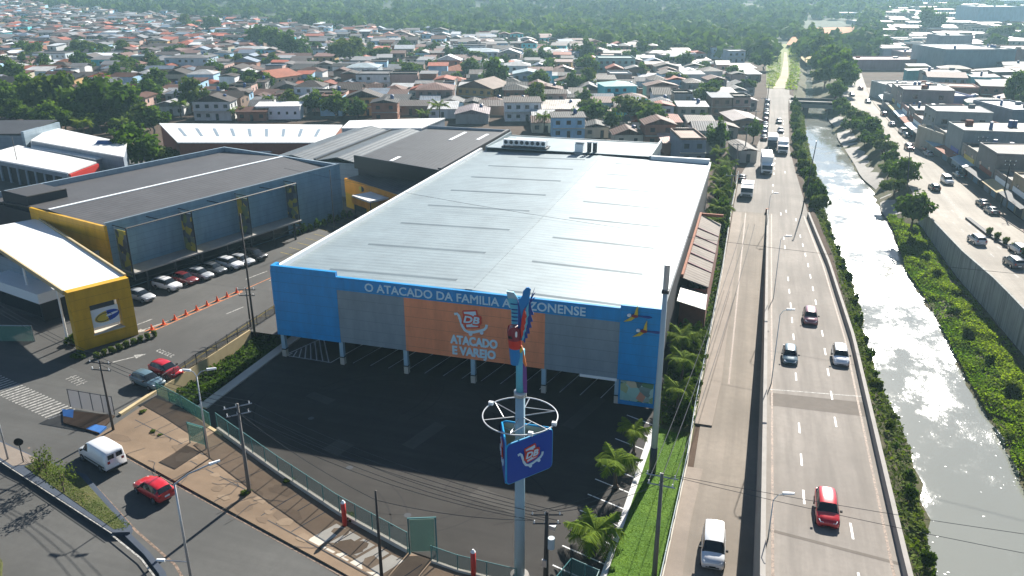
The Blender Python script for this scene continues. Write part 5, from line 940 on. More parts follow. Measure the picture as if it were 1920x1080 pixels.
for px, py, k, c, a, lb in ((1830, 456, 'suv', 'silver', 98, 'silver car on the right bank road near the planted median start'), (1899, 499, 'suv', 'grey', 98, 'dark grey car on the right bank road nearest the camera'), (1908, 474, 'suv', 'silver', 98, 'silver van-like car beyond the planted median'), (1842, 386, 'sedan', 'black', 96, 'black car stopped by the shop pavement below the dark facade'), (1775, 344, 'mpv', 'white', -84, 'white minivan on the right bank road with lit roof'), (1751, 356, 'hatch', 'black', 95, 'small black car in the middle of the right bank road'), (1858, 400, 'sedan', 'grey', 96, 'grey car parked in the shade behind the black one'), (1736, 283, 'hatch', 'darkred', 95, 'dark red car parked first in a pair at the shop kerb'), (1740, 292, 'hatch', 'silver', 95, 'silver car parked second in a pair at the shop kerb'), (1704, 281, 'suv', 'maroon', -85, 'maroon car seen behind the top of the bank lamp pole'), (1672, 236, 'sedan', 'darkblue', 94, 'dark blue car at the kerb below the awning shops'), (1657, 217, 'hatch', 'darkred', 94, 'dark red car at the kerb near the far awning shops'), (1797, 332, 'sedan', 'bluegrey', 96, 'blue-grey car between the white minivan and the box truck'), (1692, 250, 'mpv', 'white', 94, 'white striped van at the crowded kerb'), (1627, 193, 'hatch', 'black', -86, 'tiny black car far up the right bank road'), (1597, 180, 'hatch', 'darkblue', -86, 'tiny dark car at the far end of the right bank road'), (1613, 168, 'hatch', 'darkred', 94, 'tiny dark red car at the far shop kerb'), (1700, 258, 'hatch', 'bluegrey', 94, 'blue-grey car behind the striped van at the kerb')):
    car_at(k, px, py, zrr, R(a), c, lb, gr_)
gc = 'vehicles on the canal road'
for px, py, k, c, a, lb in ((1463, 248, 'sedan', 'darkblue', -90, 'dark blue car following the trucks on the canal road'), (1460, 231, 'hatch', 'black', -90, 'small black car far up the canal road'), (1391, 338, 'sedan', 'black', 90, 'black car in the shade at the left kerb before the white truck')): car_at(k, px, py, 0, R(a), c, lb, gc)
for i in range(9): car_at(('sedan', 'hatch', 'suv')[i % 3], 1432 + i * .8, 262 - i * 8.5, 0, R(92), ('black', 'grey', 'silver', 'darkblue', 'darkred')[i % 5], '%s parked car from the trucks along the left kerb of the canal road' % ordinal(i), 'cars parked along the canal road')
def truck(px, py, zf, ang, L, h, label, cab='sign_white', box='sign_white', w=1.22):
    g = G(px, py, zf); u = thing('box_truck', label, 'truck', g, ang)
    MB().prism([(.2, -w, 2.3), (.2, w, 2.3), (-1.6, w, 2.5), (-1.6, -w, 2.5)], 1.0).box(-1.6, -w, .55, .5, w, 1.35).build('cab', M[cab], u); MB().prism([(.5, -w * .95, 1.38), (.5, w * .95, 1.38), (.2, w * .92, 2.22), (.2, -w * .92, 2.22)], .02).add([(.52, -w * .9, 1.36), (.52, w * .9, 1.36), (.24, w * .88, 2.2), (.24, -w * .88, 2.2)], [(0, 1, 2, 3)]).build('windscreen', M['glass'], u)
    MB().box(-1.75 - L, -w, .95, -1.75, w, h).build('cargo_box', M[box], u); MB().box(-1.7 - L, -w * .8, .5, -1.6, w * .8, .93).build('chassis', M['rubber'], u); MB().box(.48, -w * .8, .6, .54, w * .8, 1.0).build('grille', M['dark_metal'], u)
    for x in (-.5, -1.2 - L * .75):
        for sy in (-1, 1): MB().wheel((x, sy * (w - .15), .48), .48, .3, 0).build('wheel', M['rubber'], u)
    for sy in (-1, 1): MB().box(.5, min(sy * .8, sy * 1.1), .7, .56, max(sy * .8, sy * 1.1), .95).build('headlight', M['lamp_lens'], u)
truck(1399, 372, 0, R(-90), 3.4, 2.7, 'small white box truck on the side road lane before the split'); truck(1437, 328, 0, R(-88), 9, 3.9, 'longest white box truck heading down the canal road'); truck(1467, 290, 0, R(-90), 5, 3.2, 'white box truck in the canal side lane behind the longest truck'); truck(1447, 283, 0, R(-90), 6, 3.5, 'white topped truck with dark front beside the kerb trees', 'dark_wall')
truck(1806, 322, zrr, R(-84), 3.5, 3.4, 'blue-grey box truck with white roof parked at the shop pavement', 'bluegrey' if 'bluegrey' in M else 'market_blue', 'market_blue')
# ---------------------------------------------------------------- vegetation
rs = np.random.RandomState(5)
def leaf_quads(cent, crad, ctone, per, size, flat=0.0, squash=1.0):
    """small leaf-sprig faces spread over many clumps; returns vertices, quads, tones"""
    V = []; T = []
    for (c, r, tn) in zip(cent, crad, ctone):
        d = rs.normal(size=(per, 3)); d /= np.linalg.norm(d, axis=1)[:, None]; rad = r * (0.55 + 0.5 * rs.rand(per))[:, None]
        p = np.asarray(c) + d * rad * np.array([1, 1, squash]); nrm = d + rs.normal(size=(per, 3)) * .7 + np.array([0, 0, .35 + flat]); nrm /= np.linalg.norm(nrm, axis=1)[:, None]
        a = np.cross(nrm, rs.normal(size=(per, 3))); a /= np.linalg.norm(a, axis=1)[:, None] + 1e-9; b = np.cross(nrm, a)
        s = size * (.6 + .8 * rs.rand(per))[:, None]
        V.append(np.stack([p - a * s - b * s * .6, p + a * s - b * s * .6, p + a * s + b * s * .6, p - a * s + b * s * .6], 1).reshape(-1, 3)); T.append(np.repeat(np.clip(tn + rs.normal(size=per) * .13, 0, 1), 4))
    V = np.concatenate(V); T = np.concatenate(T); return V, np.arange(len(V)).reshape(-1, 4), T
def crown_mesh(name, R_, H_, z0, nc, per, size, mat, seed, cone=0.0, gap=.25):
    rs.seed(seed); C_ = []; Rr = []; Tn = []
    lob = [(rs.rand() * 6.28, .25 + .3 * rs.rand()) for _ in range(5)]
    while len(C_) < nc:
        d = rs.normal(size=3); d /= np.linalg.norm(d); u = d * (.45 + .55 * rs.rand() ** .6)
        if u[2] < -.75: continue
        k = 1 + sum(.16 * math.cos(math.atan2(u[1], u[0]) * (i + 1) + a) * b * 2 for i, (a, b) in enumerate(lob)); w = 1 - cone * max(0, u[2])
        C_.append((u[0] * R_ * .8 * k * w, u[1] * R_ * .8 * k * w, z0 + H_ * .5 + u[2] * H_ * .42 * (1 + .12 * rs.normal()))); Rr.append(R_ * (.22 + .16 * rs.rand())); Tn.append(np.clip(.42 + .25 * rs.normal(), 0, 1))
    V, F, T = leaf_quads(C_, Rr, Tn, per, size, 0, .8); return npmesh(name, V, F, M[mat], T)
def trunk_mesh(H, r, n=4, spread=1.5, seed=1, z1=None):
    q = random.Random(seed); mb = MB(); mb.tube([(0, 0, -.1), (q.uniform(-.1, .1), q.uniform(-.1, .1), H * .5), (q.uniform(-.2, .2), q.uniform(-.2, .2), H)], r, 7, 0, r * .6)
    for i in range(n): a = i * 6.28 / n + q.random(); mb.tube([(0, 0, H * q.uniform(.55, .85)), (math.cos(a) * spread * .5, math.sin(a) * spread * .5, H * 1.15), (math.cos(a) * spread, math.sin(a) * spread, (z1 or H * 1.7))], r * .45, 5, 0, r * .15)
    me = bpy.data.meshes.new('trunk'); me.from_pydata(mb.V, [], mb.F); me.materials.append(M['bark']); return me
# unit trees: crown radius about 1, height about 2.1
CR = [crown_mesh('crown', 1, 1.75, .42, 46, 34, .085, 'leaf', 11), crown_mesh('crown', 1, 1.55, .5, 40, 36, .09, 'leaf', 12), crown_mesh('crown', .95, 1.9, .4, 50, 30, .085, 'leaf', 13), crown_mesh('crown', 1.05, 1.35, .6, 36, 34, .09, 'leaf_light', 14), crown_mesh('crown', .9, 1.8, .45, 34, 26, .085, 'leaf_light', 15, .3), crown_mesh('crown', 1, 1.5, .42, 40, 34, .09, 'leaf', 16)]
TR = [trunk_mesh(.7, .07, 4, .45, i, 1.2) for i in range(6)]
SH = [crown_mesh('foliage', 1, 1.3, .0, 26, 30, .11, 'leaf', 21), crown_mesh('foliage', 1, 1.1, .0, 22, 30, .12, 'leaf_light', 22), crown_mesh('foliage', 1, 1.4, .0, 28, 28, .11, 'leaf', 23)]
ntree = [0]
def tree(x, y, r, h=None, kind=None, label=None, group=None, z=0, name='tree'):
    k = rnd.randrange(6) if kind is None else kind; u = thing(name, label, 'tree', (x, y, z), rnd.uniform(0, 6.28), group); s = (r, r, (h or r * 2.05) / 2.1); u.scale = s
    link('trunk', TR[k], u); link('crown', CR[k], u); ntree[0] += 1; return u
def tree_px(cx, by, wpx, z=0, hf=1.0, **kw):
    g = G(cx, by, z); d = (g - Vector(CAM)).length; r = wpx / FPX * d / 2; return tree(g.x, g.y, r, r * 2.1 * hf, z=z, **kw)
def shrub(x, y, r, label, group=None, z=0, h=None, k=None, name='shrub'):
    u = thing(name, label, 'shrub', (x, y, z), rnd.uniform(0, 6.28), group); u.scale = (r, r, h or r); kk = rnd.randrange(3) if k is None else k; link('foliage', SH[kk], u); link('stems', TR[kk], u).scale = (1, 1, .5); return u
NEAR = [  # (x, base y, width px, height factor, label)
 (266, 322, 84, .95, 'tall bushy green tree rising behind the market hall roof parapet'), (312, 316, 46, .9, 'loose sprawling light green tree beside the bushy one behind the market hall'),
 (113, 232, 80, 1.1, 'dark tall tree behind the white sheds, west of the broad bush mass'), (172, 240, 82, 1.0, 'broad dark tree in the thicket behind the white sheds'), (218, 236, 85, .9, 'broad dark tree with brownish top behind the white sheds'), (100, 258, 62, .9, 'bright green bush-like tree just above the white shed roof'), (60, 215, 62, .9, 'light green sloping tree at the west thicket'), (14, 228, 60, .95, 'dense tree at the west edge beside a grey hut'), (362, 215, 58, 1.0, 'conical green tree between brown roofs north of the long shed'), (280, 205, 50, .9, 'round tree with yellowish top near the salmon wall'),
 (545, 214, 40, 1.0, 'small round dark tree west of three near the white office'), (590, 216, 40, 1.05, 'middle round dark tree east of the white office'), (628, 224, 52, .9, 'wide tree with palm leaves below, east of the white office'), (672, 226, 45, .8, 'low shaggy tree at the east end of the trio by the long shed'),
 (660, 128, 68, .85, 'biggest round dark tree in the middle of the western town'), (716, 126, 40, .95, 'dark tree touching the biggest round one'), (768, 148, 36, .9, 'small round tree south-east of the biggest round tree'), (548, 114, 56, .8, 'broad dark tree before a row of white houses'), (515, 100, 50, .8, 'dark tree in a clump of three on the western slope'), (484, 94, 48, .9, 'tall tree at the west of the clump of three'), (397, 63, 36, .8, 'dark round tree at the far western town, middle of three'), (580, 58, 42, .7, 'far round tree standing alone before the forest'), (349, 60, 30, .9, 'far dark round tree in a close pair'), (364, 62, 22, .9, 'smaller far tree of a close pair'),
 (925, 176, 52, 1.15, 'tall dark tree behind the brown gabled house in the middle town'), (1016, 122, 30, .95, 'round tree beside white flats in the middle town'), (1100, 150, 44, .9, 'dark rounded tree against the pale green flats'), (1098, 118, 46, .8, 'dark rounded tree just behind the one against the pale green flats'), (1072, 88, 46, .75, 'wide dark far tree with a brown neighbour'), (856, 158, 24, .9, 'small round tree by an orange wall'), (1006, 210, 52, .95, 'dense dark tree before the lamp mast north of the store'), (1112, 236, 55, .8, 'sunlit green tree behind the store rear wing'), (1076, 250, 36, 1.2, 'narrow olive tree behind the store rear wing'), (1322, 206, 52, .85, 'round dark tree by the pale roofs west of the canal road'), (1360, 210, 30, .8, 'smaller dark tree next to the round one west of the canal road'), (1182, 236, 78, .75, 'very wide dark tree crown behind the store rear corner'), (1222, 258, 60, .9, 'olive loose tree at the store rear corner'), (1345, 292, 40, 1.5, 'tall slim tree between brick houses and the side road'), (1411, 268, 30, 1.3, 'slim bright tree at the canal road kerb'), (1433, 132, 44, .7, 'flat dark tree at the end of the house row by the canal road'), (1402, 172, 32, .7, 'small very dark tree over a grey roof by the canal road'), (1147, 250, 40, 1.0, 'light olive tree between parked cars behind the store'), (30, 170, 46, .9, 'round tree beside white houses in the west'), (62, 180, 40, .8, 'light round tree beside the west white houses'), (155, 112, 38, .9, 'round tree near the front of the west white terrace'), (286, 138, 34, .9, 'tree with a yellow shrub beside the pale blue block'), (300, 150, 34, .8, 'low bright tree below the pale blue block'), (225, 135, 36, .7, 'dark tree west of the red tiled roof'),
 (1895, 205, 36, 1.5, 'large dark tree at the eastern edge above the shop roofs'), (1918, 215, 34, 1.0, 'bright bush tree at the eastern edge'), (1742, 66, 44, 1.0, 'hazy green tree on the far eastern commercial strip'), (1880, 80, 36, .8, 'hazy tree before the far eastern sheds')]
for x, y, w, hf, lb in NEAR: tree_px(x, y, w, 0, hf, label=lb)
tk_ = random.Random(8)
for i in range(40):
    x, y = (tk_.uniform(-10, 300), 0); y = 217 + (36 if x > 60 else 14) * tk_.random() ** .6 + (4 if x > 180 else 0); tree_px(x, y, tk_.uniform(28, 56), 0, tk_.uniform(.6, .9), label='%s thicket tree from west in the overgrown lot behind the white sheds' % ordinal(i), group='thicket behind the white sheds')
# trees along the far reach of the canal
for i, (x, y, w) in enumerate(((1512, 82, 34), (1522, 92, 38), (1530, 102, 40), (1538, 114, 44), (1547, 126, 46), (1533, 140, 44), (1556, 144, 52), (1566, 158, 60), (1545, 162, 40), (1578, 172, 52), (1566, 186, 36), (1510, 108, 26), (1508, 96, 24), (1580, 150, 40), (1520, 76, 30))):
    tree_px(x, y + 6, w, 0, 1.0, kind=i % 3 if i % 4 else 3, label='%s tree from the bridge end in the dense grove along the upper canal' % ordinal(14 - i), group='trees of the upper canal grove')
for i, (x, y, w) in enumerate(((1574, 212, 32), (1586, 222, 34), (1600, 234, 38), (1596, 246, 30), (1618, 250, 40), (1632, 262, 44), (1640, 280, 40), (1652, 290, 38), (1668, 312, 36), (1683, 330, 40), (1690, 352, 58), (1664, 330, 34), (1676, 366, 40), (1620, 270, 28))):
    tree_px(x, y + 4, w, -1.5, .85, kind=(0, 1, 3, 2, 5)[i % 5], label='%s leafy tree from the bridge along the right canal bank' % ordinal(i), group='trees on the right canal bank')
tree_px(1708, 428, 64, -1.5, .95, kind=1, label='dark leaning umbrella tree at the end of the bank retaining wall')
i = 0
for y in range(92, 252, 7):
    for j in range(1 if y > 130 else 2):
        x = lerp_tab(BL, y) + .6 + j * 1.6 + rnd.uniform(-.3, .6); shrub(x, y + rnd.uniform(-1.5, 1.5), rnd.uniform(1.0, 2.1), '%s bushy shrub from the ramp end on the left canal bank' % ordinal(i), 'shrubs on the left canal bank', -.5, rnd.uniform(1.5, 3)); i += 1
i = 0
for y in range(-22, 88, 4):
    a, b = lerp_tab(BL, y), lerp_tab(WL, y); f = rnd.uniform(.4, .85); shrub(a + (b - a) * f, y + rnd.uniform(-1, 1), rnd.uniform(.4, .95), '%s small shrub from the camera end below the expressway parapet' % ordinal(i), 'small shrubs below the expressway', -3.3 * f, rnd.uniform(.5, 1.3)); i += 1
# lush weeds covering the right bank: nobody could count the stems
def weeds(name, n, place, size, mat, seed, up=.9):
    rs.seed(seed); P = np.array([place() for _ in range(n)]); nrm = rs.normal(size=(n, 3)) * .6 + [0, 0, up]; nrm /= np.linalg.norm(nrm, axis=1)[:, None]
    a = np.cross(nrm, rs.normal(size=(n, 3))); a /= np.linalg.norm(a, axis=1)[:, None]; b = np.cross(nrm, a); s = size * (.5 + rs.rand(n))[:, None]; p = P[:, :3]
    V = np.stack([p - a * s - b * s * .6, p + a * s - b * s * .6, p + a * s + b * s * .6, p - a * s + b * s * .6], 1).reshape(-1, 3)
    o = link(name, npmesh(name, V, np.arange(4 * n).reshape(-1, 4), M[mat], np.repeat(np.clip(P[:, 3], 0, 1), 4))); return tag(o, kind='stuff')
def nz(x, y): return .5 + .5 * math.sin(x * .9 + math.sin(y * .35) * 2) * math.sin(y * .42 + x * .2)
def pr():
    while True:
        y = rs.uniform(-25, 100); c, d = lerp_tab(WR, y), lerp_tab(BR, y); f = rs.rand(); x = c + (d - c) * f - .3; m = nz(x, y)
        if 44 < y < 52 and f < .45 and rs.rand() < .8: continue
        if nz(x * 1.7 + 3, y * 1.3) < .13 and rs.rand() < .85: continue
        top = (.15 + .85 * m) * min(1, 1.25 - .6 * abs(f - .35) * 1.4) * (1 if f > .05 else .5)
        if f > .8 and y < 60: top *= .45
        return (x, y, -3.6 + 1.1 * f + top * rs.rand() ** .5, .32 + .5 * m + .25 * (f > .45) * (y > 15) + rs.normal() * .12)
weeds('bank_weeds', 70000, pr, .115, 'bank_leaf', 31)
for i_ in range(14):
    y_ = -20 + i_ * 8.2; a_, b_ = lerp_tab(WR, y_), lerp_tab(BR, y_); shrub(a_ + (b_ - a_) * rnd.uniform(.25, .75), y_, rnd.uniform(.6, 1.2), '%s rounded shrub from the camera end among the weeds of the right bank' % ordinal(i_), 'shrubs among the bank weeds', -3.0, rnd.uniform(.8, 1.6))
def pl_():
    y = rs.uniform(-40, 250); a, b = lerp_tab(BL, y), lerp_tab(WL, y); f = rs.rand() ** .7; x = a + (b - a) * f; m = nz(x * 2, y); return (x, y, -.06 - 3.6 * f + (.2 + .9 * m) * rs.rand(), m * .7 + rs.normal() * .15)
weeds('bank_undergrowth', 15000, pl_, .16, 'leaf_light', 32)
def lit():
    while True:
        y = rs.uniform(-25, 70); a, b = lerp_tab(WL, y), lerp_tab(WR, y); f = rs.rand()
        if f < .12 or f > .8 or rs.rand() < .07: return (a + (b - a) * f, y, -3.985 + .02 * rs.rand(), rs.rand())
weeds('floating_litter', 170, lit, .07, 'sign_white', 40, 9)
def lw(): 
    y = rs.uniform(-30.4, -3.8); x = rs.uniform(44.2 + (y + 30) * .045, 48.2 + (y + 30) * .02); return (x, y, 0.1 + .02 * rs.rand(), nz(x * 3, y * 2) * .6 + rs.normal() * .2)
weeds('lawn_grass', 9000, lw, .035, 'grass_blade', 33, 3.5)
def vg():
    while True:
        x, y = rs.uniform(-7, 7), rs.uniform(-34, -28.4)
        if abs((y + 29.2) + (x + 6.5) * .33) < .55: return (x, y, zl(x) + .42 + .05 * rs.rand(), nz(x * 3, y * 2) * .7)
weeds('median_grass', 2200, vg, .035, 'leaf_light', 34, 2.5)
def sv_(): y = rs.uniform(-3, 80); x = rs.uniform(45, 48.8); m = nz(x * 2, y); return (x, y, (.1 + 1.1 * m) * rs.rand(), m * .6 + rs.normal() * .15)
weeds('strip_undergrowth', 9000, sv_, .16, 'leaf', 35)
def ss(): y = rs.uniform(-13, 15); x = rs.uniform(-5.6, -1.8); m = nz(x * 2, y); return (x, y, (.05 + .8 * m) * rs.rand(), m * .4)
weeds('strip_scrub', 4000, ss, .14, 'leaf', 36)
def fd(): y = rs.uniform(285, 540); x = rs.uniform(54.5, 55) + rs.rand() * (10 + (y - 285) * .05); m = nz(x, y); pc = lerp_tab([(285, 59.5), (340, 62.7), (416, 64.3), (540, 65)], y); x = x if abs(x - pc) > 2.2 else x + 5; return (x, y, (.1 + 1.2 * m) * rs.rand(), .4 + m * .6)
weeds('field_grass', 3500, fd, .35, 'bank_leaf', 37, 1.6)
# palms
def frond(mb, a, L, droop, seed, tones):
    q = random.Random(seed); P = []; n = 9
    for k in range(n + 1): f = k / n; P.append(Vector((math.cos(a), math.sin(a), 0)) * L * (f - .12 * f * f) + Vector((0, 0, L * (.55 * f - droop * f * f))))
    side = Vector((-math.sin(a), math.cos(a), 0))
    for k in range(n):
        for sd in (-1, 1):
            for h in (0, .5):
                p = P[k].lerp(P[k + 1], h); d = (P[k + 1] - P[k]).normalized(); l = L * .30 * math.sin(math.pi * (.12 + .86 * (k + h) / n)) * q.uniform(.8, 1.1); tip = p + side * sd * l * .8 + d * l * .5 - Vector((0, 0, l * q.uniform(.25, .6)))
                w = d * L * .032; mb.add([p - w, p + w, tip + w * .3, tip - w * .3], [(0, 1, 2, 3)]); tones += [q.uniform(.2, .9)] * 4
def palm_mesh(nf, L, seed):
    mb = MB(); tn = []; q = random.Random(seed)
    for i in range(nf): frond(mb, i * 2.4 + q.uniform(-.2, .2), L * q.uniform(.8, 1.1), q.uniform(.5, 1.05) if i < nf * .7 else q.uniform(.1, .3), seed * 50 + i, tn)
    return npmesh('fronds', mb.V, mb.F, M['palm_leaf'], tn)
PM = [palm_mesh(16, 2.6, 1), palm_mesh(14, 2.4, 2), palm_mesh(18, 2.8, 3)]
def palm(x, y, h, s, label, k=0, z=0, group=None):
    u = thing('palm_tree', label, 'palm tree', (x, y, z), rnd.uniform(0, 6), group); q = random.Random(int(x * 10) + int(y)); b = q.uniform(-.2, .2)
    mb = MB(); mb.tube([(0, 0, -.05), (b, 0, h * .5), (b * 1.5, b, h)], .17 * s, 8, 0, .11 * s).tube([(0, 0, 0), (0, 0, .35)], .34 * s, 8, 0, .2 * s); mb.build('trunk', M['bark'], u, True); f = link('fronds', PM[k], u, (b * 1.5, b, h)); f.scale = (s, s, s)
palm(43.1, -15.1, 2.9, 1.0, 'sunlit palm with tall fronds in the middle of the lot edge row', 0); palm(43.8, -9.2, 2.6, .85, 'palm half in shade at the mural end of the lot edge row', 1); palm(42.9, -23.6, 1.6, 1.0, 'low spreading palm by the gate cage at the lot corner', 2)
for i, (x, y, h, s) in enumerate(((46.6, 5.5, 3.5, 1.05), (46.9, 0.6, 2.6, .95), (46.2, 11.5, 3.6, 1.0), (47.4, 15, 3, .9), (46.6, 58, 5, 1.1), (47.2, 66, 5, 1.1), (46.4, 74, 6, 1.2), (46.6, 83, 6, 1.2), (45.8, 92, 6.5, 1.25), (46.8, 100, 6, 1.2), (44.5, 110, 6.5, 1.2))): palm(x, y, h, s, '%s palm from the lot end in the strip between store and side road' % ordinal((1, 0, 2, 3, 4, 5, 6, 7, 8, 9, 10)[i]), i % 3, 0, 'palms beside the store')
for i in range(15): y = 54 + i * 4.2 + rnd.uniform(-1, 1); shrub(46.9 + rnd.uniform(-1.0, .8), y, rnd.uniform(1.2, 1.8), '%s tall shrub under the palms from the lean-to shed' % ordinal(i), 'shrubs under the palms', 0, rnd.uniform(2.2, 4.6), i % 3)
for i in range(6): y = -1.5 + i * 3.4; shrub(47.4 + rnd.uniform(-.6, .6), y, rnd.uniform(.8, 1.2), '%s shrub from the lawn in the strip beside the blue store corner' % ordinal(i), 'shrubs beside the store corner', 0, rnd.uniform(1.2, 2.2), i % 3)
g = G(826, 241, 0); palm(g.x, g.y, 7, 1.6, 'lone feathery palm behind the grey warehouse roofs', 0)
for i, (x, y) in enumerate(((455, 222), (505, 205), (340, 222), (440, 225), (232, 252), (160, 262), (672, 224), (795, 235), (1020, 250))): g = G(x, y, 0); palm(g.x, g.y, 3 + (i % 3), 1.3, '%s palm-like plant from the west in the gardens behind the sheds' % ordinal((4, 6, 2, 3, 1, 0, 5 + 2, 8, 9)[i] if i != 6 else 7), i % 3, 0, 'garden palms behind the sheds')
# small plants of the yard, median and lot
for i, (x, y, r, lb) in enumerate(((-19.9, -9.9, .8, 'low round shrub at the corner of the portal kerb'), (-23.6, -6.4, 1.0, 'clipped shrub under the canopy column'), (-24.8, -4.6, .8, 'light spindly shrub beside the green glazed rail'), (-24, -7, .7, 'dark low shrub on the shaded kerb island'))): shrub(x, y, r, lb, None, 1.5, r * .9, (0, 2, 1, 0)[i])
for i in range(9): f = i / 8; shrub(-19.0 + 2.2 * f + 1.0, -9.3 + 7.0 * f, .42, '%s spiky shrub from the street end in the bed along the portal foot' % ordinal(i), 'bed shrubs along the portal', 1.5, .8, 1)
for i in range(9): c, s = math.cos(R(74.5)), math.sin(R(74.5)); d = 32 + i * 1.7; shrub(-31.3 + .26 * d + 1.6, 8.8 + .964 * d, .6, '%s dark shrub from the portal end along the foot of the clad market wall' % ordinal(i), 'shrubs along the market wall', 1.5, .9 + .4 * (i % 2), 0)
for i in range(5): shrub(92.3 + i * .5, 76 - i * 3.2, .7, '%s green tuft from the far end on the dark road median' % ordinal(i), 'tufts on the road median', zrr(0, 76 - i * 3) + .3, 1.1, 1)
rs.seed(77)
cl = [((.3 * math.cos(a) * k, .3 * math.sin(a) * k, 1.3 + .35 * j)) for j in range(4) for a, k in ((.3, 1.5), (2, 2.2), (3.4, 1.2), (4.9, 2.4))]
V, F, T = leaf_quads(cl, [.42] * len(cl), [.3 + .5 * rs.rand() for _ in cl], 26, .06, 0); sp_me = npmesh('crown', V, F, M['leaf_light'], T)
for i, (px, py, s, lb) in enumerate(((90, 905, 1.0, 'sparse young tree on the grassy median by the bare branches'), (122, 930, 1.05, 'sparse young tree on the median grass ahead of the red hatchback'))): g = G(px, py, zl); u = thing('young_tree', lb, 'tree', g, i * 2.0); mb = MB().tube([(0, 0, 0), (.05, 0, .9), (0, .05, 1.6)], .07, 6, 0, .04); [mb.tube([(0, 0, .7 + .1 * k), (.5 * math.cos(k * 1.7), .5 * math.sin(k * 1.7), 1.6 + .2 * k)], .03, 4, 0, .015) for k in range(5)]; mb.tube([(0, 0, 0), (0, 0, .12)], .1, 6); mb.build('trunk', M['bark'], u); link('crown', sp_me, u); u.scale = (1.15, 1.15, 1.2)
g = G(72, 893, zl); u = thing('bare_shrub', 'leafless brown twiggy shrub at the tip of the median grass', 'shrub', g); mb = MB(); q = random.Random(4)
for k in range(34): a = q.uniform(0, 6.28); l = q.uniform(.5, 1.3); mb.tube([(0, 0, 0), (math.cos(a) * l * .4, math.sin(a) * l * .4, q.uniform(.7, 1.2)), (math.cos(a + q.uniform(-.6, .6)) * l, math.sin(a + .2) * l, q.uniform(1.3, 2.6))], .025, 3, 0, .008)
mb.build('twigs', M['bark'], u)
for i, (x, y, s) in enumerate(((287, 812, .35), (300, 818, .25), (460, 928, .5), (268, 775, .4), (655, 972, .6), (540, 905, .5))): g = G(x, y, zl); shrub(g.x, g.y, s, ['small weed tuft in the middle of the tan sidewalk', 'smallest weed tuft beside another on the tan sidewalk', 'weed tuft at the foot of the concrete utility pole', 'weed tuft by the tan wall end', 'weeds behind the red boundary post', 'yellowish weeds inside the fence below the post'][i], None, g.z + .1, s * .6, 1, 'weed_tuft')
# ---------------------------------------------------------------- the town west of the canal
WC = [('cream', (.55, .48, .36)), ('white', (.66, .66, .65)), ('grey', (.30, .29, .28)), ('pale blue', (.34, .54, .70)), ('brick', (.27, .12, .075)), ('pinkish', (.48, .32, .27)), ('ochre', (.45, .30, .12)), ('bare concrete', (.27, .25, .23)), ('teal', (.12, .60, .64)), ('brown', (.22, .15, .11))]
WW = [4, 6, 4, 4, 5, 4, 1.8, 4, 1.6, 4]
RC = [('brown-grey', (.075, .057, .05)), ('rusty', (.12, .05, .033)), ('pale grey', (.19, .19, .2)), ('white', (.5, .52, .54)), ('red tile', (.34, .08, .035)), ('blue-grey', (.14, .18, .24)), ('dark', (.045, .042, .043))]
RW = [7, 6.5, 3.6, 2.4, 2.4, 2.4, 3.6]
win_me = bpy.data.meshes.new('window'); wmb = MB().box(-.5, -.03, -.5, .5, .03, .5); win_me.from_pydata(wmb.V, [], wmb.F); win_me.materials.append(M['window_dark'])
fr_me = bpy.data.meshes.new('sill'); wmb = MB().box(-.6, -.1, -.62, .6, .0, -.5); fr_me.from_pydata(wmb.V, [], wmb.F); fr_me.materials.append(M['pale_concrete'])
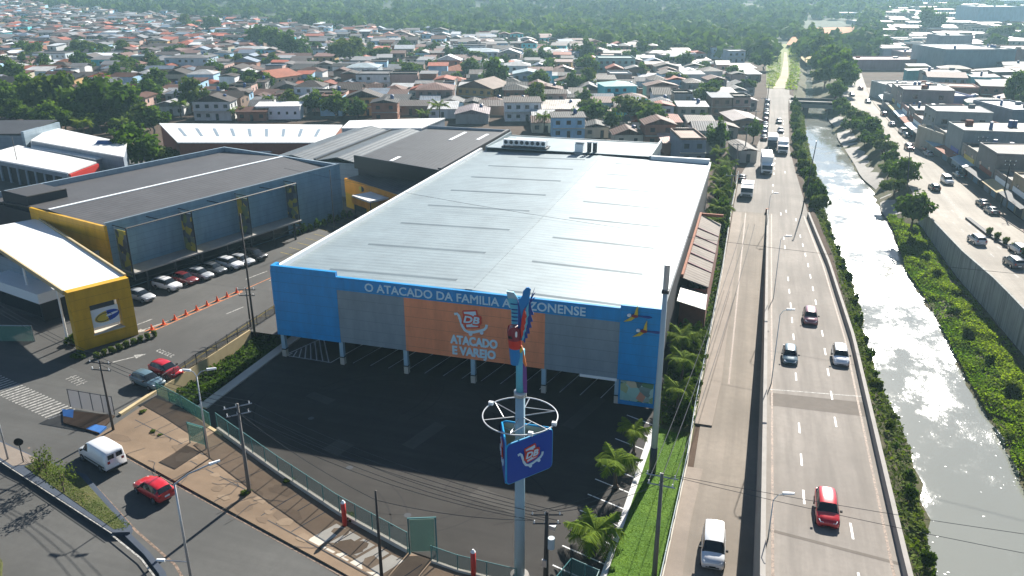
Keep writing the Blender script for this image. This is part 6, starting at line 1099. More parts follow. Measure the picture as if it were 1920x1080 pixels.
def roof_geo(mb, w, d, h, rt, q):
    o = .45
    if rt == 'gable': r = h + q * w * .5; mb.prism([(-w / 2 - o, -d / 2 - o, h - .1), (0, -d / 2 - o, r), (0, d / 2 + o, r), (-w / 2 - o, d / 2 + o, h - .1)], .12); mb.prism([(0, -d / 2 - o, r), (w / 2 + o, -d / 2 - o, h - .1), (w / 2 + o, d / 2 + o, h - .1), (0, d / 2 + o, r)], .12); mb.add([(-w / 2, -d / 2, h - .2), (w / 2, -d / 2, h - .2), (0, -d / 2, r - .15)], [(0, 1, 2)]).add([(-w / 2, d / 2, h - .2), (w / 2, d / 2, h - .2), (0, d / 2, r - .15)], [(2, 1, 0)])
    elif rt == 'cross': r = h + q * d * .5; mb.prism([(-w / 2 - o, -d / 2 - o, h - .1), (w / 2 + o, -d / 2 - o, h - .1), (w / 2 + o, 0, r), (-w / 2 - o, 0, r)], .12); mb.prism([(-w / 2 - o, 0, r), (w / 2 + o, 0, r), (w / 2 + o, d / 2 + o, h - .1), (-w / 2 - o, d / 2 + o, h - .1)], .12); mb.add([(-w / 2, -d / 2, h - .2), (-w / 2, d / 2, h - .2), (-w / 2, 0, r - .15)], [(2, 1, 0)]).add([(w / 2, -d / 2, h - .2), (w / 2, d / 2, h - .2), (w / 2, 0, r - .15)], [(0, 1, 2)])
    elif rt == 'hip':
        r = h + q * min(w, d) * .5; e = min(w, d) * .45; a = [(-w / 2 - o, -d / 2 - o, h - .1), (w / 2 + o, -d / 2 - o, h - .1), (w / 2 + o, d / 2 + o, h - .1), (-w / 2 - o, d / 2 + o, h - .1)]
        b = [(-w / 2 + e, 0, r), (w / 2 - e, 0, r)] if w >= d else [(0, -d / 2 + e, r), (0, d / 2 - e, r)]
        if w >= d: mb.add(a + b, [(0, 1, 5, 4), (2, 3, 4, 5), (1, 2, 5), (3, 0, 4), (3, 2, 1, 0)])
        else: mb.add(a + b, [(0, 1, 4), (1, 2, 5, 4), (2, 3, 5), (3, 0, 4, 5), (3, 2, 1, 0)])
    elif rt == 'shed': mb.prism([(-w / 2 - o, -d / 2 - o, h), (w / 2 + o, -d / 2 - o, h), (w / 2 + o, d / 2 + o, h + q * d * .35), (-w / 2 - o, d / 2 + o, h + q * d * .35)], .12); mb.prism([(-w / 2 + .02, -d / 2 + .6, h + .05), (w / 2 - .02, -d / 2 + .6, h + .05), (w / 2 - .02, d / 2 - .02, h + q * d * .34), (-w / 2 + .02, d / 2 - .02, h + q * d * .34)], ('to', h - .3))
    else:
        mb.box(-w / 2 + .2, -d / 2 + .2, h - .15, w / 2 - .2, d / 2 - .2, h)
        for c in ((-w / 2, -d / 2, w / 2, -d / 2 + .2), (-w / 2, d / 2 - .2, w / 2, d / 2), (-w / 2, -d / 2 + .2, -w / 2 + .2, d / 2 - .2), (w / 2 - .2, -d / 2 + .2, w / 2, d / 2 - .2)): mb.box(c[0], c[1], h, c[2], c[3], h + .5)
    return mb
SZ = 'small'
def house(x, y, w, d, fl, wc, rcol, rt, rot, label, q=.35, win=True, z=0, group=None, name='house', cat='house', big=False):
    u = thing(name, label, cat, (x, y, z), rot, group); h = fl * 2.9 + .2
    wl_ = MB().box(-w / 2, -d / 2, -.1, w / 2, d / 2, h - .12).build('wall', M['house_wall'], u); wl_.color = (*wc, 1)
    rf = roof_geo(MB(), w, d, h, rt, q).build('roof', M['house_roof'], u); rf.color = (*rcol, 1)
    if win:
        n = max(1, int(w / 2.8))
        for f in range(fl):
            for k in range(n):
                if rnd.random() < .12: continue
                xx = -w / 2 + w * (k + .5) / n; dr = f == 0 and k == n // 2
                o = link('door' if dr else 'window', win_me, u, (xx, -d / 2 - .015, 1.05 if dr else 1.55 + f * 2.9)); o.scale = (.95 if dr else 1.25, 1, 2.1 if dr else 1.15)
            m = max(1, int(d / 3.5))
            for k in range(m): o = link('window', win_me, u, (w / 2 + .015, -d / 2 + d * (k + .5) / m, 1.6 + f * 2.9), R(90)); o.scale = (1.1, 1, 1.1)
        if rnd.random() < .22: MB().tube([(w * .25, d * .2, h), (w * .25, d * .2, h + 1.5)], .6, 8, 0, .5).tube([(w * .25, d * .2, h + 1.5), (w * .25, d * .2, h + 1.7)], .66, 8, 0, .3).build('water_tank', M['blue_tank'], u)
        if fl > 1: MB().box(-w / 2, -d / 2 - .9, 2.85, w / 2, -d / 2, 3.0).build('balcony', M['pale_concrete'], u)
    return u
taken = []
def free(x, y, r):
    for a, b, c in taken:
        if (a - x) ** 2 + (b - y) ** 2 < (r + c) ** 2: return False
    return True
HB = YAW
def hpx(px, py, wpx, d, fl, wc, rc, rt, label, q=.3, rot=0, **k):
    g = G(px, py, 0); dist = (g - Vector(CAM)).length; w = wpx / FPX * dist; rr_ = HB + rot; dx, dy = -math.sin(rr_) * d / 2, math.cos(rr_) * d / 2
    taken.append((g.x + dx, g.y + dy, max(w, d) * .52)); return house(g.x + dx, g.y + dy, w, d, fl, dict(WC)[wc] if isinstance(wc, str) else wc, dict(RC)[rc] if isinstance(rc, str) else rc, rt, rr_, label, q, **k)
for a in NEAR: g = G(a[0], a[1], 0); taken.append((g.x, g.y, a[2] / FPX * (g - Vector(CAM)).length * .30))
hpx(353, 145, 72, 12, 3, (.42, .52, .60), 'pale grey', 'hip', 'pale blue-grey three storey block with vertical window bands in the west town', .15); hpx(1163, 192, 58, 12, 2, 'teal', (.40, .66, .66), 'hip', 'bright turquoise two storey block near the middle of the town', .2, R(8)); hpx(1155, 148, 66, 14, 3, (.34, .52, .50), (.3, .42, .42), 'flat', 'pale green three storey flats with a stair tower in the middle town', .2)
hpx(970, 148, 46, 11, 2, (.52, .66, .68), 'white', 'hip', 'white two storey house with pale hip roof behind the tall dark tree', .25); hpx(990, 166, 54, 11, 2, (.40, .46, .52), (.42, .55, .62), 'gable', 'long balconied pale blue two storey house in the middle town', .2); hpx(468, 112, 60, 12, 2, 'teal', 'white', 'hip', 'wide turquoise house with white roof on the western slope', .2); hpx(1088 - 190, 118, 70, 14, 2, (.45, .55, .60), (.5, .6, .66), 'hip', 'large pale house with hooped light roof in the upper middle town', .2); hpx(880, 105, 60, 12, 2, 'white', 'pale grey', 'flat', 'white walled block with long window band in the upper middle town')
hpx(40, 132, 60, 12, 2, 'white', 'white', 'flat', 'white terrace with dark door bays at the western edge'); hpx(95, 122, 52, 12, 2, (.5, .56, .6), 'pale grey', 'flat', 'white and black striped two storey terrace in the west'); hpx(265, 120, 46, 12, 1, 'ochre', 'red tile', 'hip', 'house with bright red tiled hip roof in the west town', .4); hpx(120, 132, 44, 12, 1, 'brown', (.36, .13, .06), 'hip', 'house with orange tiled roof west of the red tiled one', .35); hpx(192, 135, 30, 10, 2, 'teal', 'pale grey', 'shed', 'narrow turquoise house between grey roofs in the west', .3); hpx(495, 172, 66, 14, 2, 'cream', (.40, .13, .07), 'gable', 'cream house with large red roof beside white arches', .3, R(-30)); hpx(455, 165, 34, 10, 2, 'white', 'white', 'gable', 'white gabled house with a row of small windows beside the red roof', .35); hpx(405, 148, 34, 14, 2, 'pinkish', 'pale grey', 'flat', 'pink house with long window row beside the pale blue-grey block'); hpx(440, 156, 34, 14, 2, 'brown', 'brown-grey', 'gable', 'dark brown workshop next to the pink house', .3); hpx(600, 142, 50, 12, 1, 'bare concrete', (.42, .5, .56), 'hip', 'wide house with bright bluish roof south-west of the biggest tree', .2)
hpx(540, 182, 60, 12, 1, 'ochre', 'dark', 'gable', 'long dark roofed house with ochre side wall behind the white office', .3, R(20)); hpx(890, 196, 72, 16, 2, 'ochre', (.17, .11, .08), 'gable', 'brown gabled hall with olive walls beside the tall dark tree', .35, R(-24)); hpx(815, 200, 66, 14, 2, (.30, .20, .17), (.2, .1, .08), 'hip', 'brown house with pale green windows in the middle town', .25); hpx(842, 186, 20, 6, 2, (.44, .56, .68), 'pale grey', 'flat', 'narrow blue-white side wall of a tall house beside the brown house'); hpx(865, 145, 62, 14, 1, 'orange' if False else (.42, .16, .07), (.40, .13, .06), 'hip', 'house with wide orange tiled roof in the middle town', .3); hpx(680, 152, 56, 14, 2, (.5, .56, .6), (.4, .5, .56), 'hip', 'pale blue two storey house with balcony west of centre', .2); hpx(700, 168, 60, 14, 2, 'white', 'pale grey', 'flat', 'white balustraded house in the west middle town'); hpx(730, 205, 70, 12, 1, 'grey', 'dark', 'shed', 'low grey shed house with cream edge behind the long shed', .15); hpx(560, 224 - 12, 0.1 + 30, 8, 1, 'grey', 'brown-grey', 'gable', 'small grey hut behind the white office')
hpx(1010 + 10, 238, 40, 10, 1, 'brown', 'white', 'shed', 'brown hut with bright white roof behind the store rear wing', .2); hpx(1055, 222, 72, 14, 1, 'pinkish', (.55, .52, .48), 'shed', 'pinkish house with broad bright roof by the lamp mast', .25); hpx(885, 232, 60, 14, 1, 'grey', (.28, .24, .26), 'gable', 'grey gabled house behind the black warehouse', .25); hpx(830, 222, 50, 12, 1, 'white', 'white', 'shed', 'low white building behind the lone palm', .2); hpx(770, 216, 60, 10, 1, 'brown', 'brown-grey', 'shed', 'long low brown roof behind the stepped white shed', .15); hpx(1297, 308, 46, 14, 2, (.17, .20, .25), (.3, .2, .15), 'flat', 'unfinished grey brick house beside the store rear corner'); hpx(1265, 290, 40, 10, 1, 'brick', (.6, .4, .34), 'shed', 'brick house with salmon roof behind the store corner', .2); hpx(1402, 305, 30, 12, 1, 'grey', 'brown-grey', 'gable', 'grey roofed house by the canal road kerb trees', .25); hpx(1400, 245, 50, 16, 1, 'brown', (.3, .26, .26), 'gable', 'long house with dull grey roof beside the canal road', .2, R(0)); hpx(1395, 205, 44, 16, 1, 'grey', (.5, .46, .44), 'gable', 'house with pale curved looking roof by the canal road', .25); hpx(1405, 152, 40, 14, 1, 'brown', 'white', 'shed', 'house with white roof by the flat dark tree', .2); hpx(1385, 140, 60, 14, 1, 'pinkish', (.55, .5, .48), 'shed', 'house with wide pale pink roof north of the canal road houses', .2); hpx(1358, 195, 50, 14, 1, 'brown', (.5, .47, .45), 'shed', 'house with light roof behind the round dark tree', .25); hpx(1355, 110, 40, 12, 2, (.42, .52, .62), 'pale grey', 'flat', 'pale blue apartment block at the north edge of the house rows'); hpx(1380, 118, 30, 12, 2, (.42, .48, .56), 'white', 'flat', 'white apartment block next to the pale blue one at the north edge')
hpx(207, 60, 46, 12, 2, (.36, .15, .06), 'brown-grey', 'flat', 'orange brick block high in the western town'); hpx(310, 70, 42, 12, 2, (.5, .62, .6), 'pale grey', 'flat', 'pale green block in the upper west town'); hpx(435, 75, 40, 12, 2, 'white', 'pale grey', 'flat', 'white house with dark openings in the upper west town'); hpx(185, 30 + 6, 60, 20, 1, 'brown', (.2, .16, .17), 'gable', 'large dark barrel-like roof hall at the top of the west town', .2); hpx(620, 68, 34, 10, 1, 'white', 'white', 'flat', 'small white building with blue windows at the forest edge'); hpx(560 + 5, 72, 20, 8, 1, 'white', 'white', 'flat', 'tiny white cottage near the forest edge'); hpx(825, 72, 30, 12, 2, (.36, .58, .66), 'brown-grey', 'gable', 'sky blue house high in the middle town', .3); hpx(727, 74, 26, 10, 2, (.2, .42, .52), 'brown-grey', 'flat', 'deep blue house high in the middle town')
# rows of ordinary houses, back from the sheds to the forest edge
def bound(px):  # upper edge of the town in the west
    return lerp_tab([(0, 22), (200, 32), (420, 42), (640, 58), (760, 62), (900, 72), (1050, 84), (1200, 98), (1430, 112)], px)
def cproj(x, y, z=0):
    d = Vector((x, y, z)) - Vector(CAM); zc = d.dot(FWD) * math.cos(PITCH) - d.z * math.sin(PITCH); v = -(d.dot(FWD) * math.sin(PITCH) + d.z * math.cos(PITCH)); return 960 + FPX * d.dot(RGT) / zc, 540 + FPX * v / zc, zc
LOW = [(-30, 180), (60, 215), (200, 212), (300, 216), (430, 228), (560, 222), (650, 227), (760, 226), (850, 232), (1000, 247), (1240, 285), (1330, 330), (1420, 335)]
cands = []; rowsY = 0
u_ = Vector((math.cos(HB), math.sin(HB), 0)); v_ = Vector((-math.sin(HB), math.cos(HB), 0)); org = Vector((51.67, 60, 0)); hr = random.Random(21)
row = 0; dv = 0
while dv < 1150:
    sx = -1150; blk = 0
    while sx < 60:
        w = hr.choice([hr.uniform(5.5, 9), hr.uniform(6.5, 12)]); d = hr.uniform(6.5, 10)
        p = org + u_ * (sx + w / 2) + v_ * (dv + hr.uniform(-1.2, 1.2)); px, py, zc = cproj(p.x, p.y)
        sx += w + hr.choice([.15, .3, 1.2, 2.2]); blk += 1
        if blk % 11 == 0: sx += 4
        if not (-160 < px < 1445) or py < bound(px) or py > lerp_tab(LOW, px): continue
        if p.x > 48.2 - w * .5 + (2 if p.y > 150 else 0): continue
        if py < bound(px) + 8 and hr.random() < .4: continue
        if not free(p.x, p.y, min(w, d) * .42): continue
        if hr.random() < .06: continue
        cands.append((p.x, p.y, w, d, row, px, py, zc))
    row += 1; dv += 9.2 if row % 2 else 11.8
cands.sort(key=lambda c: c[7])
inner = {}
for c in cands[:300]: inner.setdefault(c[4], []).append(c)
rown = {r: i for i, r in enumerate(sorted(inner))}
pick = lambda items, ws: hr.choices(items, ws)[0]
for r, cs_ in inner.items():
    cs_.sort(key=lambda c: c[5])
    for j, c in enumerate(cs_):
        (wn, wc), (rn, rc) = pick(WC, WW), pick(RC, RW); fl = 1 if hr.random() < .62 else 2; rt = pick(['gable', 'cross', 'hip', 'shed', 'flat'], [4, 3, 2, 4, 1.2 if fl < 2 else 2]); jit = hr.uniform(.85, 1.15)
        lab = '%s house with %s %s roof, %s from west in %s town row' % (('low ' if fl == 1 else 'two-storey ') + wn, rn, dict(gable='gabled', cross='gabled', hip='hipped', shed='sloping', flat='flat')[rt], ordinal(j), ordinal(rown[r]))
        house(c[0], c[1], c[2], c[3], fl, dk(wc, jit), dk(rc, hr.uniform(.75, 1.25)), rt, HB + hr.uniform(-.06, .06), lab, hr.uniform(.2, .42), c[7] < 330, group='ordinary houses of the west town')
FV = []; FF = []; FT = []
def far_house(x, y, w, d, fl, wc, rc, rt, rot, q, z=0):
    mb = MB(); h = fl * 2.9 + .2; mb.box(-w / 2, -d / 2, -.5, w / 2, d / 2, h - .12); nW = len(mb.V); n = max(1, int(w / 3)); 
    for f in range(fl):
        for k in range(n): xx = -w / 2 + w * (k + .5) / n; mb.box(xx - .55, -d / 2 - .04, .9 + f * 2.9, xx + .55, -d / 2 + .1, 2.2 + f * 2.9)
    nX = len(mb.V); roof_geo(mb, w, d, h, rt, q); c, s = math.cos(rot), math.sin(rot); b = len(FV)
    for i, v in enumerate(mb.V): FV.append((x + v[0] * c - v[1] * s, y + v[0] * s + v[1] * c, z + v[2])); FT.append((*(wc if i < nW else (.02, .025, .03) if i < nX else rc), 1))
    for f in mb.F: FF.append(tuple(b + i for i in f))
for c in cands[300:]:
    wc, rc = pick(WC, WW)[1], pick(RC, RW)[1]; fl = 1 if hr.random() < .6 else 2; far_house(c[0], c[1], c[2], c[3], fl, dk(wc, hr.uniform(.85, 1.15)), dk(rc, hr.uniform(.8, 1.3)), pick(['gable', 'cross', 'hip', 'shed', 'flat'], [4, 3, 2, 4, 2]), HB + hr.uniform(-.15, .15), hr.uniform(.2, .4), hz(c[0], c[1]))
# ordinary trees between the houses
band = {}
tc = []
for _ in range(1300):
    c = hr.choice(cands); tc.append((c[0] + hr.uniform(-7, 7), c[1] + hr.uniform(5, 8), hr.uniform(1.5, 3.4), c[7], c[5]))
tc.sort(key=lambda c: c[3]); nt_ = 0; sel = []
for x, y, r, zc, px in tc:
    if zc < 480 and x < 46 and hr.random() < .42 and nt_ < 240: sel.append((x, y, r * 1.5, zc, px)); nt_ += 1
for x, y, r, zc, px in sel: band.setdefault(int((zc - 180) / 30), []).append((px, x, y, r))
for bi, (b, l) in enumerate(sorted(band.items())):
    l.sort()
    for j, (px, x, y, r) in enumerate(l): tree(x, y, r, r * 2.0, label='small garden tree, %s from west in %s belt of trees among the houses' % (ordinal(j), ordinal(bi)), group='garden trees among the houses')
# ---------------------------------------------------------------- shops and sheds east of the canal
def block(x, y, w, d, h, wall, roof, label, rot=0, slope=.02, name='shop_building', cat='shop', awn=0, wins=0, shut=0, par=.35, z=0, group=None, rm=None):
    """front-left corner at x, y; local y runs back, local x to the right; the street side is the west wall when awn/shut are set"""
    u = thing(name, label, cat, (x, y, z), rot, group); wl = MB().box(0, 0, -.1, w, d, h - .06).build('wall', M['house_wall'], u); wl.color = (*wall, 1)
    if par: pp = MB().box(-.02, -.02, h, w + .02, .2, h + par).box(-.02, d - .2, h, w + .02, d + .02, h + par).box(-.02, .2, h, .2, d - .2, h + par).box(w - .2, .2, h, w + .02, d - .2, h + par).build('parapet', M['house_wall'], u); pp.color = (*dk(wall, 1.15), 1)
    rf = MB().prism([(0 if par else -.4, 0 if par else -.4, h), (w if par else w + .4, 0 if par else -.4, h + slope * w), (w if par else w + .4, d if par else d + .4, h + slope * w), (0 if par else -.4, d if par else d + .4, h)], .14).build('roof', M['house_roof'] if rm is None else M[rm], u); rf.color = (*roof, 1)
    for k in range(shut): a = d * (k + .12) / shut; b = d * (k + .88) / shut; MB().box(-.05, a, 0, -.01, b, 2.7).build('roller_shutter', M[('shed_wall', 'dark_wall', 'market_blue', 'brick_red')[k % 4]], u)
    if shut: MB().box(-.14, d * .08, 3.55, -.02, d * rnd.uniform(.5, .92), 4.5).build('sign_panel', M[rnd.choice(('signal_red', 'sign_blue', 'macaw_yellow', 'sign_white', 'macaw_cyan', 'brick_red', 'orange_wall'))], u)
    if awn: MB().prism([(-2.2, .2, 2.9), (-.03, .2, 3.5), (-.03, d - .2, 3.5), (-2.2, d - .2, 2.9)], .1).build('awning', M[('rust', 'market_blue', 'dark_wall', 'tan_wall')[awn % 4]], u)
    for k in range(wins):
        for f in range(max(1, int((h - 3.2) / 2.9))):
            o = link('window', win_me, u, (-.015, d * (k + .5) / wins, 4.6 + f * 2.9), R(90)); o.scale = (1.3, 1, 1.2)
            if h > 5: o = link('window', win_me, u, (w * (k + .5) / wins, -.015, 4.6 + f * 2.9)); o.scale = (1.3, 1, 1.2)
    if par or w > 14:
        for k in range(rnd.randint(1, 4)):
            a, b, e = rnd.uniform(.15, .8) * w, rnd.uniform(.15, .8) * d, rnd.uniform(.5, 1.1)
            if rnd.random() < .5: MB().tube([(a, b, h), (a, b, h + 1.4 + slope * w)], e * .7, 8, 0, e * .55).build('water_tank', M['blue_tank'], u)
            else: MB().box(a, b, h, a + e * 2.2, b + e * 1.6, h + slope * w + .9).build('roof_hut', M[('concrete', 'brick_red', 'shed_wall')[k % 3]], u)
    return u
br_ = (.16, .14, .13); sr = random.Random(3)
y = 62; k = 0
ROW = [(12, 16, 6.8, (.17, .18, .20), (.30, .27, .24), 'dark grey shop with wide dull roof, first in the kerb row from the camera', 3, 3), (13, 24, 8.2, (.22, .27, .31), (.34, .32, .28), 'two storey blue-grey clad shop with large light roof, second in the kerb row', 0, 4), (14, 20, 6.6, (.34, .30, .22), (.46, .42, .36), 'tan shop with broad beige roof, third in the kerb row', 2, 2), (11, 18, 5.2, (.26, .25, .24), (.33, .32, .3), 'low grey shop with dark awning, fourth in the kerb row', 3, 0), (13, 22, 5.8, (.20, .21, .22), (.22, .2, .19), 'grey shop with long ribbed dark roof, fifth in the kerb row', 2, 2), (12, 18, 6.2, (.28, .27, .25), (.24, .21, .18), 'brownish shop with stepped slats roof, sixth in the kerb row', 1, 2), (13, 26, 6.4, (.26, .32, .36), (.5, .46, .42), 'blue-grey shop with long pale roof, seventh in the kerb row', 4, 0), (12, 24, 6.2, (.34, .33, .32), (.56, .54, .5), 'grey shop with long whitish roof, eighth in the kerb row', 1, 2), (13, 20, 7.2, (.28, .33, .37), (.25, .27, .3), 'tall blue-grey shop with slate roof, ninth in the kerb row', 2, 3), (12, 22, 5.6, (.30, .22, .2), (.52, .49, .45), 'brick shop with pale roof, tenth in the kerb row', 1, 0), (12, 20, 6.5, (.22, .24, .26), (.3, .3, .3), 'dark shop with flat grey roof, eleventh in the kerb row', 4, 2), (14, 26, 5.4, (.42, .28, .28), (.62, .5, .5), 'wide pinkish shop with pale pink roof, twelfth in the kerb row', 1, 0), (13, 22, 6.8, (.24, .24, .27), (.36, .35, .34), 'grey shop with ordinary roof, thirteenth in the kerb row', 3, 2), (13, 22, 6.0, (.3, .3, .3), (.5, .5, .5), 'light roofed shop, fourteenth in the kerb row', 2, 0), (14, 24, 7.0, (.25, .28, .33), (.42, .42, .42), 'blue-grey shop, fifteenth and last in the kerb row', 1, 2)]
FX = [(60, 104.5), (87, 102), (107, 101), (135, 99.5), (156, 97.8), (183, 96.2), (250, 96), (300, 98.5), (380, 103)]
for (dl, wd_, h, wc, rc, lb, aw, wi) in ROW:
    yy = y + dl / 2; x = lerp_tab(FX, yy); tilt = math.atan2(-(lerp_tab(FX, y + dl) - lerp_tab(FX, y)), dl)
    block(x, y, wd_ * .68, dl - .4, h + (2.6 if dl == 13 else 0), (wc[0] * .95, wc[1] * .85, wc[2] * .75), dk(rc, .55), lb, tilt, sr.choice((-.03, .03, .02)), awn=aw, wins=wi, shut=3, z=zrr(0, y), group='shops along the right bank road'); y += dl
def bpx(px, py, wpx, d, h, wall, roof, label, rot=0, **k):
    g = G(px, py, 0); w = wpx / FPX * (g - Vector(CAM)).length; return block(g.x, g.y, w, d, h, wall, roof, label, YAW + rot, .0, **k)
for px, py, wpx, d, h, wall, roof, lb in ((1765, 143, 92, 34, 12, (.26, .33, .36), (.55, .57, .57), 'largest grey concrete panel block with rounded east end'), (1856, 140, 34, 26, 11.5, (.24, .31, .34), (.5, .52, .52), 'narrower grey concrete block joined to the largest panel block'), (1892, 132, 60, 26, 10, (.30, .2, .19), (.5, .46, .42), 'reddish walled hall at the eastern edge behind the panel blocks'), (1756, 112, 52, 16, 13, (.30, .35, .38), (.16, .2, .22), 'plain pale grey slab tower behind the largest panel block'), (1828, 56, 74, 40, 20, (.34, .47, .55), (.62, .66, .67), 'huge hazy blue-grey box warehouse in the far east'), (1590, 132, 122, 18, 5, (.34, .2, .22), (.62, .48, .48), 'long pinkish low market with pale pink roof by the grove'), (1690, 120, 56, 14, 6, (.3, .24, .27), (.6, .45, .5), 'market hall with a dusky pink roof'), (1675, 90, 80, 16, 6, (.2, .27, .3), (.52, .54, .53), 'long slate hall with pale roof edge in the hazy middle distance'), (1663, 191, 96, 16, 5.6, (.3, .36, .38), (.62, .62, .58), 'long shop hall with bright white roof behind the kerb row'), (1685, 214, 98, 14, 5.2, (.26, .27, .28), (.55, .52, .48), 'long shop hall with pale beige roof behind the kerb row'), (1762, 296, 80, 14, 5.6, (.36, .33, .26), (.56, .5, .44), 'shop hall with wide cream roof behind the blue-grey shop'), (1825, 250 + 30, 60, 14, 5.4, (.28, .12, .09), (.62, .6, .57), 'red brick hall with white roof at the eastern edge'), (1885, 270, 60, 20, 9, (.16, .2, .24), (.5, .52, .54), 'dark glazed three storey block at the eastern edge'), (1790, 246, 56, 12, 4.4, (.24, .27, .3), (.6, .6, .62), 'low white roofed shed with blue door beside grey roofs'), (1775, 220, 36, 12, 6.6, (.2, .22, .4), (.66, .66, .68), 'small bright white roofed box with blue front'), (1812, 216, 30, 12, 5, (.3, .14, .1), (.5, .47, .42), 'brick shed with two pale roof panels')):
    g = G(px, py, 0); w = wpx / FPX * (g - Vector(CAM)).length; c_ = g + RGT * (w / 2) + FWD * (d / 2); nn_ = max(1, int(w / 12))
    for q_ in range(nn_): e_ = g + RGT * (w * (q_ + .5) / nn_) + FWD * (d / 2); taken.append((e_.x, e_.y, max(d * .5, w / nn_ * .5)))
    bpx(px, py, wpx, d, h, wall, roof, lb, par=.4, name='commercial_block', cat='commercial building')
for px, py, wpx, d, h, wall, roof in ((1620, 30, 60, 40, 12, (.34, .46, .52), (.6, .64, .66)), (1680, 30, 70, 40, 12, (.32, .45, .52), (.6, .64, .66)), (1736, 28, 50, 40, 13, (.2, .28, .33), (.62, .66, .66)), (1795, 28, 40, 40, 13, (.2, .28, .33), (.62, .66, .66)), (1830, 26, 95, 40, 12, (.24, .34, .4), (.62, .66, .66)), (1640, 16, 80, 40, 10, (.36, .46, .5), (.6, .64, .66)), (1745, 45, 80, 30, 7, (.3, .38, .42), (.5, .52, .52)), (1560, 44, 60, 25, 6, (.3, .38, .42), (.55, .55, .54)), (1600, 56, 50, 20, 6, (.3, .3, .32), (.6, .55, .5)), (1880, 12, 40, 40, 10, (.3, .4, .45), (.6, .64, .66))):
    g = G(px, py, 0); w = wpx / FPX * (g - Vector(CAM)).length; q = g + RGT * w / 2 + FWD * d / 2; taken.append((q.x, q.y, w * .5)); far_house(q.x, q.y, w, d, 1, wall, roof, 'flat', YAW, .1, h - 3.1 + hz(q.x, q.y) * .7); 
# second and further rows, roof by roof
ex = random.Random(12); n2 = 0
HUE = [('white', (.42, .42, .4)), ('pale beige', (.2, .17, .14)), ('dull grey', (.11, .1, .1)), ('dark', (.06, .06, .065)), ('pinkish', (.22, .11, .1)), ('slate', (.11, .13, .17)), ('rust brown', (.15, .07, .05)), ('umber', (.09, .07, .06))]
yb = 100; ri = 0
while yb < 1500:
    x = (lerp_tab(FX, yb) + (18.5 if yb < 330 else 14) if yb < 500 else CAM[0] + (yb - CAM[1]) * (.105 + ex.uniform(0, .02))) + ex.uniform(0, 3); dep = ex.uniform(8, 13); j = 0
    while True:
        w = ex.uniform(7, 15); px, py, zc = cproj(x, yb)
        if px > 1935 or x > 560: break
        if yb > 560 and ex.random() < .4: x += w * 1.6; continue
        if free(x + w / 2, yb + dep / 2, 5):
            hn, hc = ex.choice(HUE); wn, wc = ex.choice([('grey', (.24, .24, .25)), ('brick', (.25, .11, .085)), ('blue-grey', (.23, .29, .34)), ('brown', (.2, .15, .13)), ('cream', (.42, .38, .32)), ('ochre', (.42, .28, .1)), ('teal', (.12, .42, .44)), ('salmon', (.46, .24, .18))])
            if zc < 470 and ex.random() < .45: (lambda rt: house(x + w / 2, yb + dep / 2, w, dep, ex.choice((1, 1, 2)), wc, dk(hc, ex.uniform(.8, 1.1)), rt, ex.uniform(-.05, .05), '%s house with %s %s roof, %s from the shops in %s eastern row' % (wn, hn, dict(gable='gabled', cross='gabled', hip='hipped', shed='sloping')[rt], ordinal(j), ordinal(ri)), .25, True, 0, 'commercial blocks east of the canal', 'commercial_block', 'commercial building'))(ex.choice(('gable', 'cross', 'hip', 'shed')))
            elif zc < 470: block(x, yb, w, dep, ex.uniform(3.4, 6.8), wc, dk(hc, ex.uniform(.85, 1.1)), '%s block with %s roof, %s from the shops in %s eastern row' % (wn, hn, ordinal(j), ordinal(ri)), ex.uniform(-.05, .05), ex.choice((-.06, .06, .03)), name='commercial_block', cat='commercial building', par=0 if ex.random() < .6 else .3, wins=0, group='commercial blocks east of the canal')
            else: far_house(x + w / 2, yb + dep / 2, w * (1 if yb < 560 else 1.6), dep, 1 if ex.random() < .6 else 2, wc, dk(hc, 1.1), 'shed' if ex.random() < .6 else 'flat', .1, .1, hz(x, yb))
            j += 1
        x += w + ex.uniform(.4, 3)
        if ex.random() < .12: x += 8
    yb += dep + ex.uniform(1, 3.5); ri += 1

fh = npmesh('far_houses', FV, [f for f in FF if len(f) == 4] or [(0, 1, 2, 3)], M['far_any'], FT); 
def polymesh(name, V, F, mats, T):
    me = bpy.data.meshes.new(name); me.from_pydata(V, [], F); me.materials.append(mats); a = me.attributes.new('tone', 'FLOAT_COLOR', 'POINT'); a.data.foreach_set('color', np.asarray(T, np.float32).ravel()); me.update(); return me
bpy.data.meshes.remove(fh); tag(link('far_houses', polymesh('far_houses', FV, FF, M['far_any'], FT)), kind='stuff')
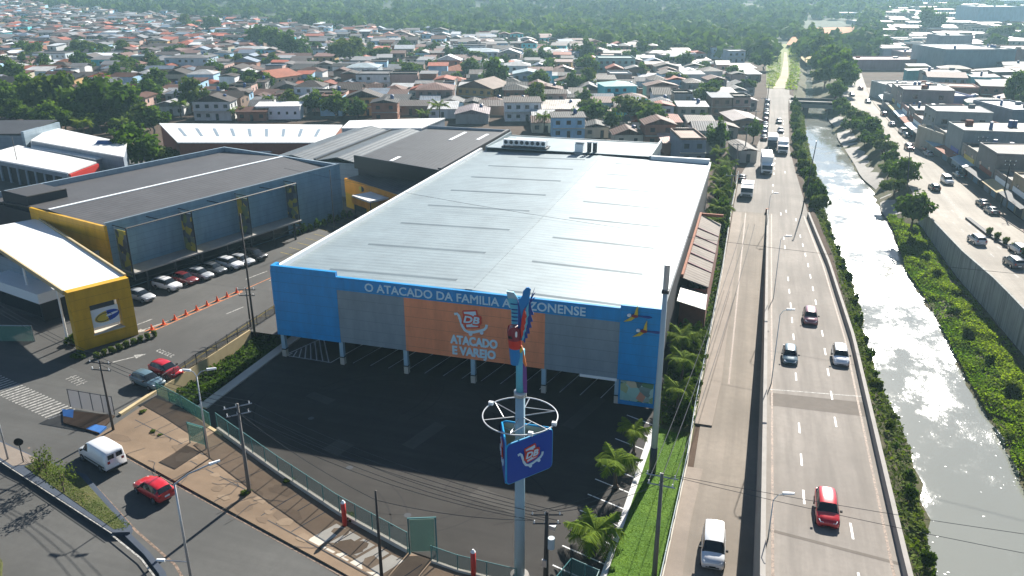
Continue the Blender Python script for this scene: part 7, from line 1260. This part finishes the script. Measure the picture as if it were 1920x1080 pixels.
# ---------------------------------------------------------------- the forest that closes the view, one mass
bmi = bmesh.new(); bmesh.ops.create_icosphere(bmi, subdivisions=2, radius=1); bmi.verts.ensure_lookup_table(); IV = np.array([v.co[:] for v in bmi.verts]); IF = np.array([[v.index for v in f.verts] for f in bmi.faces]); bmi.free()
fr = np.random.RandomState(9); FVs = []; FFs = []; FTs = []; cnt = 0
def crown_blob(x, y, z, r, h, tone):
    global cnt
    n = 56; d = fr.normal(size=(n, 3)); d /= np.linalg.norm(d, axis=1)[:, None]; d[:, 2] = np.abs(d[:, 2]) - .25; k = .62 + .5 * fr.rand(n)[:, None]; p = d * k * [r, r, h] + [x, y, z + h * .75]
    nn = d + fr.normal(size=(n, 3)) * .55; nn /= np.linalg.norm(nn, axis=1)[:, None]; a = np.cross(nn, fr.normal(size=(n, 3))); a /= np.linalg.norm(a, axis=1)[:, None]; b = np.cross(nn, a); s = r * (.16 + .16 * fr.rand(n))[:, None]
    FVs.append(np.stack([p - a * s - b * s, p + a * s - b * s * .8, p + a * s * .8 + b * s, p - a * s + b * s * .7], 1).reshape(-1, 3)); FFs.append(np.arange(4 * n).reshape(-1, 4) + cnt); FTs.append(np.repeat(np.clip(tone + fr.normal(size=n) * .15, 0, 1), 4)); cnt += 4 * n
made = 0; tries = 0
while made < 5200 and tries < 60000:
    tries += 1; az = fr.uniform(-53, 17); dist = 420 + 2300 * fr.rand() ** 1.5; x = CAM[0] + math.tan(R(az)) * 0 + math.sin(R(az)) * dist; y = CAM[1] + math.cos(R(az)) * dist
    px, py, zc = cproj(x, y, 0)
    if not (-160 < px < 2060): continue
    if px < 1440:
        if py > bound(px) + 3: continue
    elif px < 1500:
        if 76 < py: continue
        if 52 < x < 80 and y < 560: continue
    else:
        if px > 1650 and py > 40 + (px - 1500) * .02 and fr.rand() < .9: continue
        if px > 1650 and fr.rand() < .5: continue
        if py > 110 or (1476 < px < 1606 and 48 < py < 88): continue
        if not free(x, y, 6): continue
    r = fr.uniform(3.5, 7.5) * (1 + dist / 4000); crown_blob(x, y, hz(x, y) - 1, r, r * fr.uniform(.75, 1.1), np.clip(.45 + .28 * math.sin(x * .011) * math.sin(y * .009) + fr.normal() * .2, 0, 1)); made += 1
for c in cands[300:]:
    if fr.rand() < .8: r = fr.uniform(1.6, 3.9); crown_blob(c[0] + fr.uniform(-7, 7), c[1] + 6, hz(c[0], c[1]), r, r, fr.rand() * .8)
tag(link('forest', npmesh('forest', np.concatenate(FVs), np.concatenate(FFs), M['leaf_far'], np.concatenate(FTs))), kind='stuff')
# ---------------------------------------------------------------- air
mb = MB(); mb.box(-3900, -158, -7, 3400, 4400, 95)
t = NT('air'); t.t.nodes.remove(t.p); pv = t.n('VolumePrincipled'); pv.inputs['Color'].default_value = (0.52, 0.83, 0.98, 1); pv.inputs['Density'].default_value = 0.00019; pv.inputs['Anisotropy'].default_value = 0.35
t.l(pv.outputs[0], t.out.inputs['Volume']); tag(mb.build('haze', t.m), kind='stuff')
